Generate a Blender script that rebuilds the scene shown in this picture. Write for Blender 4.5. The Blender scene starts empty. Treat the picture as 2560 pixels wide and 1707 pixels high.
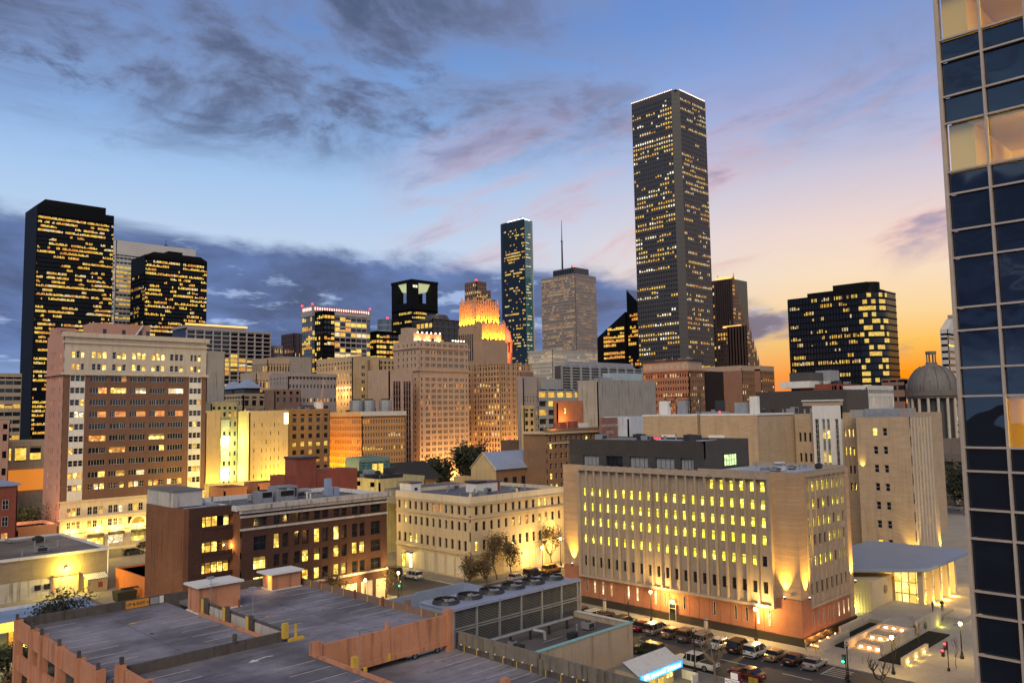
import bpy, math, random
from mathutils import Vector, Matrix

# ---------------------------------------------------------------- scene, camera, sky, fill light, exposure
scene = bpy.context.scene
COL = scene.collection
R = math.radians
EYE = 34.0                                   # camera height above the street (m)

def lin(r, g, b, k=1.0):
    f = lambda c: (c / 255 / 12.92 if c <= 10.3 else ((c / 255 + .055) / 1.055) ** 2.4) * k
    return (f(r), f(g), f(b), 1.0)

cam_d = bpy.data.cameras.new('camera')
cam_d.sensor_width = 36.0
cam_d.lens = 36.0 * 2040 / 2560
cam_d.clip_start = 0.5
cam_d.clip_end = 20000
cam = bpy.data.objects.new('camera', cam_d)
COL.objects.link(cam)
_th, _pi, _ro = R(45.3), R(4.88), R(-0.95)
_rx = Vector((math.sin(_th), -math.cos(_th), 0))
_fw = Vector((math.cos(_th), math.sin(_th), 0))
_up = Vector((0, 0, 1))
_F = _fw * math.cos(_pi) + _up * math.sin(_pi)
_U = -_fw * math.sin(_pi) + _up * math.cos(_pi)
_R2 = _rx * math.cos(_ro) + _U * math.sin(_ro)
_U2 = -_rx * math.sin(_ro) + _U * math.cos(_ro)
cam.matrix_world = Matrix(((_R2.x, _U2.x, -_F.x, 0), (_R2.y, _U2.y, -_F.y, 0), (_R2.z, _U2.z, -_F.z, EYE), (0, 0, 0, 1)))
scene.camera = cam

scene.view_settings.view_transform = 'Standard'
scene.view_settings.look = 'None'
scene.view_settings.gamma = 1.0
scene.view_settings.exposure = 1.0
SKY = 0.5                                    # sky radiance before exposure
scene.cycles.use_denoising = True
scene.cycles.max_bounces = 5
scene.cycles.diffuse_bounces = 2
scene.cycles.glossy_bounces = 3
scene.cycles.sample_clamp_indirect = 3.0
scene.cycles.use_light_tree = True

class NT:
    """small helper that writes node trees"""
    def __init__(s, tree):
        s.t = tree
        s.t.nodes.clear()
    def n(s, kind, **kw):
        nd = s.t.nodes.new(kind)
        for k, v in kw.items():
            setattr(nd, k, v)
        return nd
    def put(s, sock, v):
        if isinstance(v, bpy.types.NodeSocket):
            s.t.links.new(v, sock)
        elif v is not None:
            sock.default_value = v
    def m(s, op, a, b=None, c=None, clamp=False):
        nd = s.n('ShaderNodeMath', operation=op, use_clamp=clamp)
        for i, v in enumerate((a, b, c)):
            s.put(nd.inputs[i], v)
        return nd.outputs[0]
    def vm(s, op, a, b=None, out=0):
        nd = s.n('ShaderNodeVectorMath', operation=op)
        s.put(nd.inputs[0], a)
        if b is not None:
            s.put(nd.inputs[3 if op == 'SCALE' else 1], b)
        return nd.outputs[out]
    def xyz(s, v):
        nd = s.n('ShaderNodeSeparateXYZ'); s.put(nd.inputs[0], v)
        return nd.outputs
    def cxyz(s, x, y, z):
        nd = s.n('ShaderNodeCombineXYZ')
        for i, v in enumerate((x, y, z)):
            s.put(nd.inputs[i], v)
        return nd.outputs[0]
    def mix(s, fac, a, b, op='MIX'):
        nd = s.n('ShaderNodeMix', data_type='RGBA', blend_type=op)
        s.put(nd.inputs[0], fac); s.put(nd.inputs[6], a); s.put(nd.inputs[7], b)
        return nd.outputs[2]
    def ramp(s, fac, stops, interp='LINEAR'):
        nd = s.n('ShaderNodeValToRGB')
        cr = nd.color_ramp; cr.interpolation = interp
        while len(cr.elements) < len(stops):
            cr.elements.new(0.5)
        for e, (p, c) in zip(cr.elements, stops):
            e.position = p
            e.color = c if isinstance(c, tuple) else (c, c, c, 1)
        s.put(nd.inputs[0], fac)
        return nd.outputs[0]
    def noise(s, vec, scale=1, detail=4, rough=.55, out=0, dist=0):
        nd = s.n('ShaderNodeTexNoise')
        s.put(nd.inputs['Vector'], vec)
        nd.inputs['Scale'].default_value = scale
        nd.inputs['Detail'].default_value = detail
        nd.inputs['Roughness'].default_value = rough
        nd.inputs['Distortion'].default_value = dist
        return nd.outputs[out]
    def sstep(s, x, a, b):
        nd = s.n('ShaderNodeMapRange', interpolation_type='SMOOTHSTEP')
        s.put(nd.inputs[0], x); s.put(nd.inputs[1], a); s.put(nd.inputs[2], b)
        return nd.outputs[0]

def make_sky():
    w = bpy.data.worlds.new('World'); scene.world = w; w.use_nodes = True
    w.cycles.sampling_method = 'MANUAL'; w.cycles.sample_map_resolution = 256
    N = NT(w.node_tree)
    d = N.vm('NORMALIZE', N.n('ShaderNodeTexCoord').outputs['Generated'])
    s = N.vm('DOT_PRODUCT', d, tuple(_rx), out=1)          # towards the sunset side (+) or away from it (-)
    fw = N.vm('DOT_PRODUCT', d, tuple(_fw), out=1)
    z = N.xyz(d)[2]
    zc = N.m('MAXIMUM', z, 0.0)
    # clear sky: cool side and sunset side
    cool = N.ramp(zc, [(0, lin(200, 208, 230)), (.10, lin(194, 208, 236)), (.20, lin(192, 212, 238)), (.27, lin(168, 200, 238)), (.34, lin(132, 174, 228)), (.43, lin(102, 144, 208)), (.6, lin(80, 114, 176)), (1, lin(58, 92, 156))])
    warm = N.ramp(zc, [(0, lin(255, 120, 8)), (.035, lin(255, 152, 18)), (.07, lin(255, 196, 92)), (.105, lin(253, 216, 158)), (.15, lin(250, 224, 194)), (.20, lin(240, 216, 208)), (.26, lin(208, 200, 216)), (.33, lin(158, 176, 220)), (.43, lin(118, 150, 212)), (.6, lin(74, 112, 186)), (1, lin(58, 92, 160))])
    side = N.m('MULTIPLY', N.sstep(s, -.16, .40), N.sstep(fw, -.25, .45))
    base = N.mix(side, cool, warm)
    # cloud sheets seen in perspective: direction projected on a plane overhead
    k = N.m('ADD', zc, .13)
    pl = N.vm('SCALE', N.cxyz(s, fw, 0.0), N.m('DIVIDE', 1.0, k))
    n1 = N.noise(N.vm('MULTIPLY', pl, (1.0, .8, 1.0)), 1.7, 8, .64, dist=.5)
    n1b = N.noise(N.vm('ADD', pl, (7.3, 2.1, 3.3)), .55, 3, .5)
    high = N.m('ADD', N.m('MULTIPLY', n1, .70), N.m('MULTIPLY', n1b, .40))
    high = N.m('ADD', high, N.m('MULTIPLY', N.m('SUBTRACT', zc, .34), .35))
    hm = N.m('MULTIPLY', N.sstep(high, .46, .64), N.sstep(zc, .26, .36))
    hm = N.m('MULTIPLY', hm, .88)
    hcol = N.mix(side, lin(80, 88, 114), lin(122, 124, 150))
    hcol = N.mix(N.sstep(high, .53, .68), N.mix(.55, hcol, lin(158, 172, 212)), hcol)
    col = N.mix(hm, base, hcol)
    n4 = N.noise(N.vm('MULTIPLY', pl, (1.0, .9, 1.0)), 3.4, 6, .62, dist=.4)          # small broken puffs
    pm = N.m('MULTIPLY', N.m('MULTIPLY', N.sstep(n4, .50, .63), N.sstep(zc, .27, .35)), N.m('MULTIPLY', N.sstep(n1b, .36, .52), .82))
    col = N.mix(pm, col, N.mix(side, lin(90, 98, 128), lin(138, 136, 160)))
    # pink wisps, drawn out along one direction
    wv = N.cxyz(N.m('MULTIPLY', N.m('ADD', s, N.m('MULTIPLY', zc, .5)), 3.2), N.m('MULTIPLY', N.m('SUBTRACT', zc, N.m('MULTIPLY', s, .33)), 15.0), fw)
    n2 = N.noise(wv, 1.0, 6, .6, dist=.5)
    wm = N.m('MULTIPLY', N.sstep(n2, .46, .70), N.m('MULTIPLY', N.sstep(zc, .12, .20), N.sstep(zc, .40, .27)))
    wm = N.m('MULTIPLY', wm, N.m('MULTIPLY', N.sstep(s, -.22, -.02), .85))
    wcol = N.mix(N.sstep(n2, .50, .68), lin(238, 176, 166), lin(150, 140, 172))
    col = N.mix(wm, col, wcol)
    # low cloud bank: thick on the cool side, sinking and breaking up towards the sunset
    bz = N.m('SUBTRACT', N.m('SUBTRACT', .178, N.m('MULTIPLY', s, .075)), N.m('MULTIPLY', N.m('MAXIMUM', N.m('SUBTRACT', s, .10), 0.0), .22))
    bn = N.noise(N.vm('MULTIPLY', pl, (1.0, .55, 1.0)), 1.3, 6, .6, dist=.3)
    edge = N.m('ADD', N.m('SUBTRACT', zc, bz), N.m('MULTIPLY', N.m('SUBTRACT', bn, .5), -.11))
    bm = N.sstep(edge, .012, -.014)
    under = N.m('MULTIPLY', N.sstep(s, .10, .26), N.sstep(zc, .068, .040))      # clear strip above the horizon on the sunset side
    bm = N.m('MULTIPLY', bm, N.m('SUBTRACT', 1.0, under))
    gapn = N.noise(N.vm('MULTIPLY', pl, (1.0, .8, 1.0)), 2.3, 5, .6)
    gap = N.sstep(gapn, .56, .66)
    fade = N.m('SUBTRACT', 1.0, N.m('MULTIPLY', N.sstep(s, .14, .28), N.m('ADD', .05, N.m('MULTIPLY', N.sstep(bn, .62, .44), .90))))
    bm = N.m('MULTIPLY', bm, fade)
    bcol = N.mix(N.sstep(bn, .35, .68), lin(100, 126, 182), lin(66, 78, 112))
    bcol = N.mix(N.m('MULTIPLY', gap, .75), bcol, lin(178, 200, 240))
    bcol = N.mix(N.m('MULTIPLY', N.sstep(s, .12, .42), .62), bcol, lin(150, 134, 158))
    bcol = N.mix(N.m('MULTIPLY', N.sstep(zc, .085, .02), N.m('SUBTRACT', 1.0, side)), bcol, lin(150, 182, 232))
    col = N.mix(N.m('MULTIPLY', bm, .94), col, bcol)
    bg = N.n('ShaderNodeBackground'); N.put(bg.inputs[0], col); bg.inputs[1].default_value = SKY
    out = N.n('ShaderNodeOutputWorld'); N.t.links.new(bg.outputs[0], out.inputs[0])
make_sky()

# added fill light to brighten the walls: broad, pale, from high behind the camera
sun_fill_d = bpy.data.lights.new('sun', 'SUN')
sun_fill_d.energy = 1.1
sun_fill_d.angle = R(40)
sun_fill_d.color = (1.0, .83, .57)
sun = bpy.data.objects.new('sun', sun_fill_d); COL.objects.link(sun)
sun.rotation_euler = Vector((.62, .48, -.62)).to_track_quat('-Z', 'Y').to_euler()

# ---------------------------------------------------------------- helpers: naming, meshes, materials
WL = {}                                      # world position of each object's origin
def tag(o, label=None, cat=None, group=None, kind=None):
    if label: o['label'] = label
    if cat: o['category'] = cat
    if group: o['group'] = group
    if kind: o['kind'] = kind
    return o
def empty(name, loc=(0, 0, 0), label=None, cat=None, group=None):
    o = bpy.data.objects.new(name, None); COL.objects.link(o)
    o.location = loc; o.empty_display_size = .2
    WL[o] = Vector(loc)
    return tag(o, label, cat, group)
def copy_tree(o, parent=None, loc=None, rz=None, label=None, matmap=None):
    c = o.copy(); COL.objects.link(c)
    if parent is not None: c.parent = parent
    if loc is not None: c.location = loc
    if rz is not None: c.rotation_euler = (0, 0, rz)
    if label: c['label'] = label
    if matmap and c.type == 'MESH':
        for i, sl in enumerate(c.data.materials):
            if sl and sl.name in matmap:
                c.material_slots[i].link = 'OBJECT'; c.material_slots[i].material = matmap[sl.name]
    for ch in KIDS.get(o, ()):
        k = copy_tree(ch, c, matmap=matmap)
        KIDS.setdefault(c, []).append(k)
    return c
KIDS = {}

class MB:
    """collects boxes, tubes, prisms; build() makes ONE mesh object"""
    def __init__(s):
        s.v = []; s.f = []; s.m = []; s.mats = []
    def mi(s, mat):
        if mat not in s.mats: s.mats.append(mat)
        return s.mats.index(mat)
    def box(s, x0, y0, z0, x1, y1, z1, mat):
        if x0 > x1: x0, x1 = x1, x0
        if y0 > y1: y0, y1 = y1, y0
        b = len(s.v); i = s.mi(mat)
        s.v += [(x0, y0, z0), (x1, y0, z0), (x1, y1, z0), (x0, y1, z0), (x0, y0, z1), (x1, y0, z1), (x1, y1, z1), (x0, y1, z1)]
        s.f += [(b, b+3, b+2, b+1), (b+4, b+5, b+6, b+7), (b, b+1, b+5, b+4), (b+1, b+2, b+6, b+5), (b+2, b+3, b+7, b+6), (b+3, b, b+4, b+7)]
        s.m += [i] * 6
        return s
    def quad(s, a, b, c, d, mat):
        k = len(s.v); s.v += [tuple(a), tuple(b), tuple(c), tuple(d)]; s.f.append((k, k+1, k+2, k+3)); s.m.append(s.mi(mat)); return s
    def tri(s, a, b, c, mat):
        k = len(s.v); s.v += [tuple(a), tuple(b), tuple(c)]; s.f.append((k, k+1, k+2)); s.m.append(s.mi(mat)); return s
    def prism(s, pts, z0, z1, mat, cap=True, top=None, capmat=None):
        n = len(pts); b = len(s.v); i = s.mi(mat); top = top or pts
        ic = s.mi(capmat) if capmat else i
        s.v += [(p[0], p[1], z0) for p in pts] + [(p[0], p[1], z1) for p in top]
        for k in range(n):
            j = (k + 1) % n
            s.f.append((b+k, b+j, b+n+j, b+n+k)); s.m.append(i)
        if cap:
            s.f.append(tuple(b+n+k for k in range(n))); s.m.append(ic)
            s.f.append(tuple(b+k for k in reversed(range(n)))); s.m.append(i)
        return s
    def cyl(s, c, r, z0, z1, n, mat, r1=None, cap=True, ph=0):
        r1 = r if r1 is None else r1
        P = [(c[0] + r*math.cos(ph+6.28319*k/n), c[1] + r*math.sin(ph+6.28319*k/n)) for k in range(n)]
        T = [(c[0] + r1*math.cos(ph+6.28319*k/n), c[1] + r1*math.sin(ph+6.28319*k/n)) for k in range(n)]
        return s.prism(P, z0, z1, mat, cap, T)
    def tube(s, p, q, r, n, mat, r2=None):
        p = Vector(p); q = Vector(q); d = (q - p).normalized(); r2 = r if r2 is None else r2
        a = d.orthogonal().normalized(); e = d.cross(a); b = len(s.v); i = s.mi(mat)
        for c, rr in ((p, r), (q, r2)):
            for k in range(n):
                t = 6.28319*k/n
                s.v.append(tuple(c + a*(rr*math.cos(t)) + e*(rr*math.sin(t))))
        for k in range(n):
            j = (k+1) % n
            s.f.append((b+k, b+j, b+n+j, b+n+k)); s.m.append(i)
        s.f.append(tuple(b+k for k in reversed(range(n)))); s.m.append(i)
        s.f.append(tuple(b+n+k for k in range(n))); s.m.append(i)
        return s
    def lathe(s, c, prof, n, mat):
        b = len(s.v); i = s.mi(mat)
        for r, z in prof:
            for k in range(n):
                t = 6.28319*k/n
                s.v.append((c[0]+r*math.cos(t), c[1]+r*math.sin(t), z))
        for q in range(len(prof)-1):
            for k in range(n):
                j = (k+1) % n
                s.f.append((b+q*n+k, b+q*n+j, b+(q+1)*n+j, b+(q+1)*n+k)); s.m.append(i)
        return s
    def ball(s, c, r, mat, n=10, sq=1.0):
        return s.lathe(c, [(max(.001, r*math.sin(math.pi*k/6)), c[2]-r*sq*math.cos(math.pi*k/6)) for k in range(7)], n, mat)
    def mesh(s, name, off=(0, 0, 0), smooth=False):
        me = bpy.data.meshes.new(name)
        ox, oy, oz = off
        me.from_pydata([(x-ox, y-oy, z-oz) for x, y, z in s.v], [], s.f)
        for m in s.mats: me.materials.append(m)
        me.polygons.foreach_set('material_index', s.m)
        if smooth: me.polygons.foreach_set('use_smooth', [True]*len(s.f))
        me.update()
        return me
    def build(s, name, parent=None, kind=None, smooth=False, label=None):
        if not s.f: return None
        off = WL[parent] if parent is not None else Vector((0, 0, 0))
        o = bpy.data.objects.new(name, s.mesh(name, off, smooth)); COL.objects.link(o)
        if parent is not None:
            o.parent = parent; KIDS.setdefault(parent, []).append(o)
        WL[o] = off
        return tag(o, label, kind=kind)
def place(name, mesh, parent, loc, rz=0.0):
    """object that shares a mesh, put at a world place under its parent"""
    o = bpy.data.objects.new(name, mesh); COL.objects.link(o)
    off = WL.get(parent, Vector((0, 0, 0))) if parent is not None else Vector((0, 0, 0))
    o.location = Vector(loc) - off; o.rotation_euler = (0, 0, rz)
    if parent is not None:
        o.parent = parent; KIDS.setdefault(parent, []).append(o)
    WL[o] = Vector(loc)
    return o
def struct(name, mb):
    return tag(mb.build(name), kind='structure')

# ---- materials
def mat_wall(name, c, rough=.85, var=.22, scale=.35, streak=.25, fine=6.0, bump=.0, brick=None, metal=0.0, spec=.3):
    m = bpy.data.materials.new(name); m.use_nodes = True
    N = NT(m.node_tree)
    pos = N.n('ShaderNodeNewGeometry').outputs['Position']
    b = N.n('ShaderNodeBsdfPrincipled')
    c4 = (c[0], c[1], c[2], 1)
    n1 = N.noise(pos, scale, 4, .6)
    k = N.m('ADD', N.m('MULTIPLY', N.m('SUBTRACT', n1, .5), var*2.4), 1.0)
    n2 = N.noise(N.vm('MULTIPLY', pos, (1.0, 1.0, .07)), 1.6, 3, .6)
    k = N.m('MULTIPLY', k, N.m('SUBTRACT', 1.0, N.m('MULTIPLY', N.sstep(n2, .50, .75), streak)))
    n3 = N.noise(pos, fine, 2, .6)
    k = N.m('MULTIPLY', k, N.m('ADD', N.m('MULTIPLY', n3, .22), .89))
    col = N.vm('SCALE', c4[:3], k)
    if brick:
        xyz = N.xyz(pos)
        uv = N.cxyz(N.m('ADD', xyz[0], xyz[1]), xyz[2], 0.0)
        bt = N.n('ShaderNodeTexBrick')
        N.put(bt.inputs['Vector'], uv)
        bt.inputs['Scale'].default_value = 1.0
        bt.inputs['Brick Width'].default_value = brick[0]; bt.inputs['Row Height'].default_value = brick[1]
        bt.inputs['Mortar Size'].default_value = brick[1]*.10
        bt.inputs['Color1'].default_value = (1.18, 1.12, 1.1, 1); bt.inputs['Color2'].default_value = (.74, .72, .72, 1); bt.inputs['Mortar'].default_value = (.95, .95, .95, 1)
        col = N.mix(brick[2], col, N.mix(1.0, col, bt.outputs[0], 'MULTIPLY'))
    N.put(b.inputs['Base Color'], col)
    b.inputs['Roughness'].default_value = rough; b.inputs['Metallic'].default_value = metal
    b.inputs['Specular IOR Level'].default_value = spec
    if bump:
        bp = N.n('ShaderNodeBump'); bp.inputs['Strength'].default_value = bump; bp.inputs['Distance'].default_value = .05
        N.put(bp.inputs['Height'], n3); N.t.links.new(bp.outputs[0], b.inputs['Normal'])
    o = N.n('ShaderNodeOutputMaterial'); N.t.links.new(b.outputs[0], o.inputs[0])
    return m
def mat_plain(name, c, rough=.5, metal=0.0, spec=.5, emit=None, es=1.0, coat=0.0):
    m = bpy.data.materials.new(name); m.use_nodes = True
    b = m.node_tree.nodes['Principled BSDF']
    b.inputs['Base Color'].default_value = (c[0], c[1], c[2], 1)
    b.inputs['Roughness'].default_value = rough; b.inputs['Metallic'].default_value = metal
    b.inputs['Specular IOR Level'].default_value = spec
    b.inputs['Coat Weight'].default_value = coat
    if emit:
        b.inputs['Emission Color'].default_value = (emit[0], emit[1], emit[2], 1); b.inputs['Emission Strength'].default_value = es
        m.cycles.emission_sampling = 'NONE'
    return m
def mat_glass(name, c=(.012, .015, .022), rough=.06, spec=.5, wav=.0):
    m = bpy.data.materials.new(name); m.use_nodes = True
    N = NT(m.node_tree)
    b = N.n('ShaderNodeBsdfPrincipled')
    pos = N.n('ShaderNodeNewGeometry').outputs['Position']
    n = N.noise(pos, .9, 2, .5)
    N.put(b.inputs['Base Color'], N.vm('SCALE', c, N.m('ADD', N.m('MULTIPLY', n, 1.2), .4)))
    b.inputs['Roughness'].default_value = rough; b.inputs['Specular IOR Level'].default_value = spec
    if wav:
        bp = N.n('ShaderNodeBump'); bp.inputs['Strength'].default_value = wav; bp.inputs['Distance'].default_value = .3
        N.put(bp.inputs['Height'], N.noise(pos, .55, 2, .5, dist=.6)); N.t.links.new(bp.outputs[0], b.inputs['Normal'])
    o = N.n('ShaderNodeOutputMaterial'); N.t.links.new(b.outputs[0], o.inputs[0])
    return m
def mat_lit(name, c, es, c2=None, scale=(1.1, 1.1, 1.6), lo=.35, blind=False, shd=.45):
    """a lit room seen through glass: brighter and dimmer blocks, each window its own level"""
    m = bpy.data.materials.new(name); m.use_nodes = True
    N = NT(m.node_tree)
    b = N.n('ShaderNodeBsdfPrincipled')
    b.inputs['Base Color'].default_value = (.02, .02, .02, 1); b.inputs['Roughness'].default_value = .1
    pos = N.n('ShaderNodeNewGeometry').outputs['Position']
    rd = N.n('ShaderNodeObjectInfo').outputs['Random']
    v = N.n('ShaderNodeTexVoronoi', feature='F1', distance='CHEBYCHEV')
    N.put(v.inputs['Vector'], N.vm('MULTIPLY', pos, scale)); v.inputs['Scale'].default_value = 1.0
    blk = N.xyz(v.outputs['Color'])[0]
    n = N.noise(pos, 2.3, 3, .6)
    k = N.m('ADD', N.m('MULTIPLY', N.m('ADD', N.m('MULTIPLY', blk, .6), N.m('MULTIPLY', n, .55)), 1.0-lo), lo)
    k = N.m('MULTIPLY', k, N.m('ADD', N.m('MULTIPLY', rd, .5), .75))
    if blind:                                    # a blind or shade hangs to its own level in each window, ceiling lamps show above
        gz = N.xyz(N.n('ShaderNodeTexCoord').outputs['Generated'])[2]
        wn = N.n('ShaderNodeTexWhiteNoise', noise_dimensions='1D'); N.put(wn.inputs['W'], N.m('MULTIPLY', rd, 91.7)); r2 = wn.outputs[0]
        lvl = N.m('ADD', N.m('MULTIPLY', r2, .75), .45)
        shade = N.m('GREATER_THAN', gz, lvl)
        k = N.m('MULTIPLY', k, N.m('SUBTRACT', 1.0, N.m('MULTIPLY', shade, N.m('ADD', N.m('MULTIPLY', rd, .5), shd))))
        lampr = N.m('MULTIPLY', N.m('GREATER_THAN', blk, .80), .9)
        k = N.m('ADD', k, N.m('MULTIPLY', lampr, N.m('SUBTRACT', 1.0, shade)))
    N.put(b.inputs['Emission Color'], N.mix(blk, (c[0], c[1], c[2], 1), (*(c2 or c), 1)))
    N.put(b.inputs['Emission Strength'], N.m('MULTIPLY', k, es))
    m.cycles.emission_sampling = 'NONE'
    o = N.n('ShaderNodeOutputMaterial'); N.t.links.new(b.outputs[0], o.inputs[0])
    return m

GLASS = mat_glass('glass_dark')
GLASS_BLUE = mat_glass('glass_blue', (.012, .016, .03), .25, .35)
GLASS_GREY = mat_glass('glass_grey', (.10, .11, .13), .2, .5)
LIT = [mat_lit('lit_yellow', (1, .58, .06), .66, (1, .72, .15)),
       mat_lit('lit_gold', (1, .46, .04), .60, (1, .60, .09)),
       mat_lit('lit_amber', (1, .33, .04), .50, (1, .47, .09)),
       mat_lit('lit_pale', (1, .70, .32), .60, (1, .80, .46))]
LITW = [mat_lit('room_yellow', (1, .56, .05), .95, (1, .74, .18), (1.9, 1.9, 1.5), .25, True), mat_lit('room_gold', (1, .44, .04), .85, (1, .62, .11), (1.9, 1.9, 1.5), .25, True), mat_lit('room_amber', (1, .31, .04), .62, (1, .48, .10), (1.9, 1.9, 1.5), .25, True), mat_lit('room_pale', (1, .70, .30), .75, (1, .84, .5), (1.9, 1.9, 1.5), .3, True)]
ROOM = dict(zip(LIT, LITW))
LIT_O = mat_lit('lit_orange', (1, .20, .02), .60, (1, .42, .08))
LIT_GREEN = mat_lit('room_yellow_green', (.92, .70, .02), 1.25, (1.0, .88, .14), (3.0, 3.0, 2.4), .34, True, .15)
LIT_W = mat_lit('lit_white', (1, .85, .55), .9, (1, .95, .8))
LIT_SET = [LIT[0]]*4 + [LIT[1]]*4 + [LIT[2]]*2 + [LIT[3]]*2
FRAME_W = mat_plain('frame_pale', (.55, .52, .48), .6)
FRAME_D = mat_plain('frame_dark', (.03, .03, .035), .5)

# ---- walls built as a lattice of piers and spandrels in front of a dark glazed core
def lat(mb, face, pl, d, piers, z0, z1, spans, u0, u1, mat, si=.02, smat=None):
    """face 'L': plane X=pl facing -X, u along Y; face 'R': plane Y=pl facing -Y, u along X. d = depth of the reveals"""
    for a, b in piers:
        if face == 'L': mb.box(pl, a, z0, pl+d, b, z1, mat)
        else: mb.box(a, pl, z0, b, pl+d, z1, mat)
    for a, b in spans:
        if face == 'L': mb.box(pl+si, u0, a, pl+d-.01, u1, b, smat or mat)
        else: mb.box(u0, pl+si, a, u1, pl+d-.01, b, smat or mat)
def gaps(spans, a, b):
    """openings left between solid intervals"""
    out = []; p = a
    for s0, s1 in sorted(spans):
        if s0 > p + .02: out.append((p, s0))
        p = max(p, s1)
    if b > p + .02: out.append((p, b))
    return out
def even(n, a, b, frac, end=None):
    """n openings between a and b; frac = solid share; returns the solid intervals"""
    w = (b - a) / n; s = w*frac/2
    return [(a + w*i - s, a + w*i + s) for i in range(1, n)] + [(a, a + s), (b - s, b)]
def litgrid(nr, nc, p, run=.6, seed=1, vary=.25):
    r = random.Random(seed); G = []
    for i in range(nr):
        q = min(.97, max(.02, r.gauss(p, vary)))
        row = []; cur = r.random() < q
        for j in range(nc):
            if r.random() > run: cur = r.random() < q
            row.append(cur)
        G.append(row)
    return G
def panes(mb, face, pl, cols, rows, G, seed=1, pick=None, pad=.0):
    r = random.Random(seed)
    for i, (za, zb) in enumerate(rows):
        last = None
        for j, (a, b) in enumerate(cols):
            if not G[i][j]: last = None; continue
            if last is None or r.random() < .4: last = pick(i, j, r) if pick else r.choice(LIT_SET)
            hh = zb if r.random() < .72 else za + (zb-za)*r.uniform(.35, .9)
            if face == 'L': mb.quad((pl, b-pad, za), (pl, a+pad, za), (pl, a+pad, hh), (pl, b-pad, hh), last)
            else: mb.quad((a+pad, pl, za), (b-pad, pl, za), (b-pad, pl, hh), (a+pad, pl, hh), last)

_wm = {}
def win_mesh(w, h, style, fm):
    k = (round(w, 2), round(h, 2), style, fm.name)
    if k not in _wm:
        mb = MB(); t = .06; dp = .10
        mb.box(0, 0, 0, w, dp, t, fm); mb.box(0, 0, h-t, w, dp, h, fm); mb.box(0, 0.003, t, t, dp, h-t, fm); mb.box(w-t, 0.003, t, w, dp, h-t, fm)
        if 'h' in style: mb.box(t, .01, h*.5-.03, w-t, dp-.01, h*.5+.03, fm)
        if 't' in style: mb.box(t, .01, h*.72-.03, w-t, dp-.01, h*.72+.03, fm)
        for c in style:
            if c.isdigit():
                n = int(c)
                for q in range(1, n): mb.box(w*q/n-.03, .006, t, w*q/n+.03, dp-.006, h-t, fm)
        if 's' in style: mb.box(-.08, -.18, -.10, w+.08, dp, -.005, FRAME_W)
        _wm[k] = mb.mesh('window')
    return _wm[k]
_pm = {}
def pane_mesh(w, h, mat):
    k = (round(w, 2), round(h, 2), mat.name)
    if k not in _pm:
        mb = MB(); mb.box(.03, .05, .03, w-.03, .07, h-.03, mat)
        _pm[k] = mb.mesh('pane')
    return _pm[k]
def window(root, face, pl, a, b, za, zb, style='h', fm=None, glass=None, name='window'):
    """one window: frame mesh (part) with its pane (sub-part); pl = plane of the frame's face"""
    w = b - a; h = zb - za; fm = fm or FRAME_D
    me = win_mesh(w, h, style, fm)
    loc = (a, pl, za) if face == 'R' else (pl, b, za)
    rz = 0.0 if face == 'R' else -math.pi/2
    o = place(name, me, root, loc, rz)
    glass = ROOM.get(glass, glass) or GLASS
    p = bpy.data.objects.new('pane', pane_mesh(w, h, glass)); COL.objects.link(p); p.parent = o
    KIDS.setdefault(o, []).append(p)
    return o

class Bld:
    def __init__(s, name, label, x0, y0, x1, y1, z1, cat='building', group=None, z0=0):
        s.x0, s.y0, s.x1, s.y1, s.z0, s.z1 = x0, y0, x1, y1, z0, z1
        s.root = empty(name, (x0, y0, z0), label, cat, group)
        s.wall = MB(); s.lit = MB()
    def core(s, mat, d=.4, top=.0):
        s.wall.box(s.x0+d, s.y0+d, s.z0, s.x1, s.y1, s.z1-top, mat)
    def part(s, name, mb, label=None, kind=None, smooth=False):
        return mb.build(name, s.root, kind, smooth, label)
    def box(s, name, x0, y0, z0, x1, y1, z1, mat, label=None):
        return MB().box(x0, y0, z0, x1, y1, z1, mat).build(name, s.root, label=label)
    def roof(s, mat, par=1.0, pm=None, t=.35, drop=None):
        """roof deck with a parapet round it"""
        x0, y0, x1, y1, z = s.x0, s.y0, s.x1, s.y1, s.z1
        MB().box(x0+t, y0+t, z-.3, x1-t, y1-t, z, mat).build('roof', s.root)
        if par:
            m = MB(); pm = pm or mat
            m.box(x0, y0, z, x1, y0+t, z+par, pm); m.box(x0, y1-t, z, x1, y1, z+par, pm)
            m.box(x0, y0+t, z, x0+t, y1-t, z+par-.004, pm); m.box(x1-t, y0+t, z, x1, y1-t, z+par-.004, pm)
            m.build('parapet', s.root)
    def done(s):
        s.wall.build('wall', s.root)
        if s.lit.f: s.lit.build('lit_windows', s.root, 'stuff')
        return s.root
def lamp_light(name, loc, e, col, r=.15, parent=None, kind='POINT', rot=None, spot=None, blend=.6):
    d = bpy.data.lights.new(name, kind); d.energy = e; d.color = col
    d.shadow_soft_size = r
    if kind == 'SPOT': d.spot_size = R(spot); d.spot_blend = blend
    o = bpy.data.objects.new(name, d); COL.objects.link(o)
    o.location = Vector(loc) - (WL.get(parent, Vector((0, 0, 0))) if parent is not None else Vector((0, 0, 0)))
    if rot is not None: o.rotation_euler = Vector(rot).to_track_quat('-Z', 'Y').to_euler()
    if parent is not None: o.parent = parent
    return o

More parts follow.
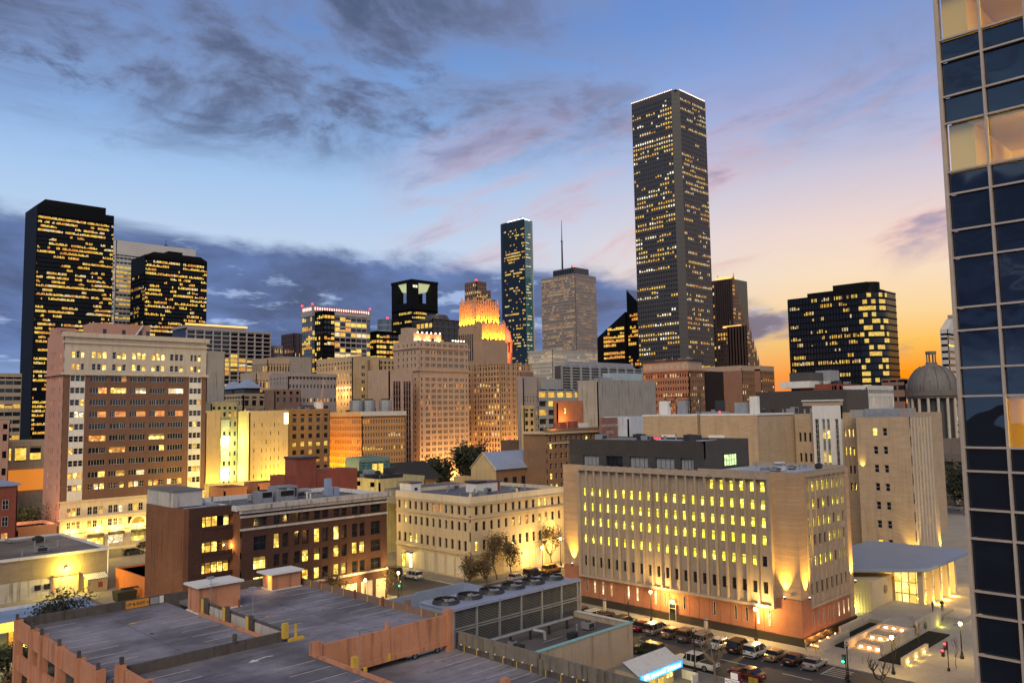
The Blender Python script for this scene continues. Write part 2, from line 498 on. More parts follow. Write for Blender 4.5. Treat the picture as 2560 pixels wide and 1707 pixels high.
def clutter(root, x0, y0, x1, y1, z, n, seed, big=1.0):
    """rooftop vents, units, ducts and pipes"""
    r = random.Random(seed)
    for k in range(n):
        x = r.uniform(x0, x1); y = r.uniform(y0, y1); t = r.random()
        if t < .34:
            m = MB(); h = r.uniform(.5, 1.1)*big; q = r.uniform(.12, .22)*big; m.cyl((x, y), q, z, z+h, 8, STEEL_R); m.cyl((x, y), q*1.7, z+h, z+h+.14, 8, STEEL_R, q*.6); m.build('roof_vent', root)
        elif t < .70:
            w_, d_, h = r.uniform(.9, 2.2)*big, r.uniform(.8, 1.6)*big, r.uniform(.7, 1.3)*big
            m = MB(); m.box(x, y, z+.18, x+w_, y+d_, z+h, STEEL_R if r.random() < .6 else FRAME_D); m.box(x+.1, y+.1, z, x+w_-.1, y+d_-.1, z+.18, FRAME_D); m.box(x+.15*w_, y-.015, z+.3, x+.85*w_, y, z+h*.85, FRAME_D); m.cyl((x+w_/2, y+d_/2), min(w_, d_)*.36, z+h, z+h+.08, 12, FRAME_D); m.build('roof_unit', root)
        elif t < .86:
            L_ = r.uniform(2, 5)*big; m = MB()
            if r.random() < .5: m.box(x, y, z+.25, min(x+L_, x1), y+.45*big, z+.7, STEEL_R)
            else: m.box(x, y, z+.25, x+.45*big, min(y+L_, y1), z+.7, STEEL_R)
            m.build('duct', root)
        else:
            L_ = r.uniform(2, 6)*big; m = MB(); m.tube((x, y, z+.2), (min(x+L_, x1), y, z+.2), .07*big, 6, STEEL_R); m.build('roof_pipe', root)
STEEL_R = mat_plain('galvanised_roof', (.30, .31, .33), .5, .3)

# ---------------------------------------------------------------- ground, streets, pavements
ASPH = mat_wall('asphalt', (.075, .072, .078), .8, .35, .12, .0, 1.2, .15)
CONC = mat_wall('concrete_pavement', (.34, .32, .29), .85, .22, .25, .0, 2.0, .1)
CONC_D = mat_wall('concrete_dark', (.20, .19, .18), .85, .25, .25, .1, 2.0)
KERB = mat_wall('kerb_stone', (.36, .34, .31), .8, .15, .5, .0)
PAINT_W = mat_wall('road_paint', (.62, .60, .55), .7, .35, 1.2, .0, 3.0)
CITY = mat_wall('city_ground', (.10, .095, .09), .9, .3, .03, .0, .3)

g = MB(); g.box(-1500, -1500, -2, 9000, 9000, 0, CITY); struct('ground', g)
def slab(name, x0, y0, x1, y1, z0, z1, m): return struct(name, MB().box(x0, y0, z0, x1, y1, z1, m))
slab('road', 93.2, -60, 107.2, 330, .0, .006, ASPH)
slab('road', 107.2, 103.8, 330, 121.2, .0, .006, ASPH)
slab('road', 20, 105.5, 93.2, 120, .0, .006, ASPH)
slab('road', 20, 212, 93.2, 227, .0, .006, ASPH)
slab('road', 107.2, -60, 330, 33, .0, .006, ASPH)
def block(x0, y0, x1, y1, m=CONC):
    o = struct('pavement', MB().box(x0+.16, y0+.16, 0, x1-.16, y1-.16, .13, m))
    k = MB(); k.box(x0, y0, 0, x1, y0+.155, .145, KERB); k.box(x0, y1-.155, 0, x1, y1, .145, KERB); k.box(x0, y0+.157, 0, x0+.155, y1-.157, .145, KERB); k.box(x1-.155, y0+.157, 0, x1, y1-.157, .145, KERB)
    k.build('kerb', o)
    return o
block(107.2, 33, 330, 103.8)                 # courthouse block
block(22, -60, 93.2, 105.5, CONC_D)          # garage block
block(22, 120, 93.2, 212, CONC_D)            # brick building block
block(107.2, 121.2, 330, 330, CONC_D)        # cream building block
block(22, 227, 107, 330, CONC_D)             # tall left building block

ROADM = bpy.data.objects['road']
def line(x0, y0, x1, y1, z=.0062, m=PAINT_W, parent=ROADM):
    return MB().box(x0, y0, z, x1, y1, z+.004, m).build('road_marking', parent)
for k in range(19):                          # parking bays along the courthouse kerb
    y = 98.4 - 2.74*k
    line(102.9, y-.06, 107.1, y+.06)
for y in (88, 74.5, 61, 52, 40, 28):         # lane line
    line(99.9, y-3.2, 100.05, y+.8)
for k in range(5):                           # hatching by the corner
    line(103.2+.75*k, 46.2, 103.34+.75*k, 49.2)
for k in range(6):
    line(93.9+2.2*k, 104.1, 95.1+2.2*k, 105.3)
for y in (140, 152, 164, 176, 190): line(100.0, y, 100.14, y+4)
for x in (112, 122, 132, 142, 152): line(x, 112.3, x+3.5, 112.45)

# ---------------------------------------------------------------- skyline towers
STONE_P = mat_wall('stone_pinkgrey', (.33, .28, .27), .85, .18, .12, .12, 2.0)
STONE_W = mat_wall('stone_white', (.60, .57, .54), .85, .12, .1, .08, 2.0)
BLACK = mat_wall('black_cladding', (.004, .004, .005), .6, .2, .2, .0, 1.0, spec=.15)
GRAN = mat_wall('grey_granite', (.060, .055, .055), .5, .15, .05, .0, 1.0, spec=.5)
GRAN_B = mat_wall('dark_granite', (.075, .048, .042), .5, .2, .05, .0, 1.0)
TAN = mat_wall('tan_stone', (.42, .33, .24), .85, .2, .15, .2, 2.0)
BEIGE = mat_wall('beige_brick', (.46, .35, .22), .88, .2, .2, .22, 2.0)
BROWN = mat_wall('brown_stone', (.22, .14, .11), .85, .2, .15, .2, 2.0)
CONCG = mat_wall('concrete_grid', (.42, .38, .37), .85, .15, .1, .1, 2.0)
GREYP = mat_wall('grey_panel', (.30, .31, .33), .6, .15, .1, .15, 1.5)
PURP = mat_wall('plum_granite', (.075, .055, .07), .6, .2, .1, .0, 2.0)
ROOF_G = mat_wall('roof_gravel', (.16, .15, .155), .9, .35, .2, .0, 2.0)
ROOF_B = mat_wall('roof_metal_blue', (.30, .36, .52), .5, .15, .2, .1, 2.0, metal=.2)
RED_L = mat_plain('beacon_red', (.3, .01, .01), .4, emit=(1, .03, .05), es=2.2)
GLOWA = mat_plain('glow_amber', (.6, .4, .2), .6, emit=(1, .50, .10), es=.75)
BULB = mat_plain('bulb_warm', (.8, .6, .4), .4, emit=(1, .62, .25), es=3.0)
BULB_W = mat_plain('bulb_white', (.8, .8, .8), .4, emit=(1, .86, .66), es=3.5)
TEAL = mat_glass('glass_teal', (.06, .20, .22), .12, .9)
BLUEG = mat_glass('glass_steel_blue', (.10, .14, .20), .15, .8)

def face(b, F, n, nf, z0, z1, pf, sf, p, mat, d=.5, run=.6, seed=1, u0=None, u1=None, ends=0.0, pick=None, si=.06, vary=.25, glow=None, smat=None, pl=None):
    """lattice face with n bays and nf storeys between z0 and z1; solid wall elsewhere"""
    pl = (b.x0 if F == 'L' else b.y0) if pl is None else pl
    a0 = (b.y0 if F == 'L' else b.x0) if u0 is None else u0
    a1 = (b.y1 if F == 'L' else b.x1) if u1 is None else u1
    piers = even(n, a0+ends, a1-ends, pf)
    if ends: piers += [(a0, a0+ends), (a1-ends, a1)]
    if pf <= 0: piers = [(a0, a0+max(ends, .3)), (a1-max(ends, .3), a1)]
    w = (z1-z0)/nf
    spans = [(z0 + w*i - w*sf/2, z0 + w*i + w*sf/2) for i in range(0, nf+1)]
    if z0 > b.z0 + .1: spans.append((b.z0, z0))
    if z1 < b.z1 - .1: spans.append((z1, b.z1))
    lat(b.wall, F, pl, d, piers, b.z0, b.z1, spans, a0, a1, mat, si, smat)
    w2 = (a1-a0-2*ends)/n
    cols = [(a0+ends+w2*i + w2*max(pf, .04)/2, a0+ends+w2*(i+1) - w2*max(pf, .04)/2) for i in range(n)]
    rows = [(z0 + w*i + w*sf/2, z0 + w*(i+1) - w*sf/2) for i in range(nf)]
    G = litgrid(nf, n, p, run, seed, vary)
    if glow: G = [[glow(i, j) if glow(i, j) is not None else G[i][j] for j in range(n)] for i in range(nf)]
    panes(b.lit, F, pl+d-.04, cols, rows, G, seed, pick)
    return cols, rows

def beacon(root, x, y, z, r=.8):
    m = MB(); m.cyl((x, y), r*.3, z, z+r, 6, FRAME_D); m.ball((x, y, z+r*1.5), r, RED_L, 8); m.build('beacon', root)

# tall black tower at the left
b = Bld('black_tower', 'tallest black tower of the cluster with chamfered top and ribbons of yellow windows', 191, 756, 252, 792, 213)
b.core(GLASS_BLUE, .6)
b.wall.box(190.9, 756, 0, 191.7, 792.2, 213, BLACK)
face(b, 'R', 64, 54, 10, 205, .16, .46, .50, BLACK, .6, .74, 11, si=.02, vary=.24)
t = MB(); t.prism([(191, 756), (245, 756), (245, 792), (191, 792)], 213, 219, BLACK, top=[(197, 757), (245, 756), (245, 792), (197, 792)]); b.part('roof_crown', t)
beacon(b.root, 212, 770, 219, 1.0); b.done()

b = Bld('white_tower', 'white slab tower with lit strip windows rising behind the black towers', 290, 862, 372, 900, 214)
b.core(GLASS, .6)
face(b, 'R', 9, 40, 10, 198, .10, .55, .72, STONE_W, .6, .8, 12, u1=325)
b.wall.box(325, 862, 0, 372, 862.7, 214, STONE_W)
face(b, 'L', 3, 40, 10, 198, .5, .62, .15, STONE_W, .6, .5, 13)
b.box('roof', 290.5, 862.7, 213.5, 371.5, 899, 214.3, ROOF_G); m = MB(); m.cyl((343, 870), 1.6, 214.3, 217, 10, FRAME_D); m.tube((343, 870, 217), (343, 870, 222), .3, 6, FRAME_D); b.part('antenna', m); b.done()

b = Bld('black_tower', 'shorter black tower with chamfered corner and many yellow windows', 295, 797, 356, 834, 190)
b.core(GLASS_BLUE, .6)
face(b, 'R', 40, 42, 20, 186, .18, .44, .54, BLACK, .6, .70, 14, vary=.22)
face(b, 'L', 12, 40, 20, 172, .16, .35, .14, BLACK, .6, .5, 15)
t = MB(); t.prism([(296, 798), (356, 797.5), (356, 834), (296, 834)], 190, 194, BLACK, top=[(304, 800), (350, 799), (350, 830), (304, 830)]); t.box(318, 800, 194, 332, 812, 196.5, BLACK); b.part('roof_crown', t); b.done()

b = Bld('concrete_office', 'concrete office block with deep square grid and glowing roof cove', 241, 571, 306, 600, 97)
b.core(GLASS, 1.6)
face(b, 'R', 10, 28, 6, 95.5, .10, .22, .38, CONCG, 1.6, .7, 16, si=.1, vary=.3, glow=lambda i, j: False if i > 22 else None)
m = MB(); m.box(241, 574, 97, 287, 596, 99.2, STONE_P); m.build('penthouse', b.root)
m = MB(); m.box(241, 573.6, 99.2, 288, 574, 100.4, GLOWA); m.build('cove_light', b.root, label='glowing strip of cove light along the roof edge')
b.done()

b = Bld('striped_tower', 'small grey tower with close vertical ribs behind the concrete office', 308, 582, 322, 600, 88)
b.core(GLASS, .5); face(b, 'R', 12, 22, 5, 86, .5, .1, .08, STONE_P, .5, .4, 17); b.done()
b = Bld('plum_tower', 'dark plum granite tower with faint ribs', 346.5, 608, 361, 629, 101)
b.core(GLASS, .5); face(b, 'L', 8, 26, 5, 100, .45, .2, .04, PURP, .5, .8, 18); face(b, 'R', 4, 26, 5, 100, .8, .2, .0, PURP, .5, .6, 19); b.roof(ROOF_G, .8, PURP); b.done()

# blue glass building with the raised frame
b = Bld('blue_glass_tower', 'steel blue glass building framing a darker gridded block, red beacons on top', 308, 515, 358, 529, 112)
b.core(BLUEG, .3)
for F, n in (('R', 16), ('L', 5)):
    face(b, F, n, 30, 4, 104, .04, .06, .22, BLUEG, .3, .6, 20 if F == 'R' else 21)
m = MB(); m.box(307.6, 514.4, 104.5, 358.4, 529.4, 112, GREYP); m.build('crown_frame', b.root)
m = MB()
for k in range(24): m.box(309.6+2*k, 514.3, 109, 310.5+2*k, 514.38, 111, mat_plain('crown_light', (1, .6, .6), .5, emit=(1, .35, .30), es=1.4) if k == 0 else m.mats[0])
for k in range(6): m.box(307.5, 515.6+2.1*k, 108.6, 307.58, 516.7+2.1*k, 110.8, m.mats[0])
m.build('crown_lights', b.root, 'stuff')
for x, y in ((308, 529), (308.3, 515.3), (358, 515.3)): beacon(b.root, x, y, 112, .8)
b.done()
b = Bld('gridded_office', 'dark glass office with pale pink window grid standing before the blue frame', 309.5, 502, 346, 514, 107)
b.core(GLASS, .5)
face(b, 'R', 3, 27, 3, 105, .06, .42, .45, BLACK, .5, .5, 22, u1=318.5, vary=.3)
face(b, 'R', 6, 27, 3, 104, .05, .30, .45, CONCG, .5, .5, 23, u0=318.5, vary=.35, glow=lambda i, j: (j > 3) if i < 8 and j > 1 else None, pick=lambda i, j, r: LIT_O if i < 11 and r.random() < .6 else r.choice(LIT_SET))
face(b, 'L', 5, 27, 3, 105, .05, .4, .4, BLACK, .5, .5, 24)
b.roof(ROOF_G, .5, BLACK); b.done()

b = Bld('dark_office', 'low black office with bands of yellow windows beside the gridded block', 375, 531, 404, 545, 99)
b.core(GLASS, .4); face(b, 'R', 9, 22, 5, 97, .06, .45, .72, BLACK, .4, .7, 25); face(b, 'L', 6, 22, 5, 97, .06, .45, .7, BLACK, .4, .7, 26); b.done()
b = Bld('round_glass_tower', 'small round pale glass tower with a red beacon', 526, 730, 542, 746, 137)
m = MB(); m.cyl((534, 738), 9.5, 0, 137, 24, BLUEG); m.build('wall', b.root, smooth=False)
m = MB()
for z in (96, 112, 118, 124, 130): m.cyl((534, 738), 9.7, z, z+1.0, 24, GREYP)
m.cyl((534, 738), 9.72, 113.2, 115.6, 24, LIT[0]); m.build('window_bands', b.root, 'stuff')
beacon(b.root, 534, 735, 137, 1.2); b.box('podium', 505, 742, 0, 560, 760, 106, GREYP); b.done()

# tower with open crown
b = Bld('crown_tower', 'black tower with open lit crown of four square corner piers', 489, 633, 522, 666, 138)
b.core(GLASS, .5)
face(b, 'R', 14, 30, 6, 134, .08, .50, .55, BLACK, .5, .65, 27, vary=.3); face(b, 'L', 14, 30, 6, 134, .08, .50, .42, BLACK, .5, .65, 28, vary=.3)
m = MB()
for x, y in ((489, 633), (513.5, 633), (489, 657.5), (513.5, 657.5)): m.box(x, y, 138, x+8.5, y+8.5, 162, BLACK)
m.box(488.6, 632.6, 162, 522.4, 666.4, 165, BLACK); m.box(489.1, 633.1, 138, 521.9, 665.9, 142, BLACK); m.build('crown', b.root)
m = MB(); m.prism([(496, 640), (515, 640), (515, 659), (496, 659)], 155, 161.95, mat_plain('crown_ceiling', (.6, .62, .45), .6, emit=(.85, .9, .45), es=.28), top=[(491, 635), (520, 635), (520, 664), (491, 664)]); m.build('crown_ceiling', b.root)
beacon(b.root, 505, 650, 165, .7)
for x, y in ((493, 632.94),): b.lit.quad((x-2.5, y, 157), (x-.2, y, 157), (x-.2, y, 159.5), (x-2.5, y, 159.5), LIT_W); b.lit.quad((x+.4, y, 157), (x+3, y, 157), (x+3, y, 159.5), (x+.4, y, 159.5), LIT_W)
b.done()

b = Bld('louvred_block', 'dark grey roof block with louvres behind the cream hotel', 340, 418, 380, 440, 96)
b.core(GLASS, .5); face(b, 'L', 5, 20, 4, 94, .12, .3, .12, GRAN, .5, .5, 29); face(b, 'R', 8, 22, 4, 95, .10, .3, .05, GRAN, .5, .5, 30); m = MB(); m.cyl((352, 428), 9, 96, 99.5, 18, GRAN, 7); m.build('roof_drum', b.root); b.done()

# stepped postmodern tower behind the orange crown
b = Bld('stepped_tower', 'brown stepped tower with red beacon behind the orange lit crown', 605, 666, 620, 686, 179)
b.core(GLASS, .5)
face(b, 'R', 6, 40, 10, 177, .4, .35, .45, BROWN, .5, .5, 31); face(b, 'L', 6, 40, 10, 177, .45, .35, .12, BROWN, .5, .5, 32)
for k, (xa, xb, zt) in enumerate(((620, 627, 170), (627, 634, 160), (634, 641, 149))):
    c = MB(); c.box(xa, 667, 0, xb, 685, zt, GLASS)
    lat(c, 'R', 666.4, .6, even(3, xa, xb, .4), 0, zt, [(10+4.2*i, 11.5+4.2*i) for i in range(int((zt-10)/4.2))], xa, xb, BROWN, .05)
    panes(b.lit, 'R', 666.9, gaps(even(3, xa, xb, .4), xa, xb), [(11.5+4.2*i, 14.2+4.2*i) for i in range(int((zt-14)/4.2))], litgrid(40, 3, .55, .5, 33+k), 33+k, lambda i, j, r: LIT[3])
    c.build('setback', b.root)
beacon(b.root, 610, 672, 179, 1.3); b.done()

# twin-quarter-circle glass tower
b = Bld('curved_glass_tower', 'very tall dark glass tower with teal curved flank', 801, 781, 850, 833, 300)
pts = [(801.7, 781.5), (812, 781.8)] + [(812 + 16*math.sin(t*.157), 797.8 - 16*math.cos(t*.157)) for t in range(1, 10)] + [(828, 833)] + [(815, 842), (801.7, 838)]
m = MB(); m.prism(pts[:-2] + [(808, 833), (806, 800)], 0, 300, TEAL); m.build('glass_flank', b.root, label='teal curved glass flank')
m = MB(); lp = [(801.2, 781.2), (801.2, 824)] + [(801.2+10*(1-math.cos(t*.2)), 824+12*math.sin(t*.2)) for t in range(1, 8)] + [(814, 790)]
m.prism(list(reversed(lp)), 0, 301.5, mat_glass('glass_black_tower', (.008, .014, .016), .12, .6)); m.build('wall', b.root)
G = litgrid(70, 30, .26, .55, 41, .22)
panes(b.lit, 'L', 801.05, [(782+1.45*i, 783.15+1.45*i) for i in range(28)], [(12+4.1*i, 14.2+4.1*i) for i in range(68)], G, 41)
G = litgrid(70, 8, .22, .6, 42, .2)
panes(b.lit, 'R', 781.0, [(803+1.2*i, 804+1.2*i) for i in range(8)], [(12+4.1*i, 14.0+4.1*i) for i in range(66)], G, 42, lambda i, j, r: LIT[3])
m = MB()
for i in range(70): m.box(801.5, 781.28, 11+4.1*i, 812, 781.42, 11.5+4.1*i, mat_plain('teal_band', (.10, .25, .26), .4) if i == 0 else m.mats[0])
m.build('floor_bands', b.root, 'stuff')
m = MB()
for k in range(9): m.tube((805+k*2.2, 795, 301), (805+k*2.2, 795, 305+(k % 3)*1.5), .25, 5, FRAME_D)
m.build('roof_masts', b.root)
m = MB(); m.box(802, 781.3, 300, 812, 781.6, 300.7, BULB_W); m.box(801.0, 782, 301.5, 801.4, 815, 302, BULB_W); m.build('roof_edge_lights', b.root); b.done()

# gridded concrete tower with antenna
b = Bld('antenna_tower', 'tan gridded concrete tower topped by a tall antenna mast', 820, 707, 864, 769, 216)
b.core(GLASS, .6)
face(b, 'R', 34, 50, 8, 214, .40, .36, .34, STONE_P, .6, .62, 43, vary=.2, pick=lambda i, j, r: r.choice([LIT[1], LIT[1], LIT[2], LIT[3]]), glow=lambda i, j: None if i > 32 else None)
face(b, 'L', 46, 50, 8, 214, .40, .36, .36, STONE_P, .6, .62, 44, vary=.25, pick=lambda i, j, r: r.choice([LIT[1], LIT[1], LIT[2], LIT[3]]))
m = MB(); m.box(826, 713, 216, 856, 752, 226, GRAN)
for k in range(9): m.box(825.9, 715+4.2*k, 219, 826.1, 717.6+4.2*k, 224, GLASS)
m.build('penthouse', b.root)
m = MB(); m.tube((838, 745, 226), (838, 745, 268), 1.3, 8, FRAME_D, 1.0); m.tube((838, 745, 268), (838, 745, 298), .7, 8, FRAME_D, .25); m.tube((835.5, 745, 268), (840.5, 745, 268), .5, 6, FRAME_D)
for k in range(7): m.tube((830+3*k, 720+k*3, 226), (830+3*k, 720+k*3, 231), .15, 5, FRAME_D)
m.build('antenna_mast', b.root); beacon(b.root, 827, 714, 226, 1.0)
b.box('roof', 821, 708, 215.5, 863, 768, 216.2, ROOF_G); b.done()
b = Bld('gridded_podium', 'lower pale gridded office wing at the foot of the antenna tower', 664, 608, 742, 645, 101)
b.core(GLASS, .6)
face(b, 'R', 46, 17, 30, 100, .42, .34, .30, STONE_W, .6, .7, 45, vary=.3, pick=lambda i, j, r: LIT[0] if i == 12 else r.choice([LIT[1], LIT[2], LIT[3]])); face(b, 'L', 24, 17, 30, 100, .42, .34, .26, STONE_W, .6, .7, 46, vary=.3)
b.roof(ROOF_G, .4, STONE_W); b.done()

# slanted black twin
b = Bld('slanted_tower', 'black glass tower with steeply slanted roof and amber windows', 637, 484, 672, 522, 112)
m = MB(); k = MB()
def wedge(mb, x0, x1, ya, yb, za, zb, mat):
    v = len(mb.v); i = mb.mi(mat)
    mb.v += [(x0, ya, 0), (x1, ya, 0), (x1, yb, 0), (x0, yb, 0), (x0, ya, za), (x1, ya, za), (x1, yb, zb), (x0, yb, zb)]
    mb.f += [(v, v+3, v+2, v+1), (v+4, v+5, v+6, v+7), (v, v+1, v+5, v+4), (v+1, v+2, v+6, v+5), (v+2, v+3, v+7, v+6), (v+3, v, v+4, v+7)]; mb.m += [i]*6
wedge(m, 637.5, 672, 486, 522, 129, 106, BLACK); m.build('wall', b.root)
wedge(k, 640.0, 668, 466, 485.8, 131, 151, BLACK); k.quad((639.6, 466, 131.2), (668, 466, 131.2), (668, 486, 151.3), (639.6, 486, 151.3), ROOF_B)
k.build('second_shaft', b.root)
G = litgrid(26, 10, .62, .7, 47, .3)
panes(b.lit, 'L', 637.4, [(488+2.6*i, 490.3+2.6*i) for i in range(10)], [(20+4.0*i, 22.6+4.0*i) for i in range(24)], G, 47, lambda i, j, r: r.choice([LIT[1], LIT[0], LIT[2]]))
panes(b.lit, 'L', 639.9, [(468.4+2.4*i, 470.4+2.4*i) for i in range(7)], [(20+4.0*i, 22.6+4.0*i) for i in range(27)], litgrid(27, 7, .45, .5, 48), 48, lambda i, j, r: r.choice([LIT[1], LIT[2]]))
panes(b.lit, 'R', 465.9, [(640.5+2.4*i, 642.5+2.4*i) for i in range(7)], [(20+4.0*i, 22.6+4.0*i) for i in range(27)], litgrid(27, 7, .4, .6, 49), 49, lambda i, j, r: r.choice([LIT[1], LIT[2]]))
b.done()

# the tallest tower: grey granite with chamfered corner and lights on its roof edge
b = Bld('granite_tower', 'tallest grey granite tower with punched windows and a string of roof edge lights', 574, 377, 619, 424, 304)
ch = 5.0
m = MB(); m.prism([(574.25+ch, 377.25), (619, 377.25), (619, 424), (574.25, 424), (574.25, 377.25+ch)], 0, 304, GLASS); m.build('glass_core', b.root)
w = MB()
Lp = even(17, 382, 424, .42); nf = 72
rows = [(12+4.0*i, 13.9+4.0*i) for i in range(nf)]
sp = [(0, 12)] + [(13.9+4.0*i, 16+4.0*i) for i in range(nf-1)] + [(12+4.0*nf-2.1, 304)]
lat(w, 'L', 574, .3, Lp, 0, 304, sp, 382, 424, GRAN, .05)
Rp = even(17, 579, 619, .42)
lat(w, 'R', 377, .3, Rp, 0, 304, sp, 579, 619, GRAN, .05)
w.build('wall', b.root)
m = MB(); m.prism([(574.0, 382), (579, 377.0), (579.4, 377.4), (574.4, 382.4)], 0, 304, GRAN)
for i in range(75): m.prism([(573.93, 382), (579, 376.93), (579.05, 377), (574, 382.05)], 4*i+8, 4*i+8.2, FRAME_D)
m.build('corner_pier', b.root)
G = litgrid(nf, 17, .40, .62, 51, .28); panes(b.lit, 'L', 574.22, gaps(Lp, 382, 424), rows, G, 51, lambda i, j, r: r.choice([LIT[0], LIT[3], LIT[1], LIT[1], LIT_W]))
G = litgrid(nf, 17, .34, .58, 52, .28); panes(b.lit, 'R', 377.2, gaps(Rp, 579, 619), rows, G, 52, lambda i, j, r: r.choice([LIT[0], LIT[3], LIT[2], LIT[1], LIT[3]]))
m = MB()
for i in range(25): m.ball((574, 382+1.75*i, 304.5), .30, BULB, 6)
for i in range(23): m.ball((579+1.75*i, 377, 304.5), .30, BULB, 6)
m.build('roof_lights', b.root, 'stuff'); b.box('roof', 575, 378, 303.6, 618.5, 423.5, 304.2, ROOF_G); b.done()

# gothic stepped tower
b = Bld('gabled_tower', 'red granite tower with stepped gables beside the tallest tower', 778, 450, 812, 474, 172)
b.core(GLASS, .6)
def gothic(bb, x0, x1, y0, zt, n, step, seed, first=False):
    w = MB()
    for k in range(n):
        xa = x0 + k*step; xb = xa + step; h = zt - k*((zt-40)/(n+1.5))
        w.box(xa, y0+.4, 0, xb, y0+22, h-3, GRAN_B)
        lat(w, 'R', y0, .42, even(2, xa, xb, .35), 0, h, [(10+4.2*i, 11.6+4.2*i) for i in range(int((h-12)/4.2))] + [(h-5, h-1)], xa, xb, BROWN, .1)
        panes(bb.lit, 'R', y0+.35, gaps(even(2, xa, xb, .35), xa, xb), [(11.6+4.2*i, 14+4.2*i) for i in range(int((h-16)/4.2))], litgrid(60, 2, .35, .4, seed+k), seed+k, lambda i, j, r: r.choice([LIT[2], LIT[3], LIT[1]]))
        w.cyl((xb-.7, y0+.7), .6, h, h+5, 4, BROWN, .05); w.cyl((xb-.7, y0+20), .6, h, h+5, 4, BROWN, .05)
    w.build('gable', bb.root)
face(b, 'L', 9, 38, 8, 168, .4, .35, .18, GRAN_B, .3, .5, 60, pick=lambda i, j, r: r.choice([LIT[2], LIT[3], LIT[1]]))
gothic(b, 778, 830, 449, 174, 10, 5.0, 61)
c = MB(); c.box(779, 451, 172, 789, 470, 174.5, GLOWA); c.build('glow_gable_top', b.root, label='gable top with amber glow in its material')  # glow put into the material in place of light on the stone
b.done()
b = Bld('gabled_tower', 'nearer, lower red granite wing with stepped gables and an amber glowing top', 712, 398, 716, 430, 112)
b.core(GLASS, .3); face(b, 'L', 10, 24, 8, 108, .4, .35, .34, GRAN_B, .3, .6, 70, pick=lambda i, j, r: r.choice([LIT[2], LIT[3], LIT[1]]))
gothic(b, 712, 750, 397, 116, 7, 4.2, 81)
c = MB(); c.box(713, 405, 112, 716, 424, 114, GLOWA); c.build('glow_gable_top', b.root); b.done()

# rounded black office to the right
b = Bld('rounded_office', 'broad black office with rounded corner against the sunset', 482, 194, 512, 240, 100)
pts = [(482, 240), (482, 196)] + [(482+12*(1-math.cos(t*.196)), 196-12*math.sin(t*.196)+0) for t in range(1, 9)]
x2 = pts[-1][0]; y2 = pts[-1][1]
pts += [(x2+14, y2)] + [(x2+14, 240)]
m = MB(); m.prism([(p[0], p[1]) for p in pts], 0, 100, mat_glass('glass_navy', (.008, .010, .018), .2, .4)); m.build('wall', b.root)
fr = MB(); nf = 25
for i in range(nf+1):
    z = 4 + 3.84*i
    q = [(p[0] + (-.25 if p[0] < 483 else -.15), p[1] - (.25 if p[1] < 195 else .0)) for p in pts]
    fr.prism(q, z, z+1.0, BLACK, cap=True)
for j in range(24): fr.box(481.7, 196+1.9*j, 0, 482.0, 196.35+1.9*j, 100, BLACK)
fr.build('frame', b.root)
G = litgrid(nf, 34, .40, .55, 75, .22); panes(b.lit, 'L', 481.86, [(196.4+1.29*i, 197.3+1.29*i) for i in range(33)], [(5.3+3.84*i, 7.3+3.84*i) for i in range(nf)], G, 75, lambda i, j, r: r.choice([LIT[0], LIT[3], LIT[1], LIT[0]]))
for i in range(nf):
    for t in range(8):
        if random.Random(i*9+t).random() < .42:
            p, q = pts[1+t], pts[2+t]
            z = 5.1 + 3.84*i
            dx, dy = -.22, -.22
            b.lit.quad((p[0]+dx, p[1]+dy, z), (q[0]+dx, q[1]+dy, z), (q[0]+dx, q[1]+dy, z+2.4), (p[0]+dx, p[1]+dy, z+2.4), LIT[0])
m = MB(); m.box(484, 190, 100, 508, 228, 103.5, BLACK); m.box(487, 192, 103.5, 504, 213, 107, BLACK); m.cyl((494, 194), 6, 100, 107, 14, BLACK); m.build('roof_crown', b.root); b.done()

b = Bld('stepped_office', 'pale stepped office with ribbon windows at the sunset edge', 592, 182, 645, 187, 84)
b.core(GLASS, .5); face(b, 'L', 1, 17, 4, 80, .0, .62, .1, STONE_W, .5, .6, 77); face(b, 'R', 10, 17, 4, 80, .0, .62, .06, STONE_W, .5, .6, 78)
m = MB(); m.prism([(592, 182), (645, 182), (645, 187), (592, 187)], 84, 92, STONE_W, top=[(606, 183), (645, 183), (645, 187), (606, 187)]); m.box(608, 183, 92, 640, 186.6, 95, STONE_P); m.build('roof_crown', b.root); beacon(b.root, 615, 184, 95, .8); b.done()
b = Bld('brown_lowrise', 'long brown office against the orange horizon', 448, 160, 512, 172, 47)
b.core(GLASS, .4); face(b, 'L', 3, 4, 22, 46, .2, .6, .3, BROWN, .4, .5, 79); face(b, 'R', 16, 6, 8, 45, .12, .62, .35, BROWN, .4, .8, 80, pick=lambda i, j, r: LIT[2]); b.roof(ROOF_G, .6, BROWN); b.done()
b = Bld('pink_lowrise', 'small pink building on the orange horizon by the gabled tower', 525, 284, 545, 300, 44)
b.core(GLASS, .4); face(b, 'L', 8, 7, 4, 42, .5, .5, .0, mat_wall('pink_stucco', (.42, .26, .24)), .4, .5, 81); face(b, 'R', 8, 7, 4, 42, .5, .5, .0, bpy.data.materials['pink_stucco'], .4, .5, 82); b.done()
b = Bld('far_office', 'tan office with long lit ribbons at the far left edge', 84, 461, 112, 480, 56)
b.core(GLASS, .5); face(b, 'R', 8, 13, 4, 54, .05, .5, .5, TAN, .5, .75, 83, vary=.35); b.roof(ROOF_G, .8, TAN); b.done()

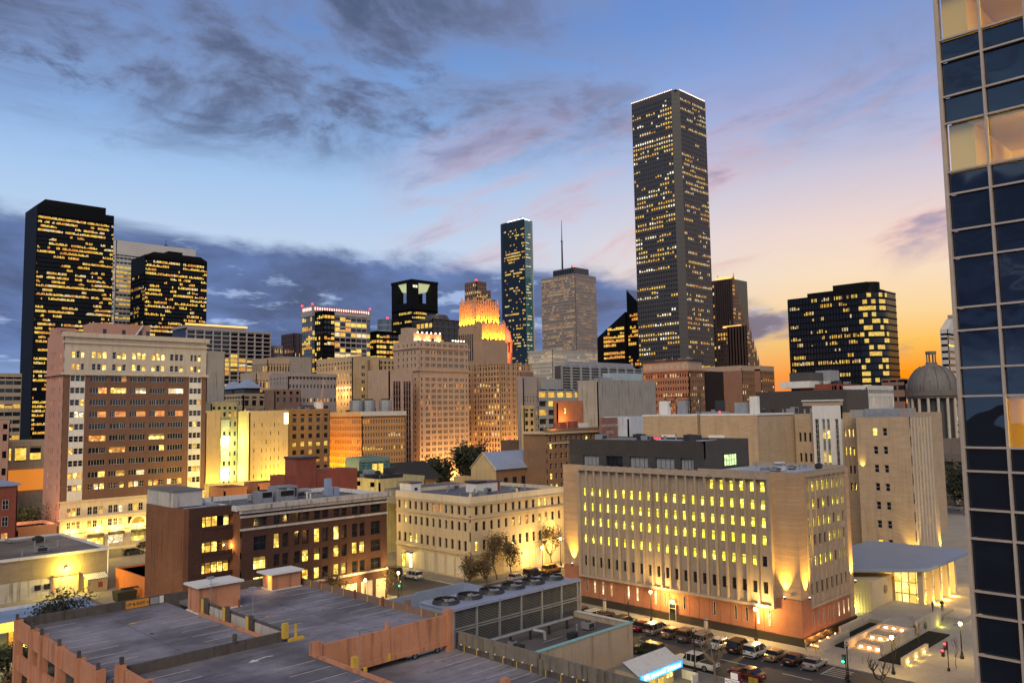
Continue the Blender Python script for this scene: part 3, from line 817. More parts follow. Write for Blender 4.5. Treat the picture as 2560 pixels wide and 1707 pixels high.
m = MB()
for k in range(1): m.cyl((0, 0), .42, 0, .005, 16, mat_plain('manhole_iron', (.035, .033, .03), .6))
mhm = m.mesh('manhole')
for x, y in ((97.5, 58.2), (101.5, 47.5), (98.4, 84), (96.2, 71), (103, 128), (120, 114), (97, 40)): place('manhole_cover', mhm, ROADM, (x, y, .0065))
for k, (x, y, w_, d_) in enumerate(((95, 44, 3.2, 5), (99.2, 66, 4.5, 2.2), (94.2, 79, 2.4, 7), (101.0, 92, 1.6, 6), (96.5, 132, 4, 5), (113, 106, 7, 2.4))):
    MB().box(x, y, .0064, x+w_, y+d_, .0085, CITY).build('road_patch', ROADM)

# ---------------------------------------------------------------- near and middle buildings
TERRA = mat_wall('terracotta_white', (.54, .475, .40), .8, .16, .3, .22, 3.0, .1)
BRICK_TL = mat_wall('brick_mauve', (.17, .095, .072), .88, .16, .3, .12, 5.0, .1, brick=(.6, .2, .35))
SALMON = mat_wall('stucco_salmon', (.50, .27, .20), .88, .12, .15, .1, 3.0)
BRICK_D = mat_wall('brick_dark_brown', (.078, .038, .030), .9, .3, .25, .2, 6.0, .2, brick=(.5, .17, .6))
BRICK_W = mat_wall('brick_weathered', (.20, .085, .048), .9, .32, .16, .45, 6.0, .2, brick=(.5, .17, .55))
BRICK_R = mat_wall('brick_red', (.24, .07, .05), .9, .25, .3, .2, 5.0, .1, brick=(.5, .17, .4))
CREAM = mat_wall('stucco_cream', (.52, .42, .29), .85, .12, .2, .22, 3.0, .1)
CREAM_L = mat_wall('stucco_cream_light', (.60, .53, .42), .85, .12, .2, .22, 3.0, .1)
BANDED = mat_wall('brick_banded_tan', (.50, .34, .21), .88, .14, .3, .05, 5.0, .15, brick=(3.5, .30, .5))
PRECAST = mat_wall('precast_pink_grey', (.42, .335, .26), .8, .16, .5, .25, 3.0, .1)
BRICK_B = mat_wall('brick_base_red', (.40, .17, .10), .88, .16, .5, .1, 5.0, .15, brick=(.5, .17, .3))
GRAN_K = mat_wall('granite_black', (.035, .03, .028), .35, .4, .8, .0, 4.0, spec=.6)
METAL_D = mat_wall('metal_ribbed_dark', (.07, .065, .062), .6, .15, .5, .1, 4.0)
PALEBRICK = mat_wall('brick_pale_tan', (.45, .34, .235), .88, .14, .25, .18, 5.0, .1, brick=(1.6, .24, .4))
WHITEP = mat_wall('paint_white', (.70, .69, .68), .7, .1, .5, .15, 3.0)
CONC_L = mat_wall('concrete_light', (.50, .44, .36), .85, .15, .5, .15, 3.0, .1)
STAINW = mat_wall('concrete_stained', (.46, .43, .42), .85, .3, .5, .6, 3.0, .1)
ROOF_LB = mat_wall('roof_membrane_blue', (.36, .42, .55), .7, .2, .3, .0, 2.0)
ROOF_DK = mat_wall('roof_tar_dark', (.10, .105, .13), .55, .6, .22, .0, 2.0)
COPING = mat_wall('coping_pale', (.66, .66, .68), .6, .1, .5, .2, 3.0)
STEEL = mat_wall('galvanised', (.36, .38, .41), .45, .2, .8, .2, 3.0, metal=.5)
rw = random.Random(5)
def pickwin(p, mats=None): return rw.choice(mats or LIT_SET) if rw.random() < p else GLASS

# ---- tall brick and terracotta building at the left
b = Bld('brick_highrise', 'tall brick office building with white terracotta crown and base at the left', 65.7, 231, 103.4, 246, 56)
b.core(GLASS, .45, .3)
B3 = [(67.2, 70.8), (72.1, 76.3), (77.2, 81.3), (82.3, 86.5), (87.5, 91.7), (92.6, 96.9), (98.4, 102.0)]
def tri(a, c, gap=.22, side=.15):
    w = (c-a-2*side-2*gap)/3
    return [(a+side+k*(w+gap), a+side+k*(w+gap)+w) for k in range(3)]
top_c = [t for q in B3 for t in tri(*q, .35, .3)]
piers = lambda cols, a, c: gaps(cols, a, c)
w = b.wall
lat(w, 'R', 231, .45, piers(top_c, 65.7, 103.4), 45.9, 56, [(45.9, 46.7), (48.3, 49.8), (51.6, 56)], 65.7, 103.4, TERRA, .015)
for r, (za, zb) in enumerate(((46.7, 48.3), (49.8, 51.6))):
    for j, (a, c) in enumerate(top_c): window(b.root, 'R', 231.25, a, c, za, zb, 'h', FRAME_W, pickwin(.72 if j < 15 else .3, [LIT[0], LIT[0], LIT[1]]))
mid_c = tri(*B3[0], .16, .1) + [q for q in B3[1:6]] + tri(*B3[6], .16, .1)
mrows = [(15.4, 16.9)] + [(18.5+3.145*k, 20.0+3.145*k) for k in range(9)]
lat(w, 'R', 231, .45, piers(mid_c, 65.7, 103.4), 12.9, 45.3, gaps(mrows, 12.9, 45.3), 65.7, 103.4, BRICK_TL, .02)
for bay in (B3[0], B3[6]):                       # white strips beside the outer windows
    lat(w, 'R', 230.94, .2, piers(tri(*bay, .16, .1), bay[0], bay[1]), 12.9, 45.3, gaps(mrows, 12.9, 45.3), bay[0], bay[1], WHITEP, .02)
for r, (za, zb) in enumerate(mrows):
    for j, (a, c) in enumerate(mid_c):
        rib = 3 <= j < 8
        if r == 6 and rib: gl = LIT_O
        else: gl = pickwin(.62 if r in (0, 1) else .36 if rib else .22)
        if r == 0 and rib:
            for (a2, c2) in tri(a, c, .3, .1): window(b.root, 'R', 231.2, a2, c2, za, zb, 'h2', FRAME_W, pickwin(.5))
            for (a2, c2) in gaps(tri(a, c, .3, .1), a, c): w.box(a2, 231.1, za, c2, 231.4, zb, BRICK_TL)
        elif rib and rw.random() < .5:           # ribbon only half lit
            k = rw.uniform(.3, .7); s_ = a + (c-a)*k
            window(b.root, 'R', 231.2, a, s_, za, zb, '3', FRAME_W, GLASS); window(b.root, 'R', 231.2, s_, c, za, zb, '3', FRAME_W, gl)
        else: window(b.root, 'R', 231.2, a, c, za, zb, '6' if rib else 'h', FRAME_W, gl)
base_c = [t for q in B3 for t in tri(*q, .25, .2)]
lat(w, 'R', 231, .45, piers(base_c, 65.7, 103.4), 4.6, 12.6, [(4.6, 5.7), (7.5, 9.0), (11.0, 12.6)], 65.7, 103.4, TERRA, .015)
for za, zb in ((5.7, 7.5), (9.0, 11.0)):
    for a, c in base_c:
        if za < 8 and 82 < a < 87: continue
        window(b.root, 'R', 231.2, a, c, za, zb, 'h2', FRAME_W, pickwin(.3))
shop = [(72.4, 76.4), (77.5, 81.4), (83.3, 86.9), (88, 91.6), (92.8, 96.8)]
lat(w, 'R', 231, .45, piers(shop, 65.7, 103.4), 0, 4.4, [(0, 1.0), (4.1, 4.4)], 65.7, 103.4, TERRA, .015)
for k, (a, c) in enumerate(shop):
    o = window(b.root, 'R', 231.1, a, c, 1.0, 3.3, '3', FRAME_D, LIT[0] if k != 1 else LIT[3], 'shop_window')
    b.box('awning', a, 230.2, 3.3, c, 231.1, 4.0, FRAME_D)
m = MB()                                          # arched entrance
for k in range(12):
    t0, t1 = math.pi*k/12, math.pi*(k+1)/12
    m.prism([(85.1+1.75*math.cos(t0), 0), (85.1+2.2*math.cos(t0), 0), (85.1+2.2*math.cos(t1), 0), (85.1+1.75*math.cos(t1), 0)], 0, 1, TERRA) if False else None
    p = [(85.1+r_*math.cos(t), 5.6+r_*math.sin(t)) for r_, t in ((1.75, t0), (2.3, t0), (2.3, t1), (1.75, t1))]
    m.quad(*[(q[0], 230.9, q[1]) for q in p], TERRA)
    m.tri((85.1, 230.95, 5.6), (85.1+1.75*math.cos(t0), 230.95, 5.6+1.75*math.sin(t0)), (85.1+1.75*math.cos(t1), 230.95, 5.6+1.75*math.sin(t1)), LIT[1])
m.build('entrance_arch', b.root)
for x in (74.4, 79.4, 85.1, 68.5): lamp_light('shop_lamp', (x, 229.9, 4.9), 900, (1, .62, .12), .2, b.root)
m = MB()
for x in (74.4, 79.4, 85.1, 68.5): m.ball((x, 230.4, 4.9), .28, BULB, 8)
m.build('wall_lamps', b.root, 'stuff')
c = MB(); c.box(65.1, 230.4, 45.3, 103.9, 231.4, 45.95, TERRA); c.box(65.1, 231.4, 45.3, 65.72, 246, 45.95, SALMON); c.build('cornice', b.root)
c = MB(); c.box(65.0, 230.3, 55.2, 104, 231.5, 56.4, TERRA); c.box(65.2, 230.55, 53.6, 103.8, 231.2, 54.0, TERRA); c.build('cornice', b.root)
c = MB(); c.box(65.3, 230.6, 12.6, 103.8, 231.3, 12.95, TERRA); c.box(65.3, 230.6, 7.9, 103.8, 231.2, 8.5, TERRA); c.build('cornice', b.root)
# salmon side wall with slim windows in threes
sw = [(233.6, 234.5), (238.2, 239.0), (239.9, 240.7), (241.7, 242.5)]
srows = [(z+.1, z+1.6) for z, _ in [(4.0, 0), (7.2, 0), (10.4, 0)]] + [(a+.0, c) for a, c in mrows] + [(46.7, 48.3), (49.8, 51.5)]
lat(w, 'L', 65.7, .45, piers(sw, 231.46, 246), 0, 56, gaps(srows, 0, 56), 231.46, 246, SALMON, .012)
for r, (za, zb) in enumerate(srows):
    for a, c in sw: window(b.root, 'L', 66.0, a, c, za, zb, 'h', FRAME_W, pickwin(.14 if r < 12 else .6, [LIT[2], LIT[0]]))
b.box('roof', 66.2, 231.5, 55.5, 103, 245.7, 55.8, ROOF_G)
m = MB(); m.box(74, 236, 55.8, 89.2, 244, 59.8, SALMON)
for k in (76.5, 81.5, 86, 88): m.box(k, 235.95, 56.5, k+.9, 236.05, 58.2, GLASS)
m.build('penthouse', b.root)
m = MB(); m.tube((84.5, 235.6, 56), (87, 235.6, 59.8), .18, 6, WHITEP); m.build('roof_stair', b.root)
m = MB(); m.box(66, 239, 55.8, 70.5, 245.5, 58.2, SALMON); m.box(67, 238.95, 56.3, 68, 239.05, 57.4, GLASS); m.build('penthouse', b.root)
b.done()

# ---- dark brown brick warehouse with its wing
b = Bld('brick_warehouse', 'dark brown brick warehouse block with white cornice and bands', 62.7, 126.1, 91.3, 146, 18.6)
b.core(GLASS, .5, .4)
bc = [(64.8, 67.1), (68.4, 69.5), (70.0, 71.1), (72.2, 73.3), (73.7, 75.0), (76.0, 77.2), (77.6, 78.8), (79.9, 81.1), (81.5, 82.6), (83.7, 84.9), (85.3, 86.5), (87.7, 89.9)]
br = [(5.85, 7.75), (9.0, 11.0), (12.0, 14.35), (15.95, 17.45)]
lat(b.wall, 'R', 126.1, .5, gaps(bc, 62.7, 91.3), 4.2, 18.6, gaps(br, 4.2, 18.6), 62.7, 91.3, BRICK_D, .015)
for r, (za, zb) in enumerate(br):
    for j, (a, c) in enumerate(bc):
        p = (.42, .48, .16, .06)[r]
        half = rw.random() < .4
        gl = pickwin(p, [LIT[0], LIT[1], LIT[0]])
        window(b.root, 'R', 126.42, a, c, za, zb, ('h2s' if j in (0, 11) else 'hs') if r < 3 else 'h', FRAME_D, gl)
m = MB(); m.box(62.2, 125.4, 18.75, 91.8, 126.9, 19.5, STAINW); m.box(62.4, 125.7, 18.2, 91.6, 126.4, 18.74, STAINW)
for k in range(48): m.box(62.5+.6*k, 125.62, 18.35, 62.8+.6*k, 125.74, 18.7, STAINW)
m.build('cornice', b.root)
for z in (17.5, 15.45, 5.3): b.box('band_course', 62.5, 125.95, z, 91.5, 126.3, z+.36, STAINW)
for k, (a, c) in enumerate(((63.2, 68), (69, 74.4), (75.4, 80.2), (81.4, 84.6), (85.6, 88), (88.8, 90.9))):
    b.box('shop_panel', a, 126.0, .2, c, 126.4, 3.9, STAINW if k % 2 == 0 else TERRA)
b.wall.box(62.7, 126.12, 0, 91.3, 126.5, 4.2, BRICK_D); b.wall.box(62.7, 126.6, 0, 63.2, 146, 18.6, BRICK_W); b.wall.box(90.8, 126.6, 0, 91.3, 146, 18.6, BRICK_D)
b.box('roof', 63.2, 126.9, 18.2, 90.8, 145.6, 18.5, ROOF_DK)
m = MB(); m.box(62.4, 126.9, 18.5, 62.9, 146, 19.3, COPING); m.box(91.1, 126.9, 18.5, 91.6, 146, 19.3, COPING); m.box(62.9, 145.6, 18.5, 91.1, 146, 19.3, COPING); m.build('parapet', b.root)
for x, w_ in ((68.2, 2.6), (71.6, 3.4)):          # chillers
    m = MB(); m.box(x, 131, 19.0, x+w_, 133.2, 21.0, STEEL); m.box(x+.7, 130.95, 19.9, x+w_-.2, 131.05, 20.8, GLASS)
    for q in (x+.1, x+w_-.3): m.box(q, 131.1, 18.5, q+.2, 133.1, 19.0, STEEL)
    m.cyl((x+w_/2, 132.1), .7, 21.0, 21.2, 14, FRAME_D); m.build('chiller_unit', b.root)
m = MB()
for k in range(5): m.tube((70.6+1.6*k, 130.2, 18.95+.1*(k % 2)), (72.4+1.6*k, 130.2, 18.95), .12, 8, WHITEP)
m.tube((77, 130.2, 18.5), (77, 130.2, 20.4), .14, 8, WHITEP); m.tube((77.8, 130.4, 18.5), (77.8, 130.4, 20.0), .14, 8, WHITEP)
m.tube((75.8, 131, 20.6), (77.6, 131, 20.6), .4, 10, STEEL); m.build('pipework', b.root)
m = MB(); m.box(74.6, 137, 18.5, 79, 140, 21.0, STEEL); m.box(74.8, 136.95, 19, 78.8, 137.05, 20.6, FRAME_D); m.build('air_handler', b.root)
m = MB(); m.box(83, 133, 18.9, 84.1, 134.1, 20.6, ROOF_B); m.box(84.3, 133, 18.9, 85.5, 134.1, 20.4, ROOF_B); m.box(83.4, 134.2, 18.5, 84.6, 135, 22.0, ROOF_B); m.build('roof_cabinet', b.root)
m = MB(); m.box(84.5, 147.0, 18.6, 89.0, 151.5, 25.2, BRICK_R); m.box(84.3, 146.8, 25.2, 89.2, 151.7, 25.6, GRAN_K); m.build('brick_stack', b.root)
m = MB(); m.box(89.0, 147.2, 18.0, 99.0, 153, 22.6, BRICK_R); m.box(82, 147.2, 18, 84.5, 153, 22.0, BRICK_R); m.build('brick_penthouse', b.root)
b.done()

b = Bld('brick_wing', 'weathered brick wing with lit balconies and a concrete tank room on its roof', 54.5, 129, 62.69, 144.4, 19.4)
b.wall.box(55.2, 130.6, 0, 62.6, 144.4, 19.0, GLASS)
b.wall.box(54.5, 129, 0, 55.3, 144.4, 19.4, BRICK_W)
b.wall.box(55.32, 129.02, 0, 57.5, 130.6, 19.4, BRICK_D)
for za, zb in ((0, 8.6), (10.7, 11.9), (13.9, 15.9), (17.9, 19.4)): b.wall.box(57.5, 129.1, za, 62.6, 130.6, zb, BRICK_D)
for za, zb, p in ((8.6, 10.7, 1), (11.9, 13.9, .75), (15.9, 17.9, .2)):
    for k in range(5):
        a = 57.6 + k*1.0
        window(b.root, 'R', 130.4, a, a+.98, za+.1, zb-.1, 't', FRAME_D, rw.choice(LIT[:2]) if rw.random() < p else GLASS)
    m = MB(); m.box(57.5, 129.0, za, 62.6, 129.12, za+.5, BRICK_D); m.build('balcony_front', b.root)
b.box('roof', 55.3, 130, 19.0, 62.4, 144, 19.2, ROOF_LB)
m = MB(); m.box(54.6, 133.5, 19.4, 59.4, 144.3, 21.9, STAINW); m.box(54.4, 133.3, 21.9, 59.6, 144.4, 22.1, ROOF_G); m.build('tank_room', b.root, label='stained concrete tank room on the roof')
m = MB(); m.box(60, 132, 19.2, 61.6, 133.4, 19.6, STEEL); m.tube((60.5, 134, 19.2), (61, 137, 20.2), .12, 6, WHITEP); m.tube((61, 137, 20.2), (61.5, 139, 19.2), .12, 6, WHITEP); m.build('roof_pipes', b.root)
b.done()
lamp_light('balcony_glow', (62.2, 129.6, 12.8), 220, (1, .5, .12), .1); lamp_light('balcony_glow', (62.2, 129.7, 8.0), 200, (1, .5, .12), .1)

# ---- cream four-storey building on the corner
b = Bld('cream_building', 'cream four storey corner building with rows of narrow dark windows', 112, 126, 140.3, 151, 15.9)
b.core(GLASS, .4, .4)
cl = [(127.3, 128.2), (129.2, 130.1), (131.4, 132.3), (133.4, 134.2), (135.4, 136.3), (137.6, 138.4), (139.6, 140.5), (141.6, 142.5), (143.6, 144.5), (145.6, 146.5), (147.4, 148.4), (149.5, 150.4)]
cr = [(113.2, 114.1), (115.3, 116.2), (117.5, 118.3), (119.6, 120.4), (121.7, 122.5), (123.8, 124.7), (125.8, 126.6), (127.9, 128.8), (130.0, 130.9), (132.0, 132.9), (134.0, 134.9), (136.2, 137.1), (138.4, 139.3)]
crow = [(5.75, 7.75), (9.7, 11.5), (12.95, 14.65)]
lat(b.wall, 'L', 112, .4, gaps(cl, 126.4, 151), 0, 15.9, gaps(crow, 0, 15.9), 126.4, 151, CREAM, .012)
lat(b.wall, 'R', 126, .4, gaps(cr, 112, 140.3), 0, 15.9, gaps(crow, 0, 15.9), 112, 140.3, CREAM, .012)
for r, (za, zb) in enumerate(crow):
    for j, (a, c) in enumerate(cl):
        gl = LIT[0] if (r, j) in ((0, 8), (0, 9), (1, 10), (2, 10)) else LIT[2] if (r, j) in ((2, 4), (2, 5)) else GLASS
        window(b.root, 'L', 112.25, a, c, za, zb, 'hs', FRAME_D, gl)
    for j, (a, c) in enumerate(cr):
        gl = LIT[0] if (r, j) in ((0, 0), (2, 9), (2, 10), (1, 6), (1, 9)) else LIT[2] if (r, j) in ((1, 5), (1, 10), (0, 11), (0, 12), (1, 7)) else GLASS
        window(b.root, 'R', 126.25, a, c, za, zb, 'hs', FRAME_D, gl)
for z, h in ((4.9, .45), (12.3, .28), (14.95, .3)):
    m = MB(); m.box(111.75, 125.75, z, 140.4, 126.02, z+h, CREAM); m.box(111.75, 126.03, z, 112.02, 151, z+h, CREAM); m.build('band_course', b.root)
m = MB(); m.box(111.85, 125.85, 15.3, 140.4, 126.25, 16.7, CREAM_L); m.box(111.85, 126.26, 15.3, 112.25, 151.1, 16.7, CREAM_L); m.box(139.9, 126.26, 15.9, 140.4, 151.1, 16.7, CREAM_L); m.box(112.26, 150.7, 15.9, 139.9, 151.1, 16.7, CREAM_L); m.build('parapet', b.root)
b.box('roof', 112.3, 126.3, 15.6, 139.9, 150.7, 15.95, ROOF_DK)
b.box('roof', 118, 151.1, 12.6, 139, 164, 15.9, ROOF_DK)
for x, y in ((112.1, 126.1), (125.4, 126.0)):
    m = MB(); m.cyl((x, y), .32, 16.7, 17.0, 10, CREAM_L); m.ball((x, y, 17.2), .3, CREAM_L, 10); m.build('finial', b.root)
m = MB(); m.box(112.6, 146.5, 15.9, 115.4, 150.5, 18.4, WHITEP); m.box(112.4, 146.3, 18.4, 115.6, 150.7, 18.6, GRAN_K); m.box(113.6, 146.4, 16.8, 114.4, 146.55, 17.4, FRAME_D); m.build('penthouse', b.root)
m = MB(); m.box(124, 137.5, 15.9, 131.5, 141, 18.0, WHITEP); m.box(123.8, 137.3, 18.0, 127, 141.2, 18.5, GRAN_K); m.box(127, 137.3, 18.0, 131.7, 141.2, 18.2, GRAN_K); m.box(130.6, 137.4, 15.9, 131.3, 137.55, 17.9, BRICK_R); m.build('penthouse', b.root)
for k, (y, g_, h) in enumerate(((148.6, LIT[0], 2.6), (146.0, LIT_W, 3.2))):
    window(b.root, 'L', 111.95, y-.9, y+.5, .2, h+.6, 't', FRAME_D, g_, 'door')
for y in (128.6, 131.4, 134.4, 137.6, 141): b.box('blind_panel', 111.93, y, .4, 112.02, y+2.0, 4.2, CREAM_L)
for x in (116, 121, 126, 131, 136): b.box('blind_panel', x, 125.93, .4, x+2.6, 126.02, 4.2, CREAM_L)
m = MB(); m.box(111.2, 145.2, 3.4, 112, 147.2, 3.7, FRAME_D); m.ball((111.5, 146.2, 3.2), .18, BULB_W, 8); m.build('entrance_lamp', b.root)
lamp_light('door_lamp', (110.9, 146.2, 3.0), 260, (1, .82, .2), .15, b.root); b.done()

# ---- courthouse annexe with finned window frame (main building)
X0 = 112.3
b = Bld('finned_courthouse', 'large tan courthouse annexe with projecting frame of concrete fins and yellow windows', X0, 55.9, 130.1, 100.8, 24.2)
b.wall.box(X0+1.2, 57, 0, 130.1, 100.8, 23.9, GLASS)
ny = 21; y0c, y1c = 61.3, 95.7; st = (y1c-y0c)/(ny-1)
cy = [y0c + st*k for k in range(ny)]
cols = [(y-.37, y+.37) for y in cy]
rows = [(6.7, 8.4), (10.6, 12.1), (13.65, 15.15), (16.2, 17.7), (18.8, 20.3)]
toprow = (21.4, 22.95)
lat(b.wall, 'L', X0, 1.0, gaps(cols, 60.0, 96.6), 5.2, 24.2, gaps(rows + [toprow], 5.2, 24.2), 60.0, 96.6, PRECAST, .012)
for (a, c) in cols[6:]: b.wall.box(X0+.013, a-.01, toprow[0]-.01, X0+.9, c+.01, toprow[1]+.01, PRECAST)
for r, (za, zb) in enumerate(rows + [toprow]):
    for j, (a, c) in enumerate(cols):
        if r == 5 and j > 5: continue
        gl = LIT_GREEN if (r > 0 and rw.random() < .96) else GLASS
        if r == 1 and j == 0: gl = GLASS
        window(b.root, 'L', X0+.18, a, c, za, zb, 't', FRAME_D, gl)
fm = MB(); fm.box(X0-.75, 59.75, 23.35, X0+.05, 96.85, 23.75, PRECAST); fm.box(X0-.75, 59.75, 4.85, X0+.05, 96.85, 5.25, PRECAST); fm.box(X0-.75, 59.75, 5.26, X0-.02, 60.1, 23.34, PRECAST); fm.box(X0-.75, 96.5, 5.26, X0-.02, 96.85, 23.34, PRECAST)
fm.build('facade_frame', b.root)
fin = MB(); fin.box(0, -.13, 0, .66, .13, 18.08, PRECAST); fme = fin.mesh('fin')
for k in range(ny-1): place('fin', fme, b.root, (X0-.68, cy[k]+st/2, 5.26))
# corner masses of banded brick on a red brick base
b.wall.box(X0+.02, 55.92, 6.45, X0+1.2, 60.0, 24.2, BANDED); b.wall.box(X0+.02, 96.6, 6.45, X0+1.2, 100.8, 24.2, BANDED)
b.wall.box(X0+1.2, 55.92, 6.45, 114.9, 57.0, 24.2, BANDED); b.wall.box(128.6, 55.92, 1.3, 130.1, 57.0, 24.2, BANDED)
b.wall.box(X0-.12, 55.8, 1.3, X0+1.0, 60.0, 6.44, BRICK_B); b.wall.box(X0-.12, 96.6, 1.3, X0+1.0, 100.9, 6.44, BRICK_B); b.wall.box(X0+1.0, 55.8, 1.3, 114.9, 57.0, 6.44, BRICK_B)
# base storey: brick panels with slit windows
pj = [60.0 + k*(36.6/20) for k in range(21)]
slit = [k for k in range(20) if k not in (4, 6, 7, 9, 12, 15)]
b.wall.box(X0+.35, 60.0, 1.3, X0+1.2, 96.6, 5.2, BRICK_B)
pm_ = MB(); pm_.box(0, .03, 0, .33, 36.6/20-.03, 3.86, BRICK_B); pme = pm_.mesh('brick_panel')
for k in range(20): place('brick_panel', pme, b.root, (X0+.02, pj[k], 1.32))
for k in slit: window(b.root, 'L', X0-.05, pj[k]+.70, pj[k]+1.10, 2.2, 4.4, '', CONC_L, LIT[3] if (k > 10 and rw.random() < .85) or k in (0, 1) else LIT[2] if rw.random() < .3 else GLASS, 'slit_window')
b.box('granite_base', X0-.25, 55.6, .13, X0+1.0, 100.9, 1.3, GRAN_K)
b.box('granite_base', X0+1.0, 55.6, .13, 130.1, 56.9, 1.3, GRAN_K)
window(b.root, 'L', X0-.32, 77.0, 78.3, .2, 2.9, 't', CONC_L, GLASS, 'door')
# right flank
fc = [(115.6, 116.2), (117.2, 117.95), (118.85, 119.65), (120.5, 121.3), (122.15, 122.95), (123.8, 124.6), (125.45, 126.2), (127.05, 127.85)]
lat(b.wall, 'R', 55.9, 1.0, gaps(fc, 114.9, 128.6), 5.3, 24.2, gaps(rows + [toprow], 5.3, 24.2), 114.9, 128.6, PRECAST, .012)
for r, (za, zb) in enumerate(rows + [toprow]):
    for a, c in fc: window(b.root, 'R', 56.1, a, c, za, zb, 't', FRAME_D, LIT_GREEN if r > 0 and rw.random() < .75 else GLASS)
rib = MB(); rib.box(-.05, 0, 0, .05, .16, 18.4, PRECAST); rme = rib.mesh('rib')
for k in range(9):
    x = 115.0 + 1.66*k
    place('rib', rme, b.root, (x-.14, 55.74, 5.3)); place('rib', rme, b.root, (x+.14, 55.74, 5.3))
m = MB(); m.box(114.85, 55.6, 4.95, 128.65, 56, 5.28, PRECAST); m.box(114.85, 55.6, 23.7, 128.65, 56, 24.1, PRECAST); m.build('facade_frame', b.root)
b.wall.box(114.9, 56.05, 1.3, 128.6, 57.0, 5.2, BRICK_B)
for k in range(8):
    a = 114.95 + 1.71*k
    b.box('brick_panel', a, 55.92, 1.32, a+1.65, 56.06, 4.94, BRICK_B)
    window(b.root, 'R', 55.85, a+.62, a+1.0, 2.2, 4.3, '', CONC_L, LIT[3] if k > 4 else GLASS, 'slit_window')
b.box('roof', X0+1.0, 56.6, 23.7, 129.8, 72, 24.0, ROOF_LB)
m = MB(); m.box(X0+.05, 55.95, 24.2, 130.1, 56.5, 24.5, PRECAST); m.box(X0+.05, 56.51, 24.2, X0+.6, 72.3, 24.5, PRECAST); m.box(129.6, 56.51, 24.0, 130.1, 72.3, 24.6, PRECAST); m.build('parapet', b.root)
m = MB(); m.box(120, 62, 24.0, 121.2, 63.2, 25.4, WHITEP); m.box(119.8, 61.8, 25.0, 121.4, 63.4, 25.2, STEEL); m.build('roof_vent', b.root)
# dark ribbed plant room on the roof
do = [(74.3, 76.8), (78.0, 81.8), (83.3, 87.2), (88.7, 92.4), (94.0, 97.7)]
m = MB(); lat(m, 'L', 114.4, .5, gaps(do, 72.3, 100.9), 23.95, 28.7, [(25.85, 28.7)], 72.3, 100.9, METAL_D, .01)
m.box(114.9, 72.31, 23.95, 128.5, 100.8, 28.2, METAL_D); m.box(114.4, 72.3, 28.2, 128.5, 72.7, 28.7, METAL_D); m.box(128.1, 72.7, 28.2, 128.5, 100.9, 28.7, METAL_D)
for k in range(72): m.box(114.33, 72.4+.4*k, 25.9, 114.41, 72.5+.4*k, 28.65, METAL_D)
m.build('plant_room', b.root, label='dark ribbed metal plant room on the roof')
for k, (a, c) in enumerate(do): window(b.root, 'L', 114.7, a, c, 24.0, 25.84, '4', FRAME_D, GLASS if k == 3 else GREYP, 'louvre')
m = MB(); m.box(115.2, 73, 28.2, 128, 100.4, 28.3, ROOF_LB); m.build('roof', b.root)
window(b.root, 'R', 72.2, 120.3, 124.2, 24.4, 26.3, '5h', FRAME_D, mat_lit('lit_glass_block', (.55, .9, .35), .8, (.9, 1, .5)), 'glass_block_window')
m = MB(); m.box(118, 78, 28.3, 120.2, 79, 28.7, STEEL); m.box(117.5, 92, 28.3, 119.5, 95, 28.7, STEEL); m.build('roof_units', b.root)
m = MB()
for k in range(3): m.ball((117.0, 82.6+.5*k, 28.95), .16, RED_L, 8)
m.build('obstruction_lights', b.root)
# floodlights washing the corners
for x, y, d in ((X0-.5, 58.2, (.10, 0, 1)), (X0-.5, 98.6, (.10, 0, 1)), (113.8, 55.35, (0, .10, 1)), (129.4, 55.35, (0, .10, 1))):
    m = MB(); m.cyl((x, y), .16, 6.46, 6.8, 10, FRAME_D); m.cyl((x, y), .13, 6.8, 6.84, 10, BULB_W); m.build('floodlight', b.root)
    lamp_light('floodlight_lamp', (x, y, 6.95), 5200, (1, .58, .07), .08, b.root, 'SPOT', d, 62, 1.0)
m = MB(); m.box(X0-.5, 77.3, 3.1, X0-.2, 77.9, 3.4, BULB); m.build('door_lamp', b.root); lamp_light('door_lamp', (X0-.8, 77.6, 3.2), 300, (1, .5, .12), .1, b.root)
b.done()

# ---- pale brick courthouse behind
b = Bld('pale_courthouse', 'pale brick art deco courthouse behind the finned annexe', 184, 65.3, 250, 128, 31.4)
b.wall.box(184.5, 66, 0, 199, 76.5, 31.0, GLASS)
pw = [(70.1, 71.05), (72.2, 73.2)]; prow = [(27.3-4.0*k, 29.0-4.0*k) for k in range(7)]
lat(b.wall, 'L', 184, .5, gaps(pw, 65.3, 76.7), 0, 31.4, gaps(prow, 0, 31.4), 65.3, 76.7, PALEBRICK, .012)
for r, (za, zb) in enumerate(prow):
    for j, (a, c) in enumerate(pw): window(b.root, 'L', 184.25, a, c, za, zb, 'h', FRAME_W, LIT[0] if (r, j) in ((0, 1), (6, 1)) else GLASS_GREY if rw.random() < .3 else GLASS)
pr_ = [(184.9+1.95*k, 185.9+1.95*k) for k in range(6)]; prr = [(27.8-4.0*k, 29.4-4.0*k) for k in range(7)]
lat(b.wall, 'R', 65.3, .5, gaps(pr_, 184.5, 199), 0, 31.4, gaps(prr, 0, 31.4), 184.5, 199, PALEBRICK, .012)
for r, (za, zb) in enumerate(prr):
    for j, (a, c) in enumerate(pr_): window(b.root, 'R', 65.55, a, c, za, zb, 'h', FRAME_D, (LIT[0] if j == 3 or rw.random() < .2 else GLASS))
for k in range(7): b.box('pilaster', 186.05+1.95*k-1.5, 65.2, 2, 186.05+1.95*k-.85, 65.3, 31.2, TERRA)
b.wall.box(198.5, 66, 0, 199, 76.7, 31.4, PALEBRICK); b.wall.box(184.5, 76.2, 0, 199, 76.7, 31.4, PALEBRICK)
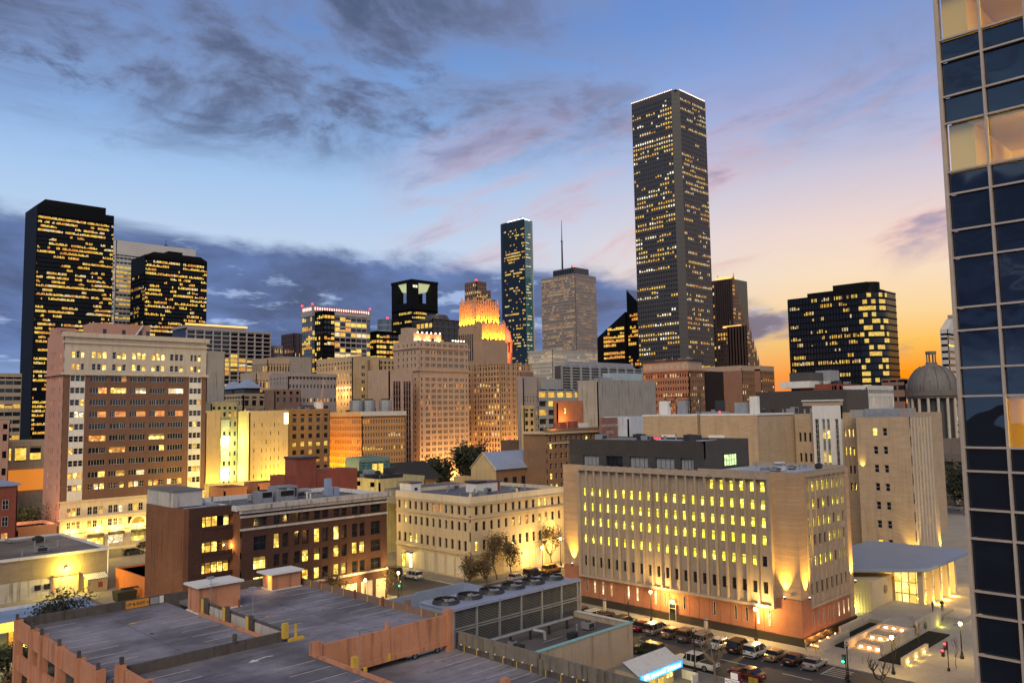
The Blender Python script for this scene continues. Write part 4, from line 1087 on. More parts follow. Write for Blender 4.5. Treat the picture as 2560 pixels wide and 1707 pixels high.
b.box('roof', 184.5, 65.8, 31.0, 198.6, 76.3, 31.2, ROOF_G)
m = MB(); m.box(186, 68, 31.2, 196, 75.5, 33.2, STEEL); m.box(186.5, 75.6, 31.2, 192, 79, 33.0, GREYP); m.build('roof_units', b.root)
# recessed bays and white art deco bay
q = [(80.9, 81.35), (81.8, 82.25), (82.75, 83.2)]
b.wall.box(193.2, 76.7, 0, 240, 128.4, 31.9, PALEBRICK)
q2 = [(91.3, 91.95), (92.6, 93.25), (93.85, 94.45)]
r1 = [(26.6, 28.6), (22.3, 24.3), (18.2, 20.0), (14, 16)]; r2 = [(25.4, 27.6), (20.5, 22.6), (16, 18)]
lat(b.wall, 'L', 192.5, .7, gaps(q, 76.7, 83.4), 0, 32.4, gaps(r1, 0, 32.4), 76.7, 83.4, PALEBRICK, .012)
lat(b.wall, 'L', 192.5, .7, gaps(q2, 90.4, 95.4), 0, 32.0, gaps(r2, 0, 32.0), 90.4, 95.4, PALEBRICK, .012)
for za, zb in r1:
    for a, c in q: window(b.root, 'L', 192.8, a, c, za, zb, 'h', FRAME_D, LIT[0] if za > 20 else GLASS)
for za, zb in r2:
    for a, c in q2: window(b.root, 'L', 192.8, a, c, za, zb, 'h', FRAME_D, GLASS)
dm = MB(); dw = [(84.1, 84.9), (86.2, 86.95), (87.35, 88.1), (88.9, 89.9)]
lat(dm, 'L', 191.6, 1.0, gaps(dw, 83.4, 90.4), 0, 34.1, [(0, 10), (30.9, 34.1)], 83.4, 90.4, WHITEP, .02)
dm.box(191.9, 83.4, 34.1, 193, 92.9, 35.5, PALEBRICK); dm.box(191.5, 83.3, 35.2, 193.2, 93, 35.5, COPING); dm.box(192.2, 85.6, 10, 192.7, 88.7, 34.0, PALEBRICK)
dm.build('art_deco_bay', b.root, label='white art deco bay with tall window strips')
for k, (a, c) in enumerate(dw):
    for n_, (za, zb) in enumerate(((10.5, 15), (15.5, 20), (20.5, 23.4), (23.6, 26), (26.2, 28.4), (28.6, 30.8))):
        window(b.root, 'L', 191.95, a, c, za, zb, '2h', FRAME_W, LIT[0] if k in (1, 2) and n_ in (2, 4) else GLASS_GREY if k in (1, 2) else GLASS)
b.wall.box(175, 96, 0, 193.2, 128.6, 32.1, PALEBRICK)
m = MB(); m.box(174.9, 95.8, 32.1, 193.2, 128.7, 32.5, COPING); m.build('coping', b.root)
for y in (104.6, 118.4): b.box('roof_screen', 174.7, y, 25.6, 174.95, y+4.4, 27.4, WHITEP)
m = MB()
for y in (111.3, 111.8): m.tube((174.7, y, 24), (174.7, y, 33.2), .06, 6, FRAME_D)
for k in range(18): m.tube((174.7, 111.3, 24.4+.5*k), (174.7, 111.8, 24.4+.5*k), .03, 5, FRAME_D)
m.build('ladder', b.root)
m = MB(); m.box(230, 98.1, 31.9, 245, 126.3, 38.6, METAL_D)
for k in range(46): m.box(229.9, 98.2+.61*k, 32.2, 230.02, 98.4+.61*k, 38.5, METAL_D)
m.build('plant_room', b.root, label='long dark ribbed plant room')
m = MB(); m.box(196, 118, 32.1, 200, 126, 33.0, STEEL); m.box(200, 121.5, 32.1, 204, 122.3, 36.0, FRAME_D); m.build('roof_units', b.root)
m = MB()                                         # steel frame of a roof screen
for y in (115.5, 119.2, 122.9, 126.4):
    m.tube((182, y, 32.4), (182, y, 37), .12, 6, FRAME_D)
for y in (115.5, 122.9): m.tube((182, y, 37), (182, y+3.6, 33), .1, 6, FRAME_D); m.tube((182, y+3.6, 37), (182, y, 33), .1, 6, FRAME_D)
m.tube((182, 115.5, 37), (182, 126.4, 37), .14, 6, FRAME_D); m.build('screen_frame', b.root)
for q_ in ((181, 119.5, 32.4, 183, 121.7, 36.0, STEEL), (181, 125, 32.4, 182.5, 127.6, 36.0, WHITEP), (178, 100.5, 32.4, 181, 103.5, 35.2, STEEL), (179, 98, 32.4, 180.2, 100, 36.6, WHITEP)): MB().box(*q_).build('roof_tank', b.root)
m = MB(); m.ball((177, 107, 33.0), .25, RED_L, 8); m.build('obstruction_light', b.root)
for x, y, d in ((183.4, 65.9, (.08, 0, 1)), (184.3, 64.6, (0, .08, 1)), (198.6, 64.6, (0, .08, 1))): lamp_light('wall_wash', (x, y, 1.2), 4000, (1, .66, .10), .1, b.root, 'SPOT', d, 60, .9)
lamp_light('wall_wash', (183.2, 75.6, 20), 300, (1, .72, .16), .1, b.root, 'SPOT', (.5, .1, .85), 60, .9)
b.done()

def root_of(n, k=0): return [o for o in bpy.data.objects if o.parent is None and o.name.split('.')[0] == n][k]
clutter(root_of('cream_building'), 116, 128, 137, 136, 15.95, 14, 301); clutter(root_of('cream_building'), 117, 142, 138, 149, 15.95, 10, 302)
clutter(root_of('brick_warehouse'), 65, 134, 88, 144, 18.5, 16, 303); clutter(root_of('finned_courthouse'), 114, 58, 128, 70, 24.0, 9, 304, .8); clutter(root_of('finned_courthouse'), 116, 74, 127, 98, 28.3, 12, 305)
clutter(root_of('pale_courthouse'), 194, 97, 226, 125, 32.1, 22, 306, 1.4); clutter(root_of('brick_highrise'), 90, 233, 102, 244, 55.8, 8, 307); clutter(root_of('brick_wing'), 60, 134, 62, 143, 19.2, 4, 308, .7)

# ---------------------------------------------------------------- middle distance
GOLD = mat_wall('stucco_gold', (.52, .40, .23), .88, .14, .2, .25, 2.0, brick=(4.0, 2.2, .22))
ORB = mat_wall('brick_orange', (.50, .27, .12), .88, .14, .2, .12, 3.0)
PINKS = mat_wall('limestone_pink', (.46, .335, .25), .85, .16, .12, .25, 2.0, brick=(2.6, 1.4, .15))
ROSE = mat_wall('limestone_rose', (.39, .265, .18), .85, .14, .12, .15, 2.0)
HOTELB = mat_wall('brick_hotel', (.30, .155, .11), .88, .16, .2, .15, 3.0)
SAMB = mat_wall('brick_tan_brown', (.24, .14, .085), .88, .2, .25, .2, 4.0, brick=(.6, .2, .3))
GREYB = mat_wall('grey_block', (.34, .315, .29), .88, .16, .08, .5, 1.5, brick=(5.0, 2.6, .16))
MATS = bpy.data.materials

GLASS_M = mat_glass('glass_matt_dark', (.012, .013, .018), .55, .15)
def simple(name, label, x0, y0, x1, y1, z, wall, L=None, Rr=None, core=GLASS, d=.35, roof=ROOF_G, par=.8, cat='building'):
    b = Bld(name, label, x0, y0, x1, y1, z, cat)
    b.core(core if (L or Rr) else wall, d if (L or Rr) else .02)
    if L: face(b, 'L', mat=wall, d=d, **L)
    else: b.wall.box(x0, y0, 0, x0+d+.05, y1, z, wall)
    if Rr: face(b, 'R', mat=wall, d=d, **Rr)
    else: b.wall.box(x0, y0, 0, x1, y0+d+.05, z, wall)
    b.wall.box(x1-.2, y0, 0, x1+.02, y1, z, wall); b.wall.box(x0, y1-.2, 0, x1, y1+.02, z, wall)
    b.roof(roof, par, wall)
    return b

# gold lit detention building in three masses
b = simple('gold_block', 'gold floodlit windowless block at the foot of the brick highrise', 129.8, 290, 135.7, 312, 35.2, GOLD); b.done()
b = simple('recessed_block', 'grey green lit recessed block between the two gold blocks', 135.9, 299, 146.6, 312, 38.6, mat_wall('olive_concrete', (.24, .22, .17), .85), Rr=dict(n=5, nf=9, z0=3, z1=36.5, pf=.55, sf=.55, p=.12, seed=90))
for k in range(5): b.box('bay_panel', 139.2, 298.8, 5+6*k, 143.2, 299.0, 8.6+6*k, GREYP)
b.done(); lamp_light('bay_light', (141.2, 296.5, 12), 5000, (.85, .9, .25), .3); lamp_light('bay_light', (141.2, 296.5, 24), 3500, (.8, .9, .3), .3)
b = simple('gold_block', 'wide gold floodlit block with tiny slit windows', 146.8, 290, 163.2, 312, 35.0, GOLD)
sl = MB()
for k in range(9):
    for x in (148.6, 151.8, 153.6, 155.4, 157.0, 158.8): sl.box(x, 289.96, 4+3.2*k, x+.28, 290.02, 5.5+3.2*k, LIT[1] if (k*7+int(x)) % 3 else GLASS)
sl.build('slit_windows', b.root, 'stuff'); b.box('corner_light', 161.3, 289.9, 30.6, 163.0, 290.05, 34.8, BULB, label='glowing corner panel'); b.done()
for x, e in ((131, 9000), (134.5, 7000), (149.5, 5000), (156, 9000), (161.5, 14000)): lamp_light('flood_gold', (x, 283.5, 3), e, (1, .62, .10), .3, None, 'SPOT', (0, .55, 1), 95, .9)

b = simple('brown_brick_block', 'brown brick block with pale sash windows beside the gold block', 166, 300, 188, 320, 35.6, mat_wall('brick_umber', (.26, .15, .075), .88), Rr=dict(n=6, nf=9, z0=4, z1=33.5, pf=.52, sf=.45, p=.40, seed=91, pick=lambda i, j, r: LIT[0] if i == 5 else LIT[2]))
b.box('band_course', 165.8, 299.7, 11.2, 188.2, 300.05, 11.8, STONE_P); b.done()
b = simple('orange_brick_block', 'orange lit brick block with dense pale windows', 202.6, 297.6, 226, 333, 34.2, ORB, L=dict(n=26, nf=10, z0=3, z1=32, pf=.45, sf=.45, p=.05, seed=92), Rr=dict(n=17, nf=10, z0=3, z1=32, pf=.42, sf=.45, p=.06, seed=93), core=GLASS_GREY)
m = MB(); m.box(202.2, 297.2, 33.0, 226.2, 297.62, 34.9, STONE_W); m.box(202.2, 297.63, 33.0, 202.62, 333.2, 34.9, GOLD); m.build('cornice', b.root)
for x, y in ((208, 310), (214, 309), (221, 306)):
    m = MB(); m.cyl((x, y), 3.0, 35, 40, 14, STEEL); m.cyl((x, y), 2.0, 40, 40.6, 12, FRAME_D); m.build('roof_tank', b.root)
m = MB(); m.box(190, 322, 34, 201, 330, 38, FRAME_D); m.cyl((196, 322), 2.2, 35, 39.5, 12, WHITEP); m.build('roof_plant', b.root); b.done()
for y in (301, 309, 317, 326): lamp_light('flood_amber', (196, y, 4), 15000, (1, .42, .03), .4, None, 'SPOT', (.6, 0, 1), 100, .9)

# hip-roofed low building, old beige block, blank grey slab, finned towers
b = simple('grey_slab', 'blank grey windowless slab behind the gold block', 143.2, 320, 151, 338, 59.5, GREYB); b.done()
b = simple('pavilion_block', 'low brown office with two pale blue hipped roofs', 178, 358, 193, 392, 43.5, TAN, L=dict(n=12, nf=9, z0=4, z1=42, pf=.35, sf=.5, p=.1, seed=94), Rr=dict(n=4, nf=9, z0=4, z1=42, pf=.4, sf=.4, p=.0, seed=95), d=.6)
m = MB()
for (xa, ya, w_, h) in ((180, 362, 10, 4.5), (181, 377, 9, 4)): m.prism([(xa, ya), (xa+w_, ya), (xa+w_, ya+12), (xa, ya+12)], 47, 47+h, ROOF_B, top=[(xa+w_*.45, ya+5), (xa+w_*.55, ya+5), (xa+w_*.55, ya+7), (xa+w_*.45, ya+7)]); m.box(xa+1, ya+1, 43.5, xa+w_-1, ya+11, 47, GRAN)
m.build('hipped_roofs', b.root); b.done()
b = simple('dark_wing', 'black glass wing right of the hip roofed office', 193.2, 356, 201, 380, 44.5, BLACK, Rr=dict(n=5, nf=10, z0=3, z1=43, pf=.06, sf=.2, p=.0, seed=96), core=GLASS); b.done()
b = simple('finned_tower', 'tan tower with vertical fins, lower of the two', 206, 400, 215, 418, 56, TAN, L=dict(n=9, nf=12, z0=4, z1=52, pf=.5, sf=.3, p=.12, seed=97), Rr=dict(n=5, nf=12, z0=4, z1=52, pf=.5, sf=.3, p=.1, seed=98)); b.done()
b = simple('finned_tower', 'tan tower with vertical fins, taller and set behind', 222, 418, 236, 436, 65, TAN, L=dict(n=9, nf=14, z0=4, z1=62, pf=.5, sf=.3, p=.1, seed=99), Rr=dict(n=8, nf=14, z0=4, z1=62, pf=.5, sf=.3, p=.2, seed=100)); b.done()
b = simple('blank_block', 'blank pale block rising behind the old beige building', 251, 455, 272, 470, 69, GREYB); b.done()
b = simple('old_beige_block', 'old beige block with rows of tiny square windows', 186, 331, 211, 348, 52, STONE_P, L=dict(n=6, nf=14, z0=4, z1=50, pf=.75, sf=.6, p=.0, seed=101), Rr=dict(n=14, nf=7, z0=6, z1=50, pf=.5, sf=.75, p=.0, seed=102)); b.box('cornice', 185.6, 330.6, 51.2, 211.4, 331.05, 52.4, STONE_P); b.done()
b = simple('brown_hut_block', 'small brown block below the old beige building', 174.5, 322, 187, 331, 44.2, BROWN, Rr=dict(n=4, nf=6, z0=14, z1=43, pf=.6, sf=.6, p=.05, seed=103)); b.done()

# beige deco block and white striped block
b = simple('beige_deco_block', 'yellow beige deco block with small windows and a terrace', 237.7, 358, 262, 393, 63, BEIGE, L=dict(n=12, nf=14, z0=6, z1=60, pf=.62, sf=.55, p=.05, seed=104), d=.4)
m = MB()
for k in range(14):
    for x in (243.5, 250.5): m.box(x, 357.95, 8+3.8*k, x+.7, 358.03, 9.7+3.8*k, GLASS if (k*3+int(x)) % 7 else LIT[0]); m.box(x+1.1, 357.95, 8+3.8*k, x+1.8, 358.03, 9.7+3.8*k, GLASS)
m.build('small_windows', b.root, 'stuff')
m = MB(); m.box(247.2, 357.2, 0, 248.0, 358.0, 62, BROWN); m.build('brown_strip', b.root)  # brown strip projecting up the full height of the right face
m = MB()
for k in range(14): m.ball((237.4, 360+2.3*k, 47.6), .35, BULB, 6)
m.build('terrace_lights', b.root, 'stuff'); b.done()
for y in (364, 374, 384): lamp_light('terrace_glow', (234, y, 44), 1800, (1, .5, .15), .3)
b = simple('white_striped_block', 'white slab with tall dark vertical window strips', 235.5, 323, 250, 341, 54.5, PINKS, d=.5)
m = MB()
for x0_, n_ in ((238.0, 3), (244.2, 3)):
    for k in range(n_):
        x = x0_ + 1.55*k; m.box(x, 322.9, 3, x+1.05, 323.02, 49.5, GLASS)
        for q in range(15): m.box(x, 322.86, 4.6+3.1*q, x+1.05, 322.91, 5.6+3.1*q, mat_plain('spandrel_red', (.12, .035, .03), .5) if (q, k, x0_) == (0, 0, 238.0) else MATS['spandrel_red'])
m.build('window_strips', b.root, 'stuff')
b.lit.quad((238.1, 322.85, 31), (240.5, 322.85, 31), (240.5, 322.85, 32.5), (238.1, 322.85, 32.5), LIT[0]); b.done()
b = simple('terrace_block', 'dark terrace storey above the white striped slab', 250.5, 352, 268, 366, 62, BEIGE, Rr=dict(n=7, nf=9, z0=8, z1=60, pf=.5, sf=.4, p=.08, seed=105)); b.done()

# cream hotel with cornice and strings of lights
b = Bld('cream_hotel', 'tall cream hotel with grouped windows, deep cornice and light strings on the roof', 259.5, 330, 293, 352, 71)
b.core(mat_glass('glass_matt_grey', (.07, .075, .085), .5, .2), .45, .3)
hp = even(7, 263, 290.5, .26); cols3 = []
cc = gaps(hp, 263, 290.5)
hcols = [(260.6, 261.5)] + [t for q in cc for t in tri(*q, .18, .12)] + [(291.2, 292.1)]
hrows = [(5.2+3.0*k, 6.9+3.0*k) for k in range(16)] + [(57.5, 59.3), (60.8, 62.6), (64.1, 65.9)] + [(68.2, 69.6)]
lat(b.wall, 'R', 330, .45, gaps(hcols, 259.5, 293), 0, 71, gaps(hrows, 0, 71), 259.5, 293, PINKS, .02)
G = litgrid(len(hrows), len(hcols), .10, .35, 106, .08); panes(b.lit, 'R', 330.4, hcols, hrows, G, 106, lambda i, j, r: r.choice([LIT[2], LIT_O, LIT[2], LIT[1]]))
hl = [(333, 334.2), (336, 337), (339.5, 340.7), (343, 344), (347, 348.2)]
lat(b.wall, 'L', 259.5, .45, gaps(hl, 330.46, 352), 0, 71, gaps(hrows, 0, 71), 330.46, 352, PINKS, .02)
panes(b.lit, 'L', 259.9, hl, hrows, litgrid(len(hrows), 5, .06, .3, 107, .05), 107)
for z in (67.0, 55.4, 4.2): 
    m = MB(); m.box(258.7, 329.2, z, 293.8, 330.05, z+.9, PINKS); m.box(258.7, 330.06, z, 259.6, 352, z+.9, PINKS); m.build('cornice', b.root)
b.box('roof', 260, 330.5, 70.7, 292.5, 351.5, 71.1, ROOF_G)
m = MB(); m.box(261.5, 337, 71, 280, 350, 75.5, PINKS); m.box(263, 344, 75.5, 270, 350, 79, PINKS); m.build('penthouse', b.root)
m = MB()
for k in range(6): m.ball((262+3.2*k, 336.6, 72), .38, BULB_W, 8); m.ball((264+3.0*k, 336.8, 76), .38, BULB_W, 8)
for k in range(5): m.ball((283+2.0*k, 331, 72), .38, BULB_W, 8)
m.build('roof_light_string', b.root, 'stuff'); b.done()
for x in (264, 271, 278): lamp_light('roof_glow', (x, 335.2, 72.3), 900, (1, .38, .10), .2, b.root)
for x in (264, 273, 282, 291): lamp_light('street_glow', (x, 322, 3), 6000, (1, .52, .14), .4)
lamp_light('street_glow', (256, 340, 3), 900, (1, .5, .15), .4)

# rose limestone setback tower with orange floodlit crown
b = Bld('floodlit_tower', 'rose limestone setback tower with orange floodlit crown', 318.6, 332, 344, 372, 61)
b.core(GLASS_M, .5, .3)
face(b, 'L', 16, 19, 1, 60, .42, .42, .01, ROSE, .5, .3, 108, ends=.8); face(b, 'R', 13, 19, 1, 60, .42, .42, .02, ROSE, .5, .3, 109, ends=.8)
pm2 = MB(); pm2.box(0, 0, 0, .7, .35, 62, ROSE); pme2 = pm2.mesh('pier')
for k in range(7): place('pier', pme2, b.root, (318.6+.2+4.1*k, 331.7, 0))
pm3 = MB(); pm3.box(0, 0, 0, .35, .7, 62, ROSE); pme3 = pm3.mesh('pier')
for k in range(9): place('pier', pme3, b.root, (318.3, 332.2+4.6*k, 0))
b.box('roof', 319, 332.5, 60.8, 343.6, 371.6, 61.2, ROOF_G)
s1 = MB(); s1.box(322.5, 350.5, 61, 343, 371, 75, ROSE)
s1.box(322, 357.6, 61, 322.5, 371.2, 84, ROSE); s1.box(322.5, 357.6, 61, 342.8, 371.2, 84, ROSE)
for k in range(7): s1.box(321.9, 358.3+1.9*k, 64, 322.05, 359.2+1.9*k, 80, GLASS)
s1.build('upper_shaft', b.root)
s2 = MB(); s2.box(323.5, 352, 75, 342.5, 358.5, 85.5, ROSE)
for k in range(9): s2.box(323.4+2.1*k, 351.6, 75, 324.2+2.1*k, 352.05, 86.2, ROSE)
for k in range(4): s2.box(323.1, 352.1+1.7*k, 75, 323.55, 352.9+1.7*k, 86.2, ROSE)
s2.build('crown', b.root)
s3 = MB(); s3.box(323, 357, 84, 342, 371, 98, ROSE)
for k in range(10): s3.box(323+2.0*k, 356.5, 84, 323.9+2.0*k, 357.05, 100.5 if k % 3 else 102, ROSE)
for k in range(8): s3.box(322.5, 357.0+1.85*k, 84, 323.05, 357.8+1.85*k, 100.5 if k % 3 else 102, ROSE)
s3.build('crown', b.root)
for k in range(6): lamp_light('crown_flood', (324.2+3.4*k, 350.2, 75.4), 12000, (1, .33, .01), .2, b.root, 'SPOT', (0, .30, 1), 80, .9)
for k in range(6): lamp_light('crown_flood', (324+3.4*k, 355.2, 86.0), 12000, (1, .28, .01), .2, b.root, 'SPOT', (0, .30, 1), 80, .9)
for k in range(5): lamp_light('crown_flood', (321.2, 358.5+2.8*k, 84.5), 12000, (1, .28, .01), .2, b.root, 'SPOT', (.30, 0, 1), 80, .9)
b.done()
for x in (320, 327, 334, 341): lamp_light('street_glow', (x, 325, 2), 12000, (1, .52, .08), .4)
for y in (336, 346, 358): lamp_light('street_glow', (312, y, 2), 9000, (1, .44, .10), .4)
b = Bld('lit_cupola', 'round red lit cupola with columns beside the orange crown', 350, 360, 357, 367, 82, 'cupola')
m = MB(); m.cyl((353, 364), 5.2, 0, 70, 20, ROSE); m.cyl((353, 364), 5.6, 76.5, 78, 20, ROSE); m.lathe((353, 364), [(5.0, 78), (4.6, 81), (3.8, 83.5), (2.6, 85.5), (1.4, 87), (1.2, 89), (.01, 91)], 18, ROSE); m.cyl((353, 364), 3.5, 70, 76.5, 16, ROSE)
m.build('drum', b.root, smooth=False)
cm = MB(); cm.cyl((0, 0), .45, 0, 6.5, 8, ROSE); cme = cm.mesh('column')
for k in range(10): place('column', cme, b.root, (353+4.8*math.cos(k*.628), 364+4.8*math.sin(k*.628), 70))
lamp_light('cupola_flood', (346.5, 356.5, 69), 9000, (1, .14, .02), .3, b.root); lamp_light('cupola_flood', (352, 355, 80), 5000, (1, .10, .04), .3, b.root)

# garage with lit openings, narrow towers beside it
b = Bld('parking_tower', 'blue grey parking tower with warmly lit open decks', 276, 262, 358, 267, 44)
b.core(mat_plain('deck_dark', (.03, .03, .035), .8), 1.2, .3)
face(b, 'R', 13, 10, 2, 43.5, .14, .40, .72, GREYP, 1.2, .75, 110, si=.04, vary=.2, pick=lambda i, j, r: (LIT[0] if i > 3 else LIT_W) if r.random() < .7 else LIT[1], glow=lambda i, j: False if (i in (5, 6) and j < 2) else None)
m = MB(); lat(m, 'R', 262.3, .8, even(9, 293, 358, .15), 44, 56, [(44+1.35*k, 44.45+1.35*k) for k in range(9)], 293, 358, GREYP, .1); m.box(293, 263.2, 44, 358, 267, 55.5, GRAN); m.box(280, 263, 44, 293, 267, 49, GREYP); m.box(276.5, 264, 44, 284, 267, 50, STONE_P)
m.build('louvred_storey', b.root); b.box('penthouse', 300, 264, 55.5, 352, 266.5, 58, STEEL); b.done()
b = simple('pink_narrow_block', 'narrow pinkish block between the setback tower and the parking tower', 266, 262, 275.5, 266, 49, STONE_P, Rr=dict(n=5, nf=13, z0=4, z1=40, pf=.7, sf=.5, p=.2, seed=111)); b.box('upper_storey', 268, 263, 49, 274, 265.6, 52, BROWN); b.done()
b = simple('yellow_narrow_block', 'narrow yellow lit block at the foot of the parking tower', 249.5, 245.5, 256, 247.6, 35.5, GOLD, Rr=dict(n=2, nf=9, z0=3, z1=34, pf=.4, sf=.45, p=.3, seed=112)); b.done()
lamp_light('street_glow', (252, 240, 8), 6000, (1, .62, .1), .4)
b = simple('blank_slab', 'big blank grey windowless slab before the brick hotel', 259.6, 213, 300, 224, 45.5, GREYB)
m = MB(); m.box(274, 215, 45.5, 293, 222, 49.5, mat_wall('pale_teal_metal', (.36, .46, .50), .6)); m.box(266, 215, 45.5, 272, 220, 47.5, STEEL); m.build('roof_plant', b.root); b.done()
b = simple('red_penthouse_block', 'rust red block with one lit window before the parking tower', 215, 195, 229, 197, 36.6, mat_wall('rust_stucco', (.42, .17, .08), .88)); window(b.root, 'R', 194.9, 218.5, 219.6, 32.8, 34.8, 'h', FRAME_D, LIT[0]); b.done()
lamp_light('roof_flood', (217, 192, 30.6), 900, (1, .45, .12), .2)

# brown brick hotel with painted sign
b = Bld('brown_hotel', 'brown brick hotel with pale cornice and a painted sign wall', 174.3, 162.4, 198, 172, 27.6)
b.core(GLASS, .35, .3)
sc_ = [(175.4+2.3*k, 176.45+2.3*k) for k in range(10)]; srow = [(2.6+2.9*k, 4.2+2.9*k) for k in range(8)] + [(25.0, 26.5)]
lat(b.wall, 'R', 162.4, .35, gaps(sc_, 174.3, 198), 0, 27.6, gaps(srow, 0, 27.6), 174.3, 198, SAMB, .012)
for r, (za, zb) in enumerate(srow):
    for j, (a, c) in enumerate(sc_): window(b.root, 'R', 162.6, a, c, za, zb, 'h', FRAME_W, LIT[0] if rw.random() < (.35 if r < 5 else .08) else GLASS)
b.wall.box(174.3, 162.76, 0, 174.65, 172, 27.6, SAMB)
m = MB(); m.box(173.7, 161.7, 27.2, 198.4, 162.9, 28.0, CREAM); m.box(173.7, 162.91, 27.2, 174.6, 172, 28.0, CREAM); m.box(173.5, 161.5, 28.0, 198.6, 163, 28.7, SAMB); m.box(174.1, 162.1, 24.3, 198.2, 162.42, 24.6, CREAM); m.build('cornice', b.root)
b.box('roof', 174.6, 163, 27.4, 197.8, 171.8, 27.8, ROOF_G)
m = MB(); m.box(181, 163.2, 27.8, 184, 165.6, 30.5, BRICK_R); m.box(187, 163.2, 27.8, 189, 165.6, 30.6, BRICK_R); m.box(190, 163.2, 27.8, 194, 165.5, 30.0, WHITEP); m.tube((177, 166, 27.8), (177, 166, 30), .1, 6, STEEL); m.build('roof_huts', b.root)
b.box('sign_wall', 191.6, 156.0, 0, 199.2, 157.0, 31.6, mat_wall('sign_wall_maroon', (.25, .13, .12), .88), label='maroon painted sign wall')
b.done()
def text(body, loc, size, mat, rot, parent=None, name='sign_lettering', ext=.01, align='CENTER', sx=1.0):
    cu = bpy.data.curves.new(name, 'FONT'); cu.body = body; cu.size = size; cu.extrude = ext; cu.align_x = align; cu.align_y = 'CENTER'; cu.resolution_u = 2
    tmp = bpy.data.objects.new(name, cu); COL.objects.link(tmp)
    bpy.context.view_layer.update()
    me = bpy.data.meshes.new_from_object(tmp.evaluated_get(bpy.context.evaluated_depsgraph_get()))
    bpy.data.objects.remove(tmp)
    me.materials.clear(); me.materials.append(mat)
    o = bpy.data.objects.new(name, me); COL.objects.link(o)
    off = WL.get(parent, Vector((0, 0, 0))) if parent is not None else Vector((0, 0, 0))
    o.location = Vector(loc) - off; o.rotation_euler = rot; o.scale = (sx, 1, 1)
    if parent is not None: o.parent = parent
    return o
SIGNW = mat_plain('sign_white', (.62, .58, .55), .7)
text('SAM HOUSTON', (195.4, 155.9, 29.2), 1.15, SIGNW, (R(90), 0, 0), b.root); text('HOTEL', (195.4, 155.9, 27.2), 1.15, SIGNW, (R(90), 0, 0), b.root)
o = simple('white_rear_block', 'plain pale blue white block right of the painted hotel sign', 200, 152.5, 208.5, 162, 31.0, mat_wall('pale_blue_paint', (.55, .60, .70), .8)).done()
lamp_light('roof_flood', (176, 161, 30), 500, (1, .6, .25), .2)

# brick hotel in front of the tallest tower
b = Bld('grand_hotel', 'large brick hotel with three wings and a pale attic storey', 402, 262, 470, 296, 56)
b.core(GLASS, .5, .3)
face(b, 'L', 20, 14, 2, 55, .48, .50, .30, HOTELB, .5, .45, 113, pick=lambda i, j, r: r.choice([LIT[3], LIT_O, LIT[2]])); face(b, 'R', 8, 14, 2, 55, .5, .5, .28, SAMB, .5, .4, 114, u1=418, pick=lambda i, j, r: r.choice([LIT[3], LIT[2], LIT_W]))
m = MB(); m.box(401.4, 261.4, 55.2, 418.5, 296.5, 56.2, HOTELB); m.box(403, 263, 56.2, 417, 295, 61.5, PINKS); m.box(402, 262, 61.5, 418, 296, 62.3, FRAME_D)
for k in range(8): m.box(402.9, 264+3.8*k, 57.5, 403.02, 265.6+3.8*k, 60, GREYP)
m.build('attic_storey', b.root)
for xa, xb, ya, s_ in ((440, 455, 250, 115), (455, 472, 246, 116)):
    wg = MB(); wg.box(xa, ya+.5, 0, xb, 290, 56+(s_-115), GLASS)
    P_ = even(6, xa, xb, .5); S_ = [(2+3.8*i, 3.9+3.8*i) for i in range(15)]
    lat(wg, 'R', ya, .5, P_, 0, 56, S_, xa, xb, SAMB, .05); wg.box(xa-.02, ya, 0, xa+.5, 290, 56, HOTELB)
    panes(b.lit, 'R', ya+.45, gaps(P_, xa, xb), gaps(S_, 2, 58)[:13], litgrid(14, 6, .42, .4, s_), s_, lambda i, j, r: r.choice([LIT[3], LIT[2], LIT_W]))
    wg.box(xa, ya, 56, xb, 288, 59, PINKS); wg.build('wing', b.root)
b.wall.box(418, 275, 0, 440, 290, 54, BLACK)
for k in range(12): b.lit.quad((431, 274.9, 4+4*k), (433, 274.9, 4+4*k), (433, 274.9, 6+4*k), (431, 274.9, 6+4*k), LIT[0])
b.done()

# white block and red block near the dome
b = simple('white_lowrise', 'white low block with a row of tall narrow windows near the dome', 306, 123, 332, 131.8, 40.6, WHITEP, Rr=dict(n=15, nf=6, z0=2, z1=38.5, pf=.45, sf=.45, p=.06, seed=117), L=dict(n=5, nf=6, z0=2, z1=38.5, pf=.7, sf=.5, p=0, seed=118)); b.done()
b = simple('red_brick_lowrise', 'dark red brick low block left of the white block', 300, 133, 326, 146, 41.5, BRICK_R, Rr=dict(n=6, nf=7, z0=2, z1=40, pf=.55, sf=.55, p=.2, seed=119, pick=lambda i, j, r: LIT[3]))
m = MB(); m.box(296, 140, 41, 318, 152, 43.5, WHITEP); m.box(300, 142, 43.5, 312, 150, 47, GRAN); m.box(314, 140, 41.5, 322, 146, 48, GREYP); m.build('roof_huts', b.root); b.done()

